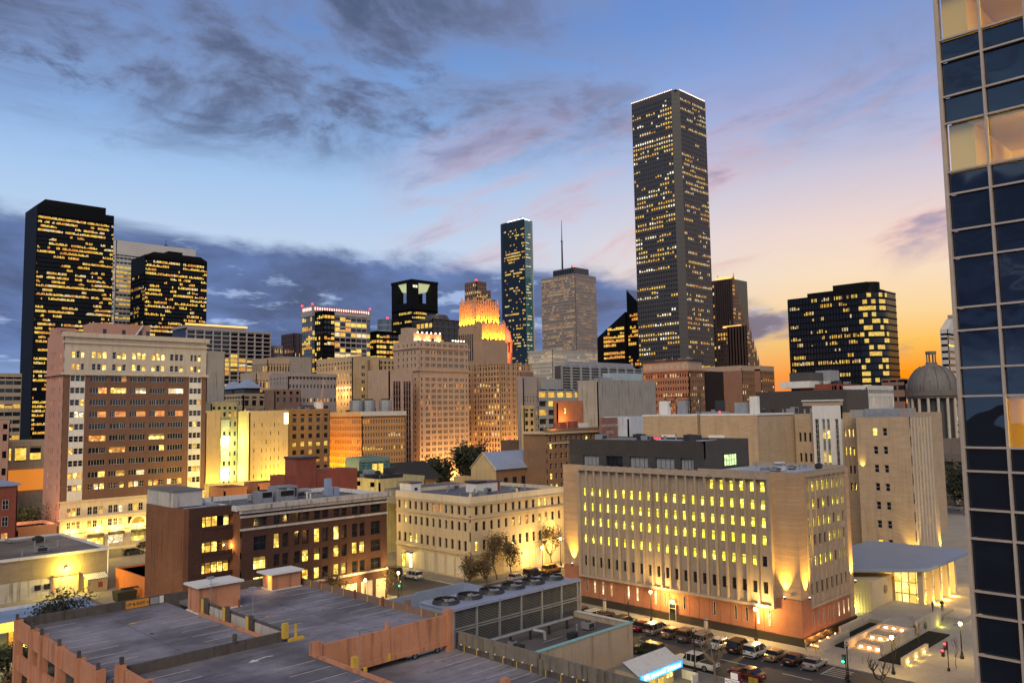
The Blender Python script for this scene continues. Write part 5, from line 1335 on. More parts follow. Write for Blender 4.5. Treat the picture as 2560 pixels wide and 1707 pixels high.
# domed courthouse
b = Bld('domed_courthouse', 'grey domed classical courthouse with columned drum', 300, 72, 345, 124, 16)
DOME = mat_wall('dome_grey', (.17, .155, .15), .7, .3, .2, .5, 2.0); DSTONE = mat_wall('dome_stone', (.16, .135, .12), .85, .2, .2, .3, 2.0)
m = MB(); m.box(300, 72, 0, 345, 124, 15, DSTONE)
for k in range(7):
    for z in (3, 9): m.box(299.95, 76+6*k, z, 300.02, 78+6*k, z+3.5, GLASS); m.box(303+6*k, 71.95, z, 305+6*k, 72.02, z+3.5, GLASS)
m.build('wall', b.root)
m = MB(); m.box(299, 71, 14.2, 346, 125, 16, DSTONE); m.build('cornice', b.root)
dc = (318, 104)
m = MB(); m.cyl(dc, 9.6, 15, 22, 32, DSTONE); m.cyl(dc, 6.4, 22, 37, 24, GRAN); m.cyl(dc, 9.2, 37, 38.8, 32, DSTONE); m.cyl(dc, 8.7, 36.2, 37, 32, DSTONE); m.build('drum', b.root)
cm = MB(); cm.cyl((0, 0), .5, 0, 14.3, 10, CONC_L); cme = cm.mesh('column')
for k in range(16): place('column', cme, b.root, (dc[0]+8.1*math.cos(k*.3927+.1), dc[1]+8.1*math.sin(k*.3927+.1), 22))
m = MB(); m.lathe(dc, [(8.2, 38.8), (8.3, 40.2), (8.0, 42.2), (7.1, 44.3), (5.6, 46.2), (3.7, 47.6), (1.9, 48.4)], 32, DOME); m.build('dome', b.root, smooth=True)
for k in range(12):
    a = k*.5236; m = MB()
    P_ = [(8.4, 38.8), (8.5, 40.2), (8.2, 42.2), (7.3, 44.3), (5.8, 46.3), (3.8, 47.8)]
    for p, q in zip(P_, P_[1:]): m.tube((dc[0]+p[0]*math.cos(a), dc[1]+p[0]*math.sin(a), p[1]), (dc[0]+q[0]*math.cos(a), dc[1]+q[0]*math.sin(a), q[1]), .16, 6, DOME)
    m.build('dome_rib', b.root)
m = MB(); m.cyl(dc, 1.9, 48.0, 49.2, 16, DOME); m.cyl(dc, 1.8, 52.2, 53.2, 16, DOME)
for k in range(8): m.cyl((dc[0]+1.5*math.cos(k*.785), dc[1]+1.5*math.sin(k*.785)), .2, 49.2, 52.2, 6, DOME)
m.build('lantern', b.root)
m = MB(); m.box(297, 84, 0, 300, 108, 17, DSTONE)
for k in range(5): m.cyl((296.2, 86+5*k), .8, 1, 15, 10, CONC_L)
m.box(294.8, 83.5, 15, 300, 108.5, 17.5, DSTONE); m.build('portico', b.root); b.done()

# church tower and gabled hall, small lots between
b = Bld('church_tower', 'small dark stone church tower with pointed window', 231, 235.6, 236.2, 240.5, 22.4, 'church')
m = MB(); m.box(231, 235.6, 0, 236.2, 240.5, 21.2, mat_wall('stone_dark', (.12, .085, .075), .9))
for k in range(4): m.box(231+1.4*k, 235.4, 21.2, 231.8+1.4*k, 240.6, 22.4, MATS['stone_dark'])
m.build('wall', b.root)
m = MB(); m.prism([(0, 0), (1, 0), (1, .1), (0, .1)], 0, 1, GLASS) if False else None
m.quad((232.6, 235.55, 13), (234.6, 235.55, 13), (234.6, 235.55, 16.4), (232.6, 235.55, 16.4), GLASS_GREY); m.tri((232.6, 235.55, 16.4), (234.6, 235.55, 16.4), (233.6, 235.55, 18.2), GLASS_GREY); m.build('pointed_window', b.root); beacon(b.root, 233.5, 238, 22.4, .5)
b = Bld('gabled_hall', 'tan gabled hall with smooth blue metal roof', 161.5, 170.8, 192, 181.2, 17.6, 'hall')
gm = MB(); gm.box(161.8, 171.1, 0, 191.7, 180.9, 17.5, SAMB); gm.box(161.5, 170.8, 0, 161.85, 181.2, 17.6, GOLD)
gm.tri((161.5, 170.8, 17.6), (161.5, 181.2, 17.6), (161.5, 176, 22.0), GOLD); gm.box(158, 181.3, 0, 162, 185, 15.2, GOLD); gm.build('wall', b.root)
gm = MB(); gm.quad((161.1, 170.4, 17.4), (192.4, 170.4, 17.4), (192.4, 176, 22.3), (161.1, 176, 22.3), ROOF_B); gm.quad((161.1, 176, 22.3), (192.4, 176, 22.3), (192.4, 181.6, 17.4), (161.1, 181.6, 17.4), ROOF_B); gm.build('roof', b.root)
m = MB(); m.tube((161.3, 170.5, 17.5), (161.3, 176, 22.3), .15, 6, CREAM_L); m.tube((161.3, 181.5, 17.5), (161.3, 176, 22.3), .15, 6, CREAM_L); m.build('gable_trim', b.root)
for k in range(7): window(b.root, 'R', 170.95, 165+3.6*k, 166.5+3.6*k, 12.2, 15, 'h2', FRAME_D, GLASS if k != 5 else LIT_W)
b = simple('flat_annexe', 'long low pink flat annexe left of the gabled hall', 145, 176, 160, 190, 12.5, mat_wall('brick_pink', (.36, .20, .14), .88)); 
for k in range(3): window(b.root, 'L', 144.9, 178+4*k, 179.1+4*k, 8.6, 11, 'h', FRAME_D, LIT[0])
b.done()
b = simple('slate_roof_house', 'low house with black slate roof below the cream hotel', 152, 205, 168, 216, 13, TAN)
m = MB(); m.prism([(150.5, 203.5), (169.5, 203.5), (169.5, 217.5), (150.5, 217.5)], 13.2, 18.5, mat_wall('slate_black', (.03, .03, .034), .8), top=[(153, 210), (167, 210), (167, 211), (153, 211)]); m.build('hipped_roof', b.root); b.done()
b = simple('yellow_wall_block', 'stained block with yellow lit wall left of the cream building', 118, 166, 132, 190, 17.2, mat_wall('stucco_stained_yellow', (.50, .44, .24), .88, .3, .3, .6), L=dict(n=4, nf=4, z0=1, z1=16, pf=.7, sf=.6, p=.1, seed=120)); 
for x, y, h in ((120, 172, 1.6), (123, 178, 2.2), (126, 170, 1.4), (121, 184, 2.0), (128, 176, 2.6)): b.box('roof_unit', x, y, 17.2, x+2.2, y+2.4, 17.2+h, STEEL if int(x) % 2 else FRAME_D)
b.done()
lamp_light('lot_light', (112.5, 172, 5), 900, (1, .78, .08), .3); lamp_light('lot_light', (112.5, 184, 9), 900, (1, .78, .08), .3)
b = simple('teal_glass_box', 'teal glass rooftop box in the lit lots', 131.8, 194.6, 142, 202, 20.8, mat_wall('teal_panel', (.16, .27, .26), .5), Rr=dict(n=5, nf=1, z0=14, z1=20, pf=.1, sf=.1, p=.3, seed=121), core=TEAL); b.done()
BLOT = mat_wall('brick_lot', (.32, .14, .08), .88)
for k, (x, y, w_, dpt, h, lab) in enumerate(((97.5, 206, 6.5, 9, 14.5, 'small brick house with tall lit windows in the lots'), (106, 204, 7, 8, 15.2, 'brick house with a lit chimney lamp in the lots'), (114, 202, 8, 9, 14.6, 'low brick shed with flat roof in the lots'))):
    b = simple('brick_house', lab, x, y, x+w_, y+dpt, h, BLOT)
    for q in range(2):
        for za in (h-4.6, h-9): window(b.root, 'R', y-.08, x+1.2+2.4*q, x+3.0+2.4*q, za, za+3.2, 'h2', FRAME_D, LIT[0])
    b.done()
b = simple('pale_lot_wall', 'long pale lit wall at the back of the lots', 106, 252, 128, 253, 12, CREAM_L); b.done()
for x, y, e in ((101, 240, 2600), (112, 236, 1600), (122, 236, 1600), (131, 238, 3500), (110, 222, 3000), (140, 225, 4000), (126, 215, 3000), (96, 222, 2000)): lamp_light('lot_light', (x, y, 14), e, (1, .66, .08), .4)
# far left small buildings
b = simple('brick_flat', 'dark red brick flat roofed house at the left edge', 41, 208, 50.5, 222, 18.6, BRICK_R); 
for r_ in range(4):
    for q in range(3): window(b.root, 'R', 207.9, 41.8+2.9*q, 43.0+2.9*q, 3.5+3.6*r_, 5.6+3.6*r_, 'h2', FRAME_W, GLASS if rw.random() < .8 else LIT[2])
b.box('metal_roof', 40.6, 207.6, 19.4, 51, 222.4, 19.9, ROOF_B); b.done()
b = simple('salmon_annexe', 'small salmon annexe beside the brick highrise', 54.5, 224.5, 63.5, 236, 7.5, SALMON); b.done()
lamp_light('lot_light', (60.5, 228, 8.5), 700, (1, .42, .2), .2); lamp_light('lot_light', (56.5, 232, 10.5), 500, (1, .6, .2), .2)
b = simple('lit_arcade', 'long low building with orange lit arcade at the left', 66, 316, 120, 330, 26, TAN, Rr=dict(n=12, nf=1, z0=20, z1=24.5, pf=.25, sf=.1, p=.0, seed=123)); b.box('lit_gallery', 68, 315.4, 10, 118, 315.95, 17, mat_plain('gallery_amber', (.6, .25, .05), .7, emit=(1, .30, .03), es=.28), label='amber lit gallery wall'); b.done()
b = simple('pink_lot_house', 'small pink house below the far office at the left', 60, 300, 70, 312, 33, mat_wall('stucco_pink', (.5, .3, .25), .88), Rr=dict(n=4, nf=5, z0=4, z1=31, pf=.5, sf=.6, p=.4, seed=124)); b.done()

clutter(root_of('orange_brick_block'), 205, 300, 223, 330, 34.3, 12, 311, 1.6); clutter(root_of('old_beige_block'), 188, 333, 208, 346, 52.1, 7, 312, 1.6); clutter(root_of('gold_block', 0), 131, 292, 134.5, 308, 35.3, 4, 313, 1.4)
clutter(root_of('gold_block', 1), 149, 292, 160, 308, 35.1, 8, 314, 1.6); clutter(root_of('brown_brick_block'), 168, 302, 185, 316, 35.7, 8, 315, 1.6); clutter(root_of('cream_hotel'), 271, 333, 291, 349, 71.2, 7, 316, 1.6)
clutter(root_of('flat_annexe'), 147, 178, 157, 188, 12.6, 7, 317); clutter(root_of('red_brick_lowrise'), 302, 134, 324, 144, 41.6, 8, 318, 1.6); clutter(root_of('beige_deco_block'), 240, 361, 259, 390, 63.1, 9, 319, 1.6)
clutter(root_of('grand_hotel'), 404, 264, 416, 294, 62.4, 6, 320, 1.8); clutter(root_of('yellow_wall_block'), 119, 167, 130, 188, 17.3, 12, 321)

# ---------------------------------------------------------------- glass office tower at the right edge
b = Bld('glass_office_tower', 'close glass office tower with pale mullions along the right edge', 26.3, -40, 60, 7.85, 75)
MUL = mat_wall('mullion_champagne', (.52, .43, .36), .45, .1, 1.0, .1, 4.0, metal=.3)
GT = mat_glass('glass_mirror_blue', (.003, .006, .016), .02, 1.0, .10)
SPG = mat_glass('glass_spandrel_navy', (.016, .050, .21), .10, .6, .0)
b.wall.box(27.6, -40, 0, 60, 7.3, 75, mat_plain('tower_core', (.02, .02, .025), .8))
def clear_glass():
    m = bpy.data.materials.new('glass_clear'); m.use_nodes = True
    N = NT(m.node_tree); tr = N.n('ShaderNodeBsdfTransparent'); gl = N.n('ShaderNodeBsdfGlossy'); gl.inputs['Roughness'].default_value = .02
    mx = N.n('ShaderNodeMixShader'); N.put(mx.inputs[0], .09); N.t.links.new(tr.outputs[0], mx.inputs[1]); N.t.links.new(gl.outputs[0], mx.inputs[2])
    o = N.n('ShaderNodeOutputMaterial'); N.t.links.new(mx.outputs[0], o.inputs[0]); return m
CLEAR = clear_glass()
zs = []; z = 26.85 - 4.1
while z < 50: zs += [z, z+1.1, z+1.78, z+3.27]; z += 4.1 if False else 0; z = zs[-4] + 4.1
zs = sorted(zs)
# storey pattern: lower panel 1.1, spandrel .7, vision 1.47, transom .83
ys = [7.85 - 1.15*k for k in range(9)]
lit_rooms = ((32.63, 34.12), (40.83, 42.32), (44.93, 46.42))  # lowest room is added, standing in for a warm reflection
for i in range(len(zs)-1):
    za, zb = zs[i], zs[i+1]; vis = i % 4 == 2
    for j in range(len(ys)-1):
        ya, yb = ys[j+1], ys[j]
        room = vis and (40 < za < 46 or (32 < za < 34 and j > 0))
        me_k = (round(zb-za, 2), room, vis)
        mm = MB(); mm.box(0, .03, .03, .03, 1.12, zb-za-.03, CLEAR if room else GT if (vis or za < 38) else SPG)
        if me_k not in _pm: _pm[me_k] = mm.mesh('pane')
        place('pane', _pm[me_k], b.root, (26.4, ya, za))
mv = MB(); mv.box(0, -.035, 22.7, .12, .035, 51, MUL); mve = mv.mesh('mullion')
for y in ys: place('mullion', mve, b.root, (26.25, y, 0))
mh = MB(); mh.box(0, ys[-1], -.028, .10, ys[0], .028, MUL); mhe = mh.mesh('transom')
for z in zs: place('transom', mhe, b.root, (26.27, 0, z))
b.wall.box(26.45, -40, 0, 27.6, 7.82, 22.7, GT); b.wall.box(26.45, -40, 51, 27.6, 7.82, 75, GT); b.wall.box(26.45, -40, 22.7, 27.6, ys[-1]-.05, 51, GT)
b.wall.box(26.9, 7.3, 0, 60, 7.8, 75, SPG)
m = MB(); m.box(26.22, 7.86, 0, 26.7, 7.91, 75, MUL); m.build('corner_mullion', b.root)
WALLR = mat_plain('room_wall', (.82, .58, .12), .8); CEILR = mat_plain('room_ceiling', (.85, .66, .22), .8)
for za, zb in lit_rooms:                          # two lit offices, plus the added room
    m = MB(); m.box(26.5, -1.0, za-.1, 27.6, 7.25, za+.02, WALLR); m.box(26.5, -1.0, zb, 30.5, 7.25, zb+.1, CEILR)
    m.box(26.55, 7.1, za-.1, 30.5, 7.78, zb+.1, WALLR); m.build('office_floor', b.root)
# hollow the core behind the lit floors
b.wall = MB()
b.wall.box(26.45, -40, 0, 27.6, 7.82, 22.7, GT); b.wall.box(26.45, -40, 51, 27.6, 7.82, 75, GT); b.wall.box(26.45, -40, 22.7, 27.6, ys[-1]-.05, 51, GT)
CORE = MATS['tower_core']
for za, zb in ((0, 32.5), (34.25, 40.75), (42.45, 44.85), (46.55, 75)): b.wall.box(26.95, -40, za, 60, 7.3, zb, CORE)
for za, zb in lit_rooms:
    b.wall.box(30.5, -40, za-.1, 60, 7.3, zb+.15, WALLR); b.wall.box(27.0, -40, za-.1, 30.5, -1.0, zb+.15, WALLR)
    b.wall.box(27.0, 4.6, za, 29.0, 4.72, zb, WALLR)
    for k in range(3):
        MB().box(27.4, 1.2+1.9*k-.9, zb-.03, 28.4, 1.2+1.9*k+.1, zb-.01, BULB_W).build('ceiling_light', b.root)
        lamp_light('office_lamp', (28, .8+1.9*k, zb-.25), 230, (1, .70, .16), .3, b.root)
b.wall.box(26.9, 7.31, 0, 60, 7.8, 75, SPG); b.done()

# ---------------------------------------------------------------- foreground parking garage
PINK = mat_wall('garage_salmon', (.52, .235, .135), .85, .22, .4, .45, 3.0, .05)
def mat_deck():
    m = bpy.data.materials.new('garage_deck'); m.use_nodes = True
    N = NT(m.node_tree); b_ = N.n('ShaderNodeBsdfPrincipled'); pos = N.n('ShaderNodeNewGeometry').outputs['Position']
    big = N.noise(pos, .10, 4, .6); mid = N.noise(pos, .55, 5, .65); fin = N.noise(pos, 5.0, 3, .6)
    trk = N.noise(N.vm('MULTIPLY', pos, (.10, 1.5, 1.0)), 1.0, 4, .6)             # tyre tracks along the aisles
    vo = N.n('ShaderNodeTexVoronoi'); N.put(vo.inputs['Vector'], pos); vo.inputs['Scale'].default_value = .62
    spot = N.m('MULTIPLY', N.sstep(vo.outputs['Distance'], .20, .04), N.sstep(mid, .45, .6))   # oil drips
    k = N.m('ADD', .55, N.m('MULTIPLY', N.sstep(big, .35, .65), .75))
    k = N.m('MULTIPLY', k, N.m('ADD', .62, N.m('MULTIPLY', mid, .75)))
    k = N.m('MULTIPLY', k, N.m('SUBTRACT', 1.0, N.m('MULTIPLY', N.sstep(trk, .52, .70), .35)))
    k = N.m('MULTIPLY', k, N.m('ADD', .80, N.m('MULTIPLY', fin, .4)))
    k = N.m('MULTIPLY', k, N.m('SUBTRACT', 1.0, N.m('MULTIPLY', spot, .7)))
    N.put(b_.inputs['Base Color'], N.vm('SCALE', (.195, .19, .235), k)); b_.inputs['Roughness'].default_value = .75
    o = N.n('ShaderNodeOutputMaterial'); N.t.links.new(b_.outputs[0], o.inputs[0]); return m
DECK = mat_deck()
PARA = mat_wall('garage_parapet_dark', (.10, .085, .08), .9, .4, .8, .5, 3.0)
OUTW = mat_wall('concrete_grimy', (.20, .175, .145), .9, .4, .8, .75, 3.0)
YEL = mat_wall('paint_yellow', (.60, .40, .06), .7, .2, 1.0, .2)
IRON_D = mat_plain('drain_iron', (.02, .02, .02), .6)
LINE = mat_wall('stall_paint', (.52, .48, .42), .8, .4, 2.0, .0, 4.0)
G_ = empty('parking_garage', (25.8, 40, 0), 'salmon parking garage with empty rooftop decks in the foreground', 'garage'); WL[G_] = Vector((25.8, 40, 0))
def gb(name, *a, **k):
    mat = a[6]; return MB().box(*a).build(name, G_, **k)
gb('deck', 26.4, 78, 10.6, 42.2, 104.6, 11, DECK)              # left deck
gb('deck', 27.8, 38, 10.7, 42.4, 77.6, 11.05, DECK)            # front deck
gb('deck', 43.7, 70.9, 10.6, 59.2, 104.4, 11.02, DECK)         # right back deck
gb('deck', 42.4, 70.9, 10.6, 43.68, 77.4, 11.03, DECK)
gb('deck', 42.4, 38, 7.6, 60.4, 73.5, 8.0, DECK)               # lower deck
for zf in (7.6, 4.4, 1.2): gb('deck', 26.4, 78, zf-.3, 59.2, 104.6, zf, CONC_D)
for zf in (4.4, 1.2): gb('deck', 27.8, 38, zf-.3, 60.4, 77.6, zf, CONC_D)
gb('back_parapet', 25.8, 104.6, 9.6, 43.2, 105.0, 12.0, PARA); gb('back_parapet', 43.2, 104.4, 9.6, 59.4, 104.8, 12.0, PARA)
# left street front: columns, spandrels
cy_ = [104.4, 98.6, 95.2, 89.4, 83.6, 78.4]
for k, y in enumerate(cy_):
    gb('column', 25.5, y-.35, 0, 26.3, y+.35, 12.0, PINK); gb('post', 25.6, y-.12, 12.0, 25.9, y+.12, 12.6, PARA)
for k in range(len(cy_)-1):
    for z in (9.9, 6.7, 3.5, .3): gb('spandrel', 25.75, cy_[k+1]+.36, z, 26.1, cy_[k]-.36, z+1.6 + (.35 if z > 9 else 0), PINK)
cy2 = [77.4, 71.2, 65, 58.8, 52.6, 46.4]
for y in cy2: gb('column', 26.9, y-.35, 0, 27.7, y+.35, 12.3, PINK)
for k in range(len(cy2)-1):
    for z in (9.9, 6.7, 3.5, .3): gb('spandrel', 27.15, cy2[k+1]+.36, z, 27.5, cy2[k]-.36, z+2.2 if z > 9 else z+1.6, PINK)
gb('deck_parapet', 27.2, 77.4, 9.9, 43.0, 77.75, 12.0, PARA)     # between left and front decks
gb('post', 27.25, 77.3, 12.0, 27.55, 77.7, 12.9, PARA); gb('post', 37.8, 77.3, 12.0, 38.1, 77.7, 12.8, PARA)
gb('kerb_edge', 42.2, 79, 10.5, 42.5, 97, 11.25, PINK)          # edge of the light well
for k, y in enumerate((95.0, 89.5, 84.0)): gb('yellow_post', 42.5, y-.3, 8, 43.1, y+.3, 12.8 - .1*k, PARA); gb('post_face', 42.45, y-.3, 10, 42.5, y+.3, 12.8-.1*k, YEL)
gb('well_wall', 43.3, 78, 8, 43.66, 97, 11.9, STAINW); gb('well_rail', 43.28, 78, 11.9, 43.7, 97, 12.05, PARA)
gb('sign_box', 42.9, 77.0, 11.4, 43.5, 77.4, 12.9, YEL, label='yellow sign box at the head of the ramp'); gb('bollard', 44.3, 77.1, 11.03, 44.5, 77.3, 12.6, YEL); gb('kerb_edge', 43.5, 76.8, 11.03, 45.2, 77.2, 11.3, YEL)
# right edge: parapet with posts
gb('edge_parapet', 59.2, 78.5, 10.4, 59.5, 104.4, 11.75, BROWN); gb('edge_parapet', 59.2, 70.9, 10.4, 59.5, 77.7, 11.75, BROWN); gb('edge_post', 59.1, 77.8, 10.4, 59.7, 78.4, 12.3, BROWN)
pk = MB(); pk.box(0, -.06, 0, .06, .06, .75, YEL); pke = pk.mesh('stall_post')
for k in range(12): place('stall_post', pke, G_, (59.1, 72.5+2.65*k, 11.02))
for y in (82.5, 88.4, 96.5): gb('standpipe', 59.0, y-.12, 11.02, 59.2, y+.12, 12.1, BRICK_R)
gb('beam', 43.2, 70.5, 9.2, 59.0, 70.9, 11.9, PINK); gb('beam_base', 43.2, 70.4, 8.7, 59.0, 70.98, 9.2, PINK)
gb('beam_column', 42.4, 70.3, 8, 43.3, 71.2, 12.3, PINK); gb('beam_column', 59.0, 70.3, 0, 59.8, 71.2, 12.4, PINK); gb('post', 51.0, 70.55, 11.9, 51.35, 70.85, 12.6, PINK); gb('height_sign', 51.0, 70.36, 8.75, 51.4, 70.4, 9.5, YEL)
gb('ramp_edge', 42.35, 38, 10.5, 42.75, 70.3, 11.3, PINK); gb('yellow_post', 42.6, 63.9, 8, 43.1, 64.4, 12.2, YEL); gb('yellow_post', 42.8, 62.4, 8, 43.0, 62.7, 11.6, YEL)
# lower deck outer wall
gb('outer_wall', 60.4, 38, 5, 60.75, 70.2, 9.9, OUTW); gb('outer_rail', 60.25, 38, 8.0, 60.4, 70.2, 8.55, PARA)
wp = MB(); wp.box(-.25, -.3, 0, .1, .3, 1.5, OUTW); wpe = wp.mesh('wall_post')
for y in (64.6, 57.6, 50.6, 43.6): place('wall_post', wpe, G_, (60.3, y, 8.0))
bm_ = MB(); bm_.box(0, -.05, 0, .06, .05, .6, YEL); bme_ = bm_.mesh('stall_post'); cb = MB(); cb.box(0, -.09, 0, .12, .09, .13, WHITEP); cbe = cb.mesh('marker_block')
for k in range(12): place('stall_post', bme_, G_, (60.15, 69-2.02*k, 8.0))
for k in range(18): place('marker_block', cbe, G_, (60.2, 69.6-1.35*k, 8.6))
ld = MB(); ld.box(0, -.05, 0, 4.2, .05, .006, LINE); lde = ld.mesh('stall_line')
for k in range(10): place('stall_line', lde, G_, (26.9, 102.3-2.68*k, 11.002))
for k in range(6): place('stall_line', lde, G_, (37.6, 94.6-2.75*k, 11.002))
for k in range(10): place('stall_line', lde, G_, (28.4, 75.4-2.68*k, 11.052))
for k in range(8): place('stall_line', lde, G_, (37.8, 69.4-2.68*k, 11.052))
for k in range(9): place('stall_line', lde, G_, (55.8, 68.8-2.02*k, 8.002))
for k in range(6): place('stall_line', lde, G_, (44.2, 66-2.3*k, 8.002))
for k in range(9): place('stall_line', lde, G_, (54.6, 101.3-2.65*k, 11.022)); place('stall_line', lde, G_, (44.2, 95.3-2.5*k, 11.022)) if k < 7 else None
def arrow(x, y, z, s, ang, mat):
    P_ = [(0, -.12), (1.5, -.16), (1.5, -.5), (2.6, 0), (1.5, .5), (1.5, .16), (0, .12), (-.5, .5), (-.7, .4)]
    c_, s_ = math.cos(ang), math.sin(ang)
    m = MB(); m.prism([(x + s*(px*c_-py*s_), y + s*(px*s_+py*c_)) for px, py in P_], z, z+.006, mat); m.build('painted_arrow', G_)
arrow(39.4, 73.9, 11.053, .85, R(195), PAINT_W); arrow(36.6, 97.4, 11.003, .7, R(195), YEL)
arrow(48.0, 88.3, 11.024, .5, R(180), YEL)
# stair houses
for (x0, y0, x1, y1, h, lab) in ((42.3, 95.5, 47.4, 98.6, 3.0, 'taller salmon stair house with white roof on the deck'), (54.3, 100.3, 58.4, 103.0, 2.1, 'smaller salmon stair house with white roof at the deck corner')):
    m = MB(); m.box(x0, y0, 11, x1, y1, 11+h, PINK); sh = m.build('stair_house', G_, label=lab)
    m = MB(); m.box(x0-.7 if h < 3 else x0-.4, y0-.4, 11+h, x1+.3, y1+.4, 11+h+.22, WHITEP); m.build('roof', sh)
    m = MB(); m.box(x0-.15, y0-.15, 11, x1+.15, y1+.15, 11.12, COPING); m.build('plinth', sh)
m = MB(); m.box(54.24, 100.6, 11.05, 54.3, 101.5, 12.9, mat_plain('door_glow', (.6, .3, .1), .6, emit=(1, .45, .06), es=.5)); m.build('lit_doorway', G_, label='lit doorway of the smaller stair house')
lamp_light('stair_lamp', (53.8, 101.4, 12.6), 25, (1, .5, .1), .1, G_)
m = MB(); m.cyl((47.1, 95.2), .1, 11, 11.9, 8, BRICK_R); m.build('extinguisher', G_)
# signs on the back parapet
SG = gb('exit_sign', 37.3, 104.5, 11.05, 40.0, 104.58, 11.95, mat_plain('sign_orange', (.65, .28, .04), .6), label='orange exit sign on the parapet')
text('UP & EXIT >', (38.65, 104.48, 11.5), .5, FRAME_D, (R(90), 0, 0), G_)
gb('small_sign', 40.2, 104.5, 11.1, 41.2, 104.58, 11.9, GREYP); gb('small_sign', 41.3, 104.5, 11.1, 41.8, 104.58, 11.95, WHITEP)
def deck_lamp(x, y, z, h, lab):
    r_ = empty('deck_lamp', (x, y, z), lab, 'lamp', 'rooftop deck lamps')
    m = MB(); m.cyl((x, y), .16, z, z+.35, 8, CONC_L); m.tube((x, y, z+.3), (x, y, z+h), .05, 8, STEEL, .04); m.build('pole', r_)
    m = MB(); m.box(x-.45, y-.28, z+h, x+.3, y+.28, z+h+.22, STEEL); m.build('lamp_head', r_)
deck_lamp(43.4, 94.8, 11, 4.0, 'thin roof lamp before the taller stair house'); deck_lamp(44.4, 86.4, 11, 3.8, 'thin roof lamp in the middle of the back deck'); deck_lamp(42.9, 63.4, 8, 6.6, 'thin roof lamp by the ramp edge nearest the camera')
for y in (96.5, 87.5): gb('deck_joint', 26.6, y, 11.0, 42.1, y+.06, 11.003, PARA)
for y in (97.0, 88.2, 79.4): gb('deck_joint', 43.8, y, 11.02, 59.1, y+.06, 11.024, PARA)
for x in (34.6,): gb('deck_joint', x, 78.2, 11.0, x+.06, 104.4, 11.0034, PARA)
for x in (51.4,): gb('deck_joint', x, 71.2, 11.02, x+.06, 104.2, 11.0244, PARA)
for y in (68.5, 59.5): gb('deck_joint', 27.9, y, 11.05, 42.2, y+.06, 11.054, PARA)
for x, y, z in ((35.2, 91, 11.0), (51.0, 92, 11.02), (36, 66, 11.05), (52, 62, 8.0)):
    m = MB(); m.cyl((x, y), .22, z, z+.006, 12, IRON_D); m.build('drain', G_)
gb('corner_cap', 53.2, 55.4, 8, 53.9, 56.1, 9.6, PINK)

# ---------------------------------------------------------------- cooling plant beside the garage
b = Bld('service_building', 'low beige service building with sunken tar roof', 61.5, 70.1, 91.6, 103, 4.3)
SV = mat_wall('service_wall', (.44, .35, .27), .85, .15, .3, .35, 3.0)
b.wall.box(61.5, 70.1, 0, 91.6, 70.5, 5.0, SV); b.wall.box(91.2, 70.51, 0, 91.6, 103, 5.0, SV); b.wall.box(61.5, 70.51, 0, 61.9, 103, 5.0, SV); b.wall.box(61.9, 102.6, 0, 91.2, 103, 5.9, SV)
b.box('roof', 61.9, 70.5, 3.8, 91.2, 102.6, 4.25, mat_wall('roof_tar', (.11, .10, .11), .85, .35, .3, .0))
m = MB(); m.box(61.4, 70.0, 5.0, 91.7, 70.6, 5.12, mat_plain('coping_teal', (.25, .52, .55), .5)); m.box(91.1, 70.61, 5.0, 91.7, 80, 5.12, COPING); m.build('coping', b.root)
m = MB(); m.box(79.5, 102.2, 4.2, 89.5, 102.55, 6.4, ROOF_B); m.box(89.2, 87.5, 4.2, 89.5, 102.2, 6.4, ROOF_B); m.box(62, 102.2, 4.2, 79.5, 102.55, 6.2, ROOF_B); m.build('blue_parapet', b.root)
m = MB(); m.tube((70, 76.6, 5.6), (86.6, 76.6, 5.6), .22, 10, STEEL); m.tube((78.6, 76.4, 5.5), (79.4, 75.2, 5.3), .22, 10, STEEL); m.tube((79.4, 75.2, 5.4), (79.4, 75.0, 4.3), .22, 10, STEEL); m.build('pipe', b.root)
for k in range(5): b.box('pipe_support', 71+3.6*k, 76.45, 4.25, 71.15+3.6*k, 76.75, 5.4, FRAME_D)
m = MB(); m.cyl((64.5, 88), .5, 4.25, 6.4, 12, STEEL); m.cyl((64.5, 88), .62, 6.4, 6.6, 12, STEEL); m.build('roof_flue', b.root)
b.done()
b = Bld('cooling_tower', 'long cooling tower with louvred sides and six roof fans', 68.1, 80.3, 92.5, 87, 9.4, 'cooling tower', z0=4.25)
LV = mat_wall('louvre_black', (.05, .048, .045), .8, .3, 1.0, .2)
b.wall.box(68.6, 80.8, 4.3, 92.0, 86.6, 9.0, mat_plain('tower_inside', (.012, .012, .012), .9))
b.wall.box(68.1, 80.31, 4.26, 68.6, 87, 9.2, ROOF_B); b.wall.box(68.6, 86.6, 4.3, 92.0, 87, 9.2, ROOF_B); b.wall.box(92.0, 80.31, 4.3, 92.5, 87, 9.2, STEEL)
px_ = [68.1 + 4.07*k for k in range(7)]
for x in px_: b.box('mullion', x-.12, 80.1, 4.26, x+.12, 80.5, 9.1, STEEL)
for z in (6.45, 6.75): b.box('rail', 68.2, 80.14, z, 92.4, 80.4, z+.14, STEEL)
def louvre(w, h):
    m = MB()
    for k in range(int(h/.2)):
        z_ = k*.2; m.quad((0, 0, z_+.06), (w, 0, z_+.06), (w, .18, z_+.17), (0, .18, z_+.17), LV); m.quad((0, 0, z_+.06), (w, 0, z_+.06), (w, .0, z_+.02), (0, .0, z_+.02), STEEL)
    return m.mesh('louvre_panel')
l1, l2 = louvre(3.8, 2.2), louvre(3.8, 2.15)
for k in range(6):
    place('louvre_panel', l1, b.root, (px_[k]+.14, 80.3, 4.28)); place('louvre_panel', l2, b.root, (px_[k]+.14, 80.3, 6.95))
b.box('top_deck', 68.0, 80.9, 9.1, 92.5, 87.0, 9.25, ROOF_B)
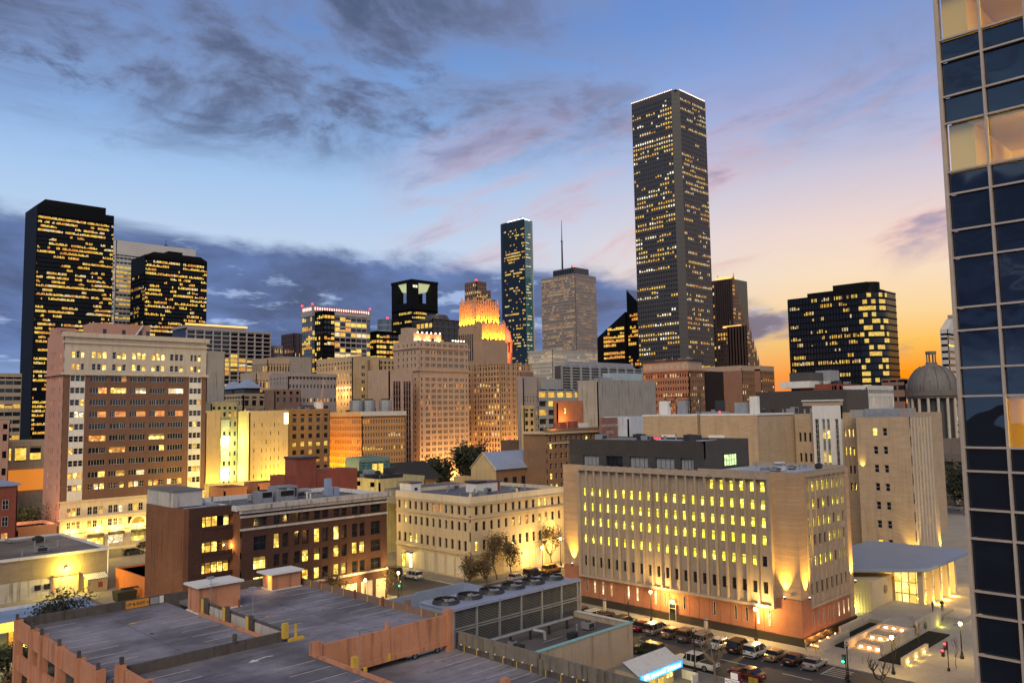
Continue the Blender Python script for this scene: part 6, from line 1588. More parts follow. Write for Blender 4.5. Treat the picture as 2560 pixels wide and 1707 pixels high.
for k in range(3): b.box('top_beam', 68.0+8.2*k, 79.9, 9.1, 68.0+8.2*k+8.05, 81.0, 9.45, ROOF_B)
fan = MB(); fan.lathe((0, 0), [(1.75, 0), (1.62, .28), (1.55, .5), (1.66, .5), (1.72, .28), (1.85, 0)], 24, FRAME_D); fme_ = fan.mesh('fan_ring')
bl = MB()
for k in range(6):
    a = k*1.047; bl.quad((.2*math.cos(a), .2*math.sin(a), .2), (1.5*math.cos(a-.12), 1.5*math.sin(a-.12), .14), (1.5*math.cos(a+.22), 1.5*math.sin(a+.22), .32), (.2*math.cos(a+.9), .2*math.sin(a+.9), .26), STEEL)
bl.cyl((0, 0), .28, .1, .42, 10, STEEL); bme = bl.mesh('fan_blades')
for k in range(6):
    f_ = place('fan', fme_, b.root, (70.2+4.07*k, 84.0, 9.25)); p = bpy.data.objects.new('fan_blades', bme); COL.objects.link(p); p.parent = f_; p.rotation_euler = (0, 0, .5*k)
    d_ = MB(); d_.cyl((0, 0), 1.5, -.02, .04, 20, MATS['tower_inside']); dd = bpy.data.objects.new('fan_well', d_.mesh('fan_well')); COL.objects.link(dd); dd.parent = f_
b.done()

# ---------------------------------------------------------------- warehouse, lot, canopy at the left
b = Bld('flat_warehouse', 'flat roofed concrete warehouse with lit roller door', 20, 176.6, 59.2, 207, 7.6)
WHS = mat_wall('warehouse_concrete', (.27, .22, .165), .88, .25, .4, .25, 3.0, brick=(3.0, .5, .2))
b.wall.box(20, 176.62, 0, 59.2, 207, 7.6, WHS); b.wall.box(20, 176.5, 0, 49.5, 176.62, 3.6, STAINW)
m = MB(); m.box(19.8, 176.3, 7.6, 59.5, 176.9, 8.1, COPING); m.box(58.9, 176.9, 7.6, 59.5, 207.2, 8.1, COPING); m.box(19.8, 206.7, 7.6, 58.9, 207.2, 8.1, COPING); m.build('parapet', b.root)
b.box('roof', 20.2, 176.9, 7.5, 58.9, 206.7, 7.75, mat_wall('roof_blotched', (.17, .155, .15), .9, .9, .09, .0))
m = MB(); m.box(49.6, 176.42, .02, 53.6, 176.55, 3.8, CREAM_L)
for k in range(16): m.box(49.7, 176.40, .1+.23*k, 53.5, 176.44, .24+.23*k, CREAM_L)
m.build('roller_door', b.root); m = MB(); m.box(49.4, 176.2, 3.8, 53.8, 176.6, 4.05, PINK); m.box(49.3, 176.3, 0, 49.6, 176.6, 3.8, PINK); m.box(53.6, 176.3, 0, 53.9, 176.6, 3.8, CREAM); m.build('door_frame', b.root)
for x in (46.2, 47.8): window(b.root, 'R', 176.4, x, x+1.1, 1.6, 2.6, '2', FRAME_D, GLASS)
m = MB(); m.tube((51.6, 176.6, 5.0), (51.6, 176.0, 5.2), .06, 6, STEEL); m.ball((51.6, 175.9, 5.1), .24, BULB, 10); m.build('door_lamp', b.root); lamp_light('door_lamp', (51.6, 175.5, 5.0), 2200, (1, .72, .08), .2, b.root)
m = MB(); m.tube((59.3, 176.4, 0), (59.3, 176.4, 9), .12, 8, WHITEP); m.build('downpipe', b.root); b.done()
b = Bld('metal_shed', 'small ribbed yellow shed with sloping roof beside the roller door', 54.9, 174.4, 58.6, 176.3, 2.8, 'shed')
m = MB(); m.box(54.9, 174.4, 0, 58.6, 176.3, 2.6, GOLD)
for k in range(15): m.box(54.95+.25*k, 174.34, 0, 55.03+.25*k, 174.4, 2.6, GOLD)
m.box(56.9, 174.3, .9, 57.7, 174.36, 1.9, BRICK_R); m.build('wall', b.root)
m = MB()
for k in range(12): m.quad((54.7+.34*k, 174.1, 2.65), (54.96+.34*k, 174.1, 2.65), (54.96+.34*k, 176.45, 3.4), (54.7+.34*k, 176.45, 3.4), COPING); m.quad((54.96+.34*k, 174.1, 2.6), (55.04+.34*k, 174.1, 2.6), (55.04+.34*k, 176.45, 3.35), (54.96+.34*k, 176.45, 3.35), FRAME_D)
m.build('roof', b.root)
b = simple('orange_annexe', 'low orange stucco annexe beside the brick wing', 60.4, 145, 74, 175.5, 3.7, mat_wall('stucco_orange', (.55, .17, .05), .85, .15, .5, .3), roof=ROOF_DK, par=.35)
for y in (146.5, 149.0, 152): b.box('door', 60.33, y, .1, 60.42, y+1.2, 2.4, FRAME_D)
b.done(); lamp_light('lot_light', (57, 152, 4.5), 350, (1, .40, .08), .2)
m = empty('dumpster', (56, 161, .13), 'black open dumpster in the lot', 'dumpster')
MB().prism([(56, 161), (59.2, 161), (59.2, 163.4), (56, 163.4)], .13, 1.9, mat_plain('dumpster_dark', (.02, .025, .02), .6), top=[(55.8, 160.8), (59.4, 160.8), (59.4, 163.6), (55.8, 163.6)]).build('bin', m); MB().box(57.2, 163.0, 1.9, 60.6, 163.5, 2.15, FRAME_D).build('lid', m)
b = Bld('lot_canopy', 'flat blue roofed canopy on posts at the left edge', 30, 139, 47, 150, 4.2, 'canopy')
b.box('roof', 30, 139.4, 4.0, 46.6, 149.6, 4.15, mat_wall('canopy_roof', (.20, .30, .50), .5)); 
m = MB(); m.box(29.8, 139.1, 3.1, 46.9, 139.4, 4.5, CREAM); m.box(46.6, 139.41, 3.6, 46.9, 149.9, 4.5, BROWN); m.box(29.8, 149.6, 3.6, 46.6, 149.9, 4.6, COPING); m.build('fascia', b.root)
for x in (34.2, 41.5): b.box('post', x, 143, 0, x+.6, 143.6, 4.0, BRICK_W)
b.done(); lamp_light('canopy_lamp', (36, 141, 2.9), 1200, (1, .82, .08), .3); lamp_light('canopy_lamp', (34.5, 135, 3.4), 1200, (1, .82, .08), .3)

# ---------------------------------------------------------------- kiosk and roadside signs
b = Bld('bail_kiosk', 'small gabled kiosk with blue lit sign fascia and yellow front', 79.6, 60.4, 88.2, 64.6, 2.7, 'kiosk')
m = MB(); m.box(80.1, 60.9, .13, 87.6, 64.2, 2.7, CREAM); m.tri((80.1, 60.9, 2.7), (80.1, 64.2, 2.7), (80.1, 62.5, 3.6), GREYP); m.build('wall', b.root)
m = MB(); m.quad((79.5, 60.2, 2.75), (88.3, 60.2, 2.75), (88.3, 62.5, 3.95), (79.5, 62.5, 3.95), COPING); m.quad((79.5, 62.5, 3.95), (88.3, 62.5, 3.95), (88.3, 64.9, 2.75), (79.5, 64.9, 2.75), COPING)
for k in range(22): m.box(79.6+.4*k, 62.44, 3.93, 79.64+.4*k, 62.56, 3.99, STEEL)
m.build('roof', b.root)
SB = mat_plain('sign_blue_lit', (.05, .3, .8), .4, emit=(.02, .45, 1.0), es=.6)
b.box('sign_fascia', 79.7, 59.9, 2.0, 88.2, 60.15, 2.78, SB, label='blue lit sign fascia')
SL = mat_plain('sign_text_lit', (.8, .6, .3), .5, emit=(1, .72, .25), es=1.0)
text('BAIL BONDING', (82.4, 59.88, 2.38), .62, SL, (R(90), 0, 0), b.root); text('24 HOURS', (86.4, 59.88, 2.38), .62, SL, (R(90), 0, 0), b.root)
for x in (80.6, 82.4, 84.2, 86.0): window(b.root, 'R', 60.8, x, x+1.3, .9 if x != 84.2 else .15, 1.9, '2', FRAME_W, LIT[0], 'window' if x != 84.2 else 'door')
m = MB(); m.box(88.2, 58.6, .13, 89.6, 58.7, 1.2, WHITEP); m.box(89.55, 58.7, .13, 89.65, 61, 1.2, WHITEP)
for k in range(8): m.box(88.3+.16*k, 58.55, .3, 88.34+.16*k, 58.6, 1.1, WHITEP)
m.build('ramp_railing', b.root)
lamp_light('kiosk_lamp', (82, 58.8, 2.3), 90, (1, .75, .12), .3, b.root); lamp_light('kiosk_lamp', (86, 58.8, 2.3), 90, (1, .75, .12), .3, b.root); b.done()
b = Bld('bail_sign', 'maroon and white stacked sign on the near pavement', 89.0, 52.4, 89.7, 54.6, 3.0, 'sign')
MRN = mat_plain('sign_maroon', (.22, .02, .05), .5); WHT = mat_plain('sign_board_white', (.72, .70, .70), .5, emit=(1, .95, .95), es=.12)
b.box('post', 89.25, 53.4, .13, 89.45, 53.6, .5, FRAME_D); b.box('lower_box', 89.0, 52.5, .5, 89.7, 54.5, 1.7, MRN); b.box('lower_face', 88.96, 52.53, .53, 89.0, 54.47, 1.67, WHT); b.box('upper_box', 89.02, 52.7, 1.7, 89.65, 53.7, 2.5, MRN); b.box('upper_face', 88.98, 52.73, 1.73, 89.02, 53.67, 2.47, WHT)
text('ACTION', (88.95, 53.5, 1.36), .48, MRN, (R(90), 0, R(-90)), b.root); text('BAIL', (88.95, 53.5, .86), .48, MRN, (R(90), 0, R(-90)), b.root); b.done()
m = empty('yellow_board', (90.6, 51.6, .13), 'small yellow notice board beside the maroon sign', 'sign'); MB().box(90.5, 51.0, .7, 90.6, 52.2, 1.9, YEL).build('board', m); MB().box(90.52, 51.55, .13, 90.58, 51.65, .7, FRAME_D).build('post', m)

# ---------------------------------------------------------------- pavilion and plaza
b = Bld('glass_pavilion', 'glowing glass entrance pavilion under a broad flat blue roof', 136, 50, 166, 66, 6.6, 'pavilion')
PAV = mat_wall('pavilion_stone', (.55, .45, .32), .8, .1, .5, .1, 3.0)
MB().prism([(146.0, 50.2), (169, 50.2), (169, 69), (133.5, 69), (133.5, 64.4)], 6.3, 6.85, mat_wall('pavilion_roof', (.24, .30, .42), .4, .1, .2, .0)).build('roof', b.root)
MB().prism([(146.9, 51.0), (168, 51.0), (168, 68), (135, 68), (135, 65)], 6.0, 6.28, mat_wall('pavilion_soffit', (.70, .58, .38), .7)).build('soffit', b.root)
b.box('side_block', 137.3, 56, .13, 145.6, 63, 5.3, PAV)
for k in range(14): b.box('batten', 137.24, 56.3+.47*k, .13, 137.3, 56.42+.47*k, 5.2, PAV)
b.box('upper_wall', 146.5, 55.9, .13, 166, 66, 4.9, PAV)
for k, (a, c) in enumerate(((56.2, 57.5), (57.6, 58.9), (59.0, 60.3), (60.9, 62.8))): window(b.root, 'L', 146.3, a, c, 5.0, 5.95, '', FRAME_D, LIT[1])
LOBBY = mat_lit('lobby_glow', (1, .52, .07), 1.05, (1, .76, .25), (.8, .8, .8), .5)
for k in range(3):
    for r_ in range(3): window(b.root, 'L', 146.2, 52.3+1.2*k, 53.45+1.2*k, .35+1.9*r_, 2.2+1.9*r_, '', FRAME_D, LOBBY, 'glass_pane')
for k in range(8):
    for r_ in range(3):
        if k % 2 == 0 or True: window(b.root, 'R', 52.4, 146.4+1.75*k, 148.1+1.75*k, .35+1.9*r_, 2.2+1.9*r_, '', FRAME_D, LOBBY, 'glass_pane')
for k, x in enumerate((146.2, 150.2, 154.2, 158.2, 162.0)): b.box('column', x, 51.2, .13, x+.9, 52.1, 6.0, PAV)
m = MB(); m.cyl((0, 0), .7, 0, .06, 20, GRAN_K); sealm = m.mesh('wall_seal'); o = place('wall_seal', sealm, b.root, (142.6, 55.95, 3.3)); o.rotation_euler = (R(90), 0, 0)
for k in range(5): lamp_light('pavilion_lamp', (147.5+4*k, 54.3, 4.8), 420, (1, .62, .14), .3, b.root)
for x, y in ((147.2, 50.7), (151.2, 50.7), (155.2, 50.7), (159.2, 50.7)): lamp_light('column_light', (x, y, .5), 220, (1, .55, .08), .1, b.root)
lamp_light('wall_wash', (136.3, 59.6, .5), 320, (.95, .95, .2), .1, b.root); lamp_light('wall_wash', (141.2, 55.2, .4), 260, (1, .48, .05), .1, b.root); lamp_light('wall_wash', (143.8, 55.2, .4), 260, (1, .48, .05), .1, b.root)
b.done()
PL = empty('entrance_plaza', (112, 40, .13), 'stone entrance plaza with lit steps, planters and low walls', 'plaza')
def pb(name, *a, **k): return MB().box(*a).build(name, PL, **k)
LAWN = mat_wall('planting_dark', (.012, .014, .008), .95, .6, 1.5, .0, 6.0, .3)
pb('ramp', 113, 53.4, .13, 121, 55.4, .3, CONC_L); pb('low_wall', 111.8, 52.9, .13, 120.8, 53.3, 1.3, CONC_L); pb('low_wall', 121, 54.2, .13, 131.5, 54.6, 1.5, CONC_L)
pb('low_wall', 115.0, 50.8, .13, 131.5, 51.2, 1.35, CONC_L); pb('low_wall', 116.2, 46.4, .13, 128.3, 46.8, 1.35, CONC_L)
pb('planter', 115.5, 51.3, .13, 121, 52.8, .3, LAWN); pb('planter', 121.2, 51.3, .13, 131, 54.1, .32, LAWN)
for k, x in enumerate((117.5, 121.5, 126.5)):
    for s_ in range(3): pb('step', x+.35*s_, 46.85, .13, 135 if k == 2 else x+4.1, 50.75, .3+.42*k+.14*s_, CONC)
    for q in range(3 if k != 1 else 3):
        m = MB(); m.box(x-.1, 47.4+1.15*q, .32+.42*k-.1, x-.02, 47.8+1.15*q, .42+.42*k, BULB_W); m.build('step_light', PL); lamp_light('step_lamp', (x-.35, 47.6+1.15*q, .5+.42*k), 22, (1, .42, .05), .05, PL)
pb('terrace', 131, 46.6, .13, 146, 55.8, .9, CONC); pb('sign_wall', 128.4, 45.9, .13, 138, 46.35, 2.3, CONC_L, label='wall with a round seal')
o = place('wall_seal', sealm, PL, (131, 45.88, 1.3)); o.rotation_euler = (R(90), 0, 0); o.scale = (.8, .8, .8)
for s_ in range(6): pb('step', 137.6+.42*s_, 44.4-.2*s_, .13, 147, 46.0, .26+.14*s_, CONC)
pb('planter', 113.0, 42.9, .13, 132, 45.8, .3, LAWN); pb('planter_wall', 112.5, 42.3, .13, 121.5, 42.7, 1.2, CONC_L)
for k in range(3):
    m = MB(); m.box(113.6+3.0*k, 42.22, .45, 113.9+3.0*k, 42.3, .6, BULB_W); m.build('wall_light', PL); lamp_light('wall_lamp', (113.75+3.0*k, 42.0, .5), 26, (1, .6, .08), .05, PL)
for k in range(4): lamp_light('ramp_lamp', (113.4+2.6*k, 54.6, .6), 36, (1, .34, .04), .05, PL); pb('ramp_light', 113.3+2.6*k, 55.2, .3, 113.5+2.6*k, 55.3, .45, BULB)
bo = MB(); bo.cyl((0, 0), .07, 0, .95, 8, STEEL); boe = bo.mesh('bollard')
for k, (x, y) in enumerate(((111.0, 54.9), (110.4, 53.2), (110.4, 51.6), (110.4, 50.0), (110.4, 48.4), (110.4, 46.8))):
    o = tag(place('bollard', boe, None, (x, y, .13)), 'slim steel bollard %s of six before the plaza steps' % ('nearest the courthouse corner, first', 'second', 'third', 'fourth', 'fifth', 'nearest the plaza lamp, last')[k], 'bollard', 'slim bollards before the plaza')
lamp_light('seal_lamp', (136.2, 45.3, .5), 22, (.9, .9, .1), .05, PL)

clutter(root_of('flat_warehouse'), 34, 180, 57, 204, 7.76, 12, 331, 1.1); clutter(root_of('service_building'), 64, 71.5, 90, 75.5, 4.26, 9, 332, .8); clutter(root_of('service_building'), 65, 89, 88, 101, 4.26, 10, 333)

# ---------------------------------------------------------------- vehicles
PAINT = mat_plain('car_paint', (.5, .5, .5), .3, .0, .5, coat=.6)
TYRE = mat_plain('tyre_rubber', (.015, .015, .016), .8); RIM = mat_plain('rim_alloy', (.35, .35, .37), .35, .7)
CGL = mat_plain('car_glass', (.01, .012, .015), .06, .0, .7); TAILL = mat_plain('tail_light', (.30, .01, .01), .3); HEADL = mat_plain('head_light', (.75, .75, .7), .2); PLATE = mat_plain('number_plate', (.7, .7, .66), .5); TRIMB = mat_plain('bumper_black', (.03, .03, .03), .6)
CARCOL = {n: mat_plain('paint_'+n, c, .28, me_, .5, coat=.7) for n, c, me_ in (('white', (.72, .72, .70), 0), ('silver', (.42, .42, .43), .5), ('black', (.012, .012, .014), 0), ('maroon', (.13, .01, .012), .2), ('gold', (.42, .30, .14), .4), ('grey', (.16, .155, .15), .4), ('green', (.02, .045, .035), .2), ('orange', (.55, .22, .03), .1), ('bronze', (.24, .17, .12), .4))}
def loft(mb, secs, mat):
    """secs: list of (x, [(y, z)...] half outlines from bottom centre out to top centre); mirrored in y"""
    rings = []
    for x, prof in secs:
        ring = [(x, y, z) for y, z in prof] + [(x, -y, z) for y, z in reversed(prof)]
        rings.append(ring)
    n = len(rings[0]); b = len(mb.v); i = mb.mi(mat)
    for r_ in rings: mb.v += r_
    for k in range(len(rings)-1):
        for j in range(n):
            q = (j+1) % n
            mb.f.append((b+k*n+j, b+k*n+q, b+(k+1)*n+q, b+(k+1)*n+j)); mb.m.append(i)
    mb.f.append(tuple(b+j for j in range(n))); mb.m.append(i)
    mb.f.append(tuple(b+(len(rings)-1)*n+j for j in reversed(range(n)))); mb.m.append(i)
def hull(L, W, stations, z0=.28):
    out = []
    for fx, wf, zt in stations:
        w = W/2*wf
        out.append((fx*L - L/2, [(w*.82, z0), (w*.97, z0+.12), (w, (z0+zt)*.5), (w*.97, zt-.10), (w*.86, zt)]))
    return out
SPEC = {
 'sedan': dict(L=4.7, W=1.8, st=[(0, .80, .82), (.02, .90, .92), (.12, .98, .98), (.3, 1, .96), (.62, 1, .94), (.75, .98, .92), (.92, .92, .80), (.99, .80, .68), (1, .70, .55)], cab=[(.10, .97, .0), (.24, .80, 1), (.52, .80, 1), (.68, .95, 0)], h=1.44, wr=.32),
 'suv': dict(L=4.75, W=1.9, st=[(0, .85, .95), (.015, .93, 1.05), (.1, .99, 1.08), (.3, 1, 1.06), (.66, 1, 1.04), (.78, .98, 1.02), (.94, .92, .92), (.99, .82, .80), (1, .72, .62)], cab=[(.015, .97, 0), (.06, .86, 1), (.58, .86, 1), (.72, .96, 0)], h=1.8, wr=.37),
 'van': dict(L=4.95, W=1.95, st=[(0, .85, .95), (.015, .94, 1.02), (.1, .99, 1.04), (.5, 1, 1.02), (.72, 1, 1.0), (.86, .97, .94), (.97, .88, .78), (1, .74, .6)], cab=[(.01, .97, 0), (.04, .86, 1), (.56, .86, 1), (.80, .95, 0)], h=1.76, wr=.34),
 'pickup': dict(L=6.3, W=2.0, st=[(0, .92, 1.0), (.01, .98, 1.06), (.3, 1, 1.06), (.55, 1, 1.06), (.72, 1, 1.08), (.8, .99, 1.14), (.95, .96, 1.1), (.99, .9, 1.0), (1, .84, .8)], cab=[(.36, .97, 0), (.385, .86, 1), (.64, .86, 1), (.73, .95, 0)], h=1.92, wr=.42)}
def make_car(kind):
    S = SPEC[kind]; L, W, H = S['L'], S['W'], S['h']
    r_ = empty(kind+'_car', (0, 0, 0)); WL[r_] = Vector((0, 0, 0))
    m = MB(); loft(m, hull(L, W, S['st']), PAINT); body = m.build('body', r_, smooth=False)
    belt = lambda fx: max(z for f_, w_, z in S['st'] if abs(f_-fx) < .35) - .03
    m = MB(); g_ = MB(); C = S['cab']; P_ = []
    for fx, wf, up in C:
        zb = .9 if kind == 'sedan' else 1.03; P_.append((fx*L-L/2, W/2*wf*.93, zb if not up else H-.06, zb))
    # greenhouse: glass loft with painted roof
    v = []
    for x, w, z, zb in P_: v.append((x, [(w*1.0, zb-.06), (w*1.0, zb-.03), (w, zb-.02 if z == zb else zb + (z-zb)*.5), (w*(.97), z-.02), (w*.92, z)]))
    v[1] = (v[1][0], [(W/2*.95, P_[1][3]-.06), (W/2*.95, P_[1][3]-.03), (W/2*.90, (P_[1][3]+H)/2), (W/2*.83, H-.09), (W/2*.76, H-.05)])
    v[2] = (v[2][0], [(W/2*.95, P_[2][3]-.06), (W/2*.95, P_[2][3]-.03), (W/2*.90, (P_[2][3]+H)/2), (W/2*.83, H-.09), (W/2*.76, H-.05)])
    loft(g_, v, CGL); g_.build('windows', r_)
    xa, xb = v[1][0], v[2][0]
    m = MB(); loft(m, [(xa-.12, [(.3, H-.10), (W/2*.74, H-.10), (W/2*.78, H-.08), (W/2*.74, H-.06), (.3, H-.06)]), (xa+.05, [(.3, H-.07), (W/2*.80, H-.10), (W/2*.84, H-.07), (W/2*.78, H-.01), (.3, H)]), (xb-.05, [(.3, H-.07), (W/2*.80, H-.10), (W/2*.84, H-.07), (W/2*.78, H-.01), (.3, H)]), (xb+.12, [(.3, H-.10), (W/2*.74, H-.10), (W/2*.78, H-.08), (W/2*.74, H-.06), (.3, H-.06)])], PAINT)
    for x in ((xa+xb)/2, xa+.1, xb-.1):
        for s_ in (-1, 1): m.tube((x, s_*W/2*.955, P_[1][3]-.02), (x-.02, s_*W/2*.81, H-.06), .045, 5, PAINT)
    m.build('roof', r_)
    if kind == 'suv':
        m = MB()
        for s_ in (-1, 1): m.tube((xa+.1, s_*W/2*.7, H+.06), (xb-.1, s_*W/2*.7, H+.06), .025, 6, TRIMB)
        m.build('roof_rack', r_)
    if kind == 'pickup':
        m = MB(); m.box(-L/2+.12, -W/2*.80, .92, -L/2+.34*L, W/2*.80, 1.075, TRIMB); m.build('load_bed', r_)
    wr = S['wr']; ty = MB()
    ty.tube((0, -.11, 0), (0, .11, 0), wr, 16, TYRE); tme = ty.mesh('tyre'); rm_ = MB(); rm_.tube((0, -.115, 0), (0, .115, 0), wr*.62, 12, RIM); rme_ = rm_.mesh('rim')
    for fx in (.19, .81):
        for s_ in (-1, 1):
            t_ = place('wheel', tme, r_, (fx*L-L/2, s_*(W/2-.10), wr)); p = bpy.data.objects.new('rim', rme_); COL.objects.link(p); p.parent = t_; KIDS.setdefault(t_, []).append(p)
    zt = .80 if kind == 'sedan' else .95
    for s_ in (-1, 1):
        MB().box(-L/2-.012, s_*W*.30-.16*1, zt-.16, -L/2+.10, s_*W*.30+.16, zt+.06, TAILL).build('tail_light', r_)
        MB().box(L/2-.14, s_*W*.28-.15, zt-.25, L/2-.01, s_*W*.28+.15, zt-.1, HEADL).build('head_light', r_)
        MB().box(xb-.02, s_*(W/2*.97), P_[1][3]-.02, xb+.18, s_*(W/2*.97+.17), P_[1][3]+.13, PAINT).build('mirror', r_)
    MB().box(-L/2-.03, -W*.40, .36, -L/2+.12, W*.40, .56, TRIMB if kind != 'sedan' else PAINT).build('rear_bumper', r_)
    MB().box(L/2-.12, -W*.34, .36, L/2+.01, W*.34, .52, TRIMB).build('front_bumper', r_)
    MB().box(-L/2-.035, -.22, .62, -L/2-.005, .22, .76, PLATE).build('number_plate', r_)
    return r_
PROTO = {}
def recolour(o, matmap):
    if o.type == 'MESH':
        for i, sl in enumerate(o.data.materials):
            if sl and sl.name in matmap: o.material_slots[i].link = 'OBJECT'; o.material_slots[i].material = matmap[sl.name]
    for k in KIDS.get(o, ()): recolour(k, matmap)
def car(kind, colr, x, y, rz, label, z=.006, group=None, jit=0.0):
    mm = {'car_paint': CARCOL[colr]}
    if kind not in PROTO:                        # the first of a kind is the model itself
        o = PROTO[kind] = make_car(kind); o.location = (x, y, z); o.rotation_euler = (0, 0, rz+jit); o['label'] = label; recolour(o, mm)
    else: o = copy_tree(PROTO[kind], loc=(x, y, z), rz=rz + jit, label=label, matmap=mm)
    o['category'] = {'pickup': 'truck', 'suv': 'car', 'van': 'van', 'sedan': 'car'}[kind]
    if group: o['group'] = group
    elif 'group' in o: del o['group']
    return o
GR = 'cars parked along the courthouse kerb'
ROW = [(93.0, 'sedan', 'white', 'white car half hidden at the far end of the parked row'), (90.4, 'suv', 'bronze', 'bronze car second from the far end of the parked row'), (87.6, 'suv', 'white', 'white car third from the far end of the parked row'), (84.7, 'suv', 'black', 'black car with rack beside the white one, fourth in the parked row'), (81.6, 'suv', 'green', 'dark green car fifth from the far end of the parked row'), (78.4, 'sedan', 'maroon', 'maroon sedan parked beside the street lamp'), (75.8, 'van', 'silver', 'silver minivan parked right of the maroon sedan'), (72.8, 'sedan', 'bronze', 'bronze sedan parked between minivan and grey car'), (70.0, 'suv', 'grey', 'grey car with roof rack in the middle of the parked row'), (67.2, 'suv', 'silver', 'silver car with roof rack right of the grey one'), (64.5, 'sedan', 'white', 'white sedan parked behind the bare tree'), (61.7, 'suv', 'black', 'tall black car parked right of the white sedan'), (58.9, 'suv', 'white', 'white car with rack parked below the second street lamp'), (56.2, 'sedan', 'gold', 'gold sedan parked near the plaza'), (53.5, 'sedan', 'black', 'black sedan second from the plaza end of the row'), (50.8, 'sedan', 'silver', 'silver sedan at the plaza end of the row')]
rc = random.Random(3)
for y, k, c, lab in ROW: car(k, c, 104.9+rc.uniform(-.25, .3), y, 0, lab, .006, GR, rc.uniform(-.04, .04))
car('pickup', 'white', 94.7, 62.3, R(90), 'white crew cab pickup parked beside the kiosk')
car('suv', 'green', 95.2, 70.2, R(92), 'dark green car parked ahead of the white pickup')
car('sedan', 'maroon', 95.3, 55.2, R(88), 'dark maroon sedan beside the bail sign')
car('sedan', 'silver', 113.4, 31.6, R(0), 'silver car at the kerb by the glass tower')
car('suv', 'white', 105.6, 137.0, R(90), 'white car waiting by the cream building corner')
car('suv', 'green', 105.2, 143.2, R(90), 'dark car behind the white one at the cream building')
car('sedan', 'silver', 118.6, 119.6, R(0), 'silver sedan parked under the brown leaved trees')
car('suv', 'black', 123.6, 119.8, R(0), 'black car parked between silver sedan and orange car')
car('suv', 'orange', 129.4, 119.9, R(0), 'orange car parked under the street lamp by the cream wall')
car('sedan', 'black', 85.0, 224.8, R(0), 'black sedan outside the lit shop windows')
car('van', 'black', 78.0, 214.5, R(0), 'black van in the street behind the warehouse')
car('sedan', 'silver', 83.5, 215.2, R(0), 'silver car behind the black van')
car('van', 'white', 56.4, 71.8, R(180), 'white van in the shade under the garage beam', 8.004)

# ---------------------------------------------------------------- street lamps and signals
IRON = mat_plain('cast_iron', (.012, .012, .013), .5)
GLOBE = mat_plain('lamp_globe', (.9, .8, .6), .3, emit=(1, .80, .45), es=4.0)
GLOBE_OFF = mat_plain('lamp_globe_unlit', (.5, .45, .35), .3)
def street_lamp(x, y, lab, on=True, e=1100, h=4.4, col=(1, .62, .16), z=.13):
    r_ = empty('street_lamp', (x, y, z), lab, 'street lamp', 'black globe street lamps')
    m = MB(); m.lathe((x, y), [(.24, z), (.24, z+.35), (.15, z+.5), (.15, z+.8), (.085, z+.95), (.07, z+h-.4), (.12, z+h-.3), (.14, z+h-.1)], 10, IRON); m.build('post', r_)
    m = MB(); m.ball((x, y, z+h+.16), .25, GLOBE if on else GLOBE_OFF, 12, 1.1); m.build('globe', r_)
    m = MB(); m.cyl((x, y), .16, z+h+.40, z+h+.48, 8, IRON, .05); m.build('finial', r_)
    if on: lamp_light('lamp', (x-.5, y-.5, z+h+.1), e, col, .25, r_)
    return r_
street_lamp(109.9, 80.3, 'lit globe lamp behind the maroon sedan'); street_lamp(110.7, 62.3, 'lit globe lamp behind the white parked car near the courthouse corner')
street_lamp(92.4, 60.9, 'unlit black street lamp in front of the white pickup', False, h=5.2)
street_lamp(92.6, 124.4, 'lit globe lamp at the corner of the brick warehouse', e=1200); street_lamp(84.8, 123.6, 'lit globe lamp before the white shop panels', e=1500)
street_lamp(135.7, 123.0, 'taller lit lamp by the far end of the cream wall', e=2000, h=5.6); street_lamp(129.0, 122.2, 'lit lamp above the orange car', e=2000, h=4.6); street_lamp(121.0, 103.0, 'lit globe lamp just behind the cooling tower fans', e=1200)
street_lamp(108.6, 42.2, 'lit globe lamp with signal on the plaza corner', e=450); street_lamp(121.2, 38.0, 'lit globe lamp beside the red signal', e=450); street_lamp(102.2, 45.2, 'unlit lamp with green signal beside the hatched bay', False, z=.01)
street_lamp(148.5, 42.8, 'lit globe lamp by the pavilion stairs', e=700)
SIGR = mat_plain('signal_red', (.3, 0, 0), .4, emit=(1, .04, .05), es=3.0); SIGG = mat_plain('signal_green', (0, .3, .2), .4, emit=(.05, 1, .55), es=2.5); SIGB = mat_plain('signal_case', (.015, .015, .015), .5)
def signal(x, y, z, lab, lens, heads=((0, 0),), rz=R(180)):
    r_ = empty('traffic_signal', (x, y, .13), lab, 'traffic signal')
    m = MB(); m.cyl((x, y), .18, .13, .5, 8, IRON); m.tube((x, y, .4), (x, y, z+.6), .06, 8, IRON); m.build('post', r_)
    for dy, dz in heads:
        m = MB(); m.box(x-.16, y+dy+.1, z+dz-.5, x+.16, y+dy+.44, z+dz+.5, SIGB); h_ = m.build('signal_head', r_)
        m = MB()
        o_ = .28 if lens is SIGR else -.28
        m.ball((x-.17, y+dy+.27, z+dz+o_), .16, lens, 8); m.build('lens', h_)
    lamp_light('signal_glow', (x-.6, y+.3, z), 6, (1, .05, .05) if lens is SIGR else (.1, 1, .6), .1, r_)
signal(114.6, 37.6, 3.2, 'black signal post showing red at the plaza corner', SIGR, ((0, 0), (.3, -.9)))
signal(109.2, 124.8, 3.2, 'black signal post showing green at the cream building corner', SIGG); signal(102.6, 45.6, 2.6, 'signal head showing green on the lamp by the hatched bay', SIGG); signal(91.8, 122.5, 3.0, 'dark signal post on the brick warehouse corner', SIGG)
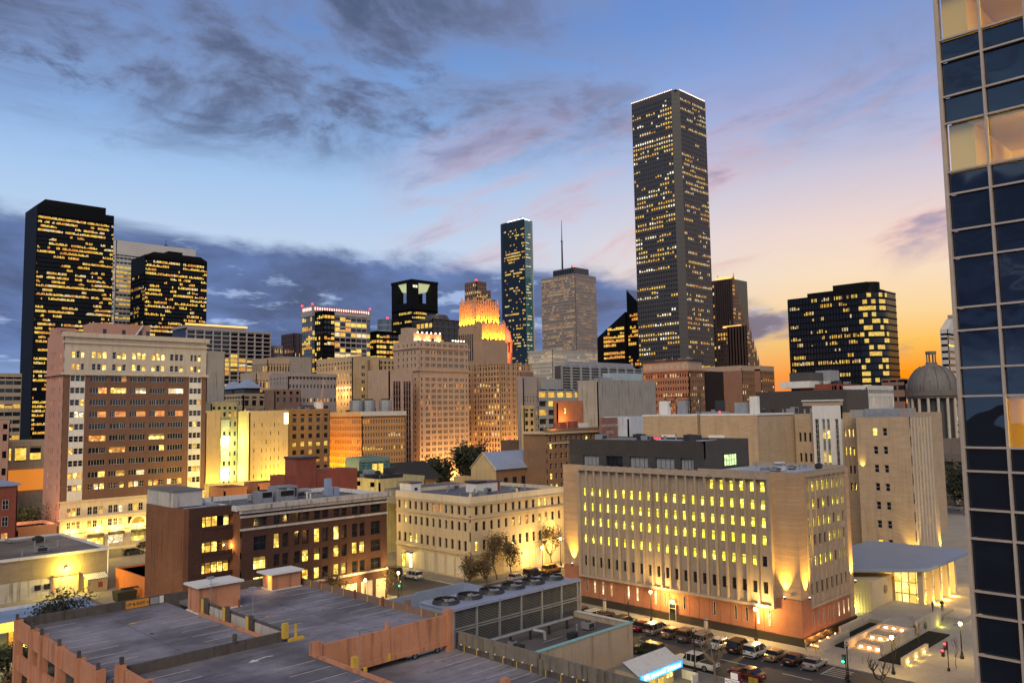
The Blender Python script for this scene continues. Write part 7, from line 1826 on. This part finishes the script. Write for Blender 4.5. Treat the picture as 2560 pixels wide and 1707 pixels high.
for x, y, lab in ((110.3, 90.2, 'pay station with blue sign near the far end of the row'), (110.2, 70.4, 'pay station with solar panel in the middle of the row')):
    r_ = empty('pay_station', (x, y, .13), lab, 'pay station'); MB().box(x-.2, y-.2, .13, x+.2, y+.2, 1.7, CONC_L).build('cabinet', r_); MB().box(x-.25, y-.25, 1.95, x+.25, y+.25, 2.05, ROOF_B).build('solar_panel', r_); MB().tube((x, y, 1.7), (x, y, 1.95), .04, 6, STEEL).build('stem', r_)
r_ = empty('utility_pole', (94.0, 69.0, .13), 'thin wooden utility pole beside the service building', 'pole')
WOODP = mat_wall('pole_wood', (.07, .05, .04), .9); MB().tube((94.0, 72.6, .1), (94.0, 72.6, 7.0), .10, 8, WOODP, .08).build('post', r_); MB().box(93.9, 71.9, 6.2, 94.1, 73.3, 6.32, WOODP).build('crossarm', r_)

# ---------------------------------------------------------------- trees
BARK = mat_wall('bark', (.10, .075, .06), .95, .3, 2.0, .1, 8.0); BARK_P = mat_wall('bark_pale', (.22, .17, .13), .95, .3, 2.0, .1, 8.0)
def mat_leaf(name, a, c):
    m = bpy.data.materials.new(name); m.use_nodes = True
    N = NT(m.node_tree); b_ = N.n('ShaderNodeBsdfPrincipled'); pos = N.n('ShaderNodeNewGeometry').outputs['Position']
    N.put(b_.inputs['Base Color'], N.mix(N.sstep(N.noise(pos, 1.3, 3, .6), .35, .65), (*a, 1), (*c, 1))); b_.inputs['Roughness'].default_value = .7
    o = N.n('ShaderNodeOutputMaterial'); N.t.links.new(b_.outputs[0], o.inputs[0]); return m
LEAF_B = mat_leaf('leaf_brown_olive', (.05, .045, .018), (.15, .085, .03)); LEAF_D = mat_leaf('leaf_dark', (.012, .018, .010), (.035, .042, .016)); LEAF_G = mat_leaf('leaf_green', (.025, .04, .012), (.08, .085, .025))
def tree(name, x, y, h, rad, lab, leaf, n=1600, seed=1, z=.13, trunk=.16, bark=None, base=.35, ls=.16, cat='tree'):
    r = random.Random(seed); root = empty(name, (x, y, z), lab, cat); bark = bark or BARK
    t = MB(); tips = []
    def limb(p, d, ln, rr, lvl):
        q = p; segs = 3
        for s_ in range(segs):
            d = (d + Vector((r.uniform(-.22, .22), r.uniform(-.22, .22), r.uniform(-.03, .16)))).normalized()
            e = q + d*(ln/segs); t.tube(q, e, rr*(1-.25*s_/segs), 6 if lvl < 2 else 4, bark, rr*(1-.25*(s_+1)/segs)); q = e
            if lvl >= 1: tips.append(q)
        if lvl < 3:
            for k in range(3 if lvl else 5):
                a = r.uniform(0, 6.28); up = r.uniform(.35, .9) if lvl else r.uniform(.4, 1.0)
                limb(q - d*(ln*.25*r.random()), Vector((math.cos(a), math.sin(a), up)).normalized(), ln*r.uniform(.55, .75), rr*.55, lvl+1)
    limb(Vector((x, y, z)), Vector((0, 0, 1)), h*base, trunk, 0)
    mx = max((v - Vector((x, y, v.z))).length for v in tips) or 1; mz = max(v.z for v in tips)
    sx = rad/mx; sz = (h-h*base)/max(.1, mz - (z+h*base)); zc_ = z + h*base
    def fix(v): 
        k = min(1.0, max(0.0, (v[2]-z)/(h*base)))
        return (x + (v[0]-x)*(1+(sx-1)*k), y + (v[1]-y)*(1+(sx-1)*k), v[2] if v[2] < zc_ else zc_ + (v[2]-zc_)*sz)
    t.v = [fix(v) for v in t.v]; tips = [Vector(fix(v)) for v in tips]
    t.build('trunk', root)
    if n:
        c = MB()
        for k in range(n):
            p = r.choice(tips); sp = rad*.20
            c0 = p + Vector((r.gauss(0, sp), r.gauss(0, sp), r.gauss(0, sp*.8)))
            a = Vector((r.uniform(-1, 1), r.uniform(-1, 1), r.uniform(-1, 1))).normalized(); b2 = a.orthogonal().normalized(); l_ = ls*r.uniform(.6, 1.5)
            c.quad(c0 - a*l_, c0 + b2*l_*.6, c0 + a*l_, c0 - b2*l_*.6, leaf)
        c.build('crown', root)
    return root
tree('brown_leaved_tree', 116.0, 122.6, 9.2, 3.4, 'tallest brown leaved tree before the cream corner', LEAF_B, 1900, 1)
tree('brown_leaved_tree', 119.8, 122.4, 7.2, 3.0, 'brown leaved tree beside the silver sedan', LEAF_B, 1700, 2)
tree('brown_leaved_tree', 133.2, 123.4, 8.6, 2.8, 'thin brown leaved tree against the lit cream wall', LEAF_B, 1200, 3)
tree('brown_leaved_tree', 108.6, 122.9, 5.6, 2.6, 'round low tree left of the signal crossing', LEAF_B, 1600, 4, base=.3)
tree('brown_leaved_tree', 109.4, 118.6, 5.4, 2.5, 'round low tree nearest the cooling tower', LEAF_B, 1600, 5, z=.0, base=.3)
tree('brown_leaved_tree', 88.5, 122.8, 6.4, 2.2, 'thin tree before the white shop panels', LEAF_B, 500, 6, trunk=.10)
tree('brown_leaved_tree', 78.5, 123.0, 7.4, 2.2, 'thin tree rising past the warehouse windows', LEAF_B, 600, 16, trunk=.10)
tree('dark_tree', 37.6, 128.2, 9.6, 3.8, 'dense dark tree behind the garage corner', LEAF_D, 3800, 7, base=.3, ls=.18)
tree('dark_tree', 30.0, 124.0, 4.6, 3.0, 'leafy shrub tree at the lower left edge', LEAF_G, 2200, 8, base=.25)
tree('dark_tree', 28.6, 114.0, 3.6, 2.6, 'low brown shrub tree beside the garage wall', LEAF_B, 1500, 9, base=.25)
tree('dark_tree', 199, 224, 22, 6.2, 'large black tree before the rose tower', LEAF_D, 6500, 10, base=.3, ls=.5, trunk=.4)
tree('dark_tree', 186, 226, 17, 5.5, 'black spreading tree before the cream hotel', LEAF_D, 5000, 11, base=.3, ls=.5, trunk=.35)
tree('dark_tree', 211, 222, 19, 5, 'small black tree left of the church tower', LEAF_D, 2200, 12, base=.3, ls=.36, trunk=.3)
tree('dark_tree', 57.5, 243, 12, 7, 'dark leafy tree left of the brick highrise', LEAF_G, 3200, 13, base=.3, ls=.3, trunk=.3)
tree('dark_tree', 98.5, 236, 12, 3.5, 'small tree lit by the yellow lots', LEAF_G, 1400, 14, base=.35, ls=.2)
tree('dark_tree', 276, 82, 15, 9, 'dark tree mass before the domed courthouse', LEAF_D, 3600, 15, base=.3, ls=.4, trunk=.4)
tree('bare_tree', 91.4, 57.2, 6.6, 2.4, 'bare winter tree on the near pavement', None, 0, 21, trunk=.16, bark=BARK_P, base=.38)
tree('bare_tree', 114.2, 44.2, 4.2, 1.2, 'thin bare sapling in the dark planting bed', None, 0, 22, trunk=.05, base=.4)
tree('bare_tree', 124.0, 44.4, 4.0, 1.1, 'thin bare sapling by the seal wall', None, 0, 23, trunk=.05, base=.4)
tree('bare_tree', 116.2, 37.2, 4.4, 1.0, 'thin bare sapling beside the red signal', None, 0, 24, trunk=.05, base=.4)
tree('bare_tree', 104.0, 41.6, 3.6, 1.8, 'low bare bush at the lower right corner', None, 0, 25, trunk=.06, base=.2, z=.0)
r_ = tree('lit_bush', 109.5, 103.2, 2.6, 1.8, 'dark bush dotted with white string lights', LEAF_D, 1200, 26, base=.2, cat='bush')
m = MB(); rr_ = random.Random(4)
for k in range(46): m.ball((109.5+rr_.gauss(0, .8), 103.2+rr_.gauss(0, .8), 1.5+rr_.gauss(0, .6)), .06, BULB_W, 6)
m.build('string_lights', r_, 'stuff')

# ---------------------------------------------------------------- two people on the terrace
def mat_person(name, cloth, legs):
    m = bpy.data.materials.new(name); m.use_nodes = True
    N = NT(m.node_tree); b_ = N.n('ShaderNodeBsdfPrincipled'); z_ = N.xyz(N.n('ShaderNodeTexCoord').outputs['Generated'])[2]
    c = N.mix(N.m('GREATER_THAN', z_, .48), (*legs, 1), (*cloth, 1)); c = N.mix(N.m('GREATER_THAN', z_, .855), c, (.35, .2, .14, 1)); c = N.mix(N.m('GREATER_THAN', z_, .945), c, (.02, .015, .012, 1))
    N.put(b_.inputs['Base Color'], c); b_.inputs['Roughness'].default_value = .85
    o = N.n('ShaderNodeOutputMaterial'); N.t.links.new(b_.outputs[0], o.inputs[0]); return m
def person(x, y, z, rz, lab, step, mat):
    V = [(0, 0, .95, .15), (0, 0, 1.15, .15), (0, 0, 1.38, .17), (0, 0, 1.52, .06), (.02, 0, 1.62, .09), (.01, 0, 1.74, .09)]
    E_ = [(0, 1), (1, 2), (2, 3), (3, 4), (4, 5)]
    for s_ in (-1, 1):
        b0 = len(V); V.extend([(0, s_*.20, 1.40, .07), (-.02*s_, s_*.25, 1.14, .05), (.10*s_, s_*.25, .90, .04), (.14*s_, s_*.25, .80, .045)]); E_.extend([(2, b0), (b0, b0+1), (b0+1, b0+2), (b0+2, b0+3)])
        b0 = len(V); V.extend([(step*.4*s_, s_*.10, .88, .10), (step*.6*s_+.03, s_*.10, .48, .065), (step*s_, s_*.10, .09, .05), (step*s_+.16, s_*.11, .04, .04)]); E_.extend([(0, b0), (b0, b0+1), (b0+1, b0+2), (b0+2, b0+3)])
    me = bpy.data.meshes.new('person'); me.from_pydata([v[:3] for v in V], E_, []); me.materials.append(mat)
    o = bpy.data.objects.new('person', me); COL.objects.link(o); o.location = (x, y, z); o.rotation_euler = (0, 0, rz)
    sk = o.modifiers.new('skin', 'SKIN'); 
    for i, v in enumerate(V): me.skin_vertices[0].data[i].radius = (v[3], v[3])
    me.skin_vertices[0].data[0].use_root = True
    su = o.modifiers.new('smooth', 'SUBSURF'); su.levels = 1; su.render_levels = 1
    return tag(o, lab, 'person')
person(143.4, 47.5, .9, R(200), 'person in dark coat walking on the terrace by the steps', .22, mat_person('clothes_dark', (.012, .012, .015), (.02, .02, .03)))
person(141.9, 48.4, .9, R(150), 'person in grey coat standing behind the terrace wall', .06, mat_person('clothes_grey', (.05, .05, .06), (.015, .015, .02)))

# fill lamps on added masts, to brighten the streets and walls behind
MAST = mat_plain('mast_grey', (.12, .12, .12), .6)
def mast(x, y, h, e, lab, z=.13):
    r_ = empty('fill_mast', (x, y, z), lab, 'street lamp', 'tall added fill light masts')
    m = MB(); m.tube((x, y, z), (x, y, z+h), .09, 6, MAST, .06); m.tube((x, y, z+h), (x-1.2, y, z+h+.2), .05, 6, MAST); m.build('pole', r_)
    m = MB(); m.box(x-1.7, y-.15, z+h+.1, x-1.1, y+.15, z+h+.26, GLOBE); m.build('lamp_head', r_)
    lamp_light('lamp', (x-1.5, y, z+h-.2), e, (1, .60, .10), .25, r_)
mast(108.6, 160, 9, 2600, 'added fill light mast beside the yellow lit wall block'); mast(108.6, 196, 9, 2600, 'added fill light mast by the small brick houses'); mast(92.0, 160, 8, 1500, 'added fill light mast behind the dark brick warehouse'); mast(70, 211, 8, 1800, 'added fill light mast behind the flat warehouse')
mast(150, 122.4, 8, 2200, 'added fill light mast past the cream building on the cross street'); mast(175, 122.4, 8, 2200, 'added fill light mast further along the cross street'); mast(146, 196, 10, 3200, 'added fill light mast by the flat annexe'); mast(224, 206, 10, 3600, 'added fill light mast before the church tower')
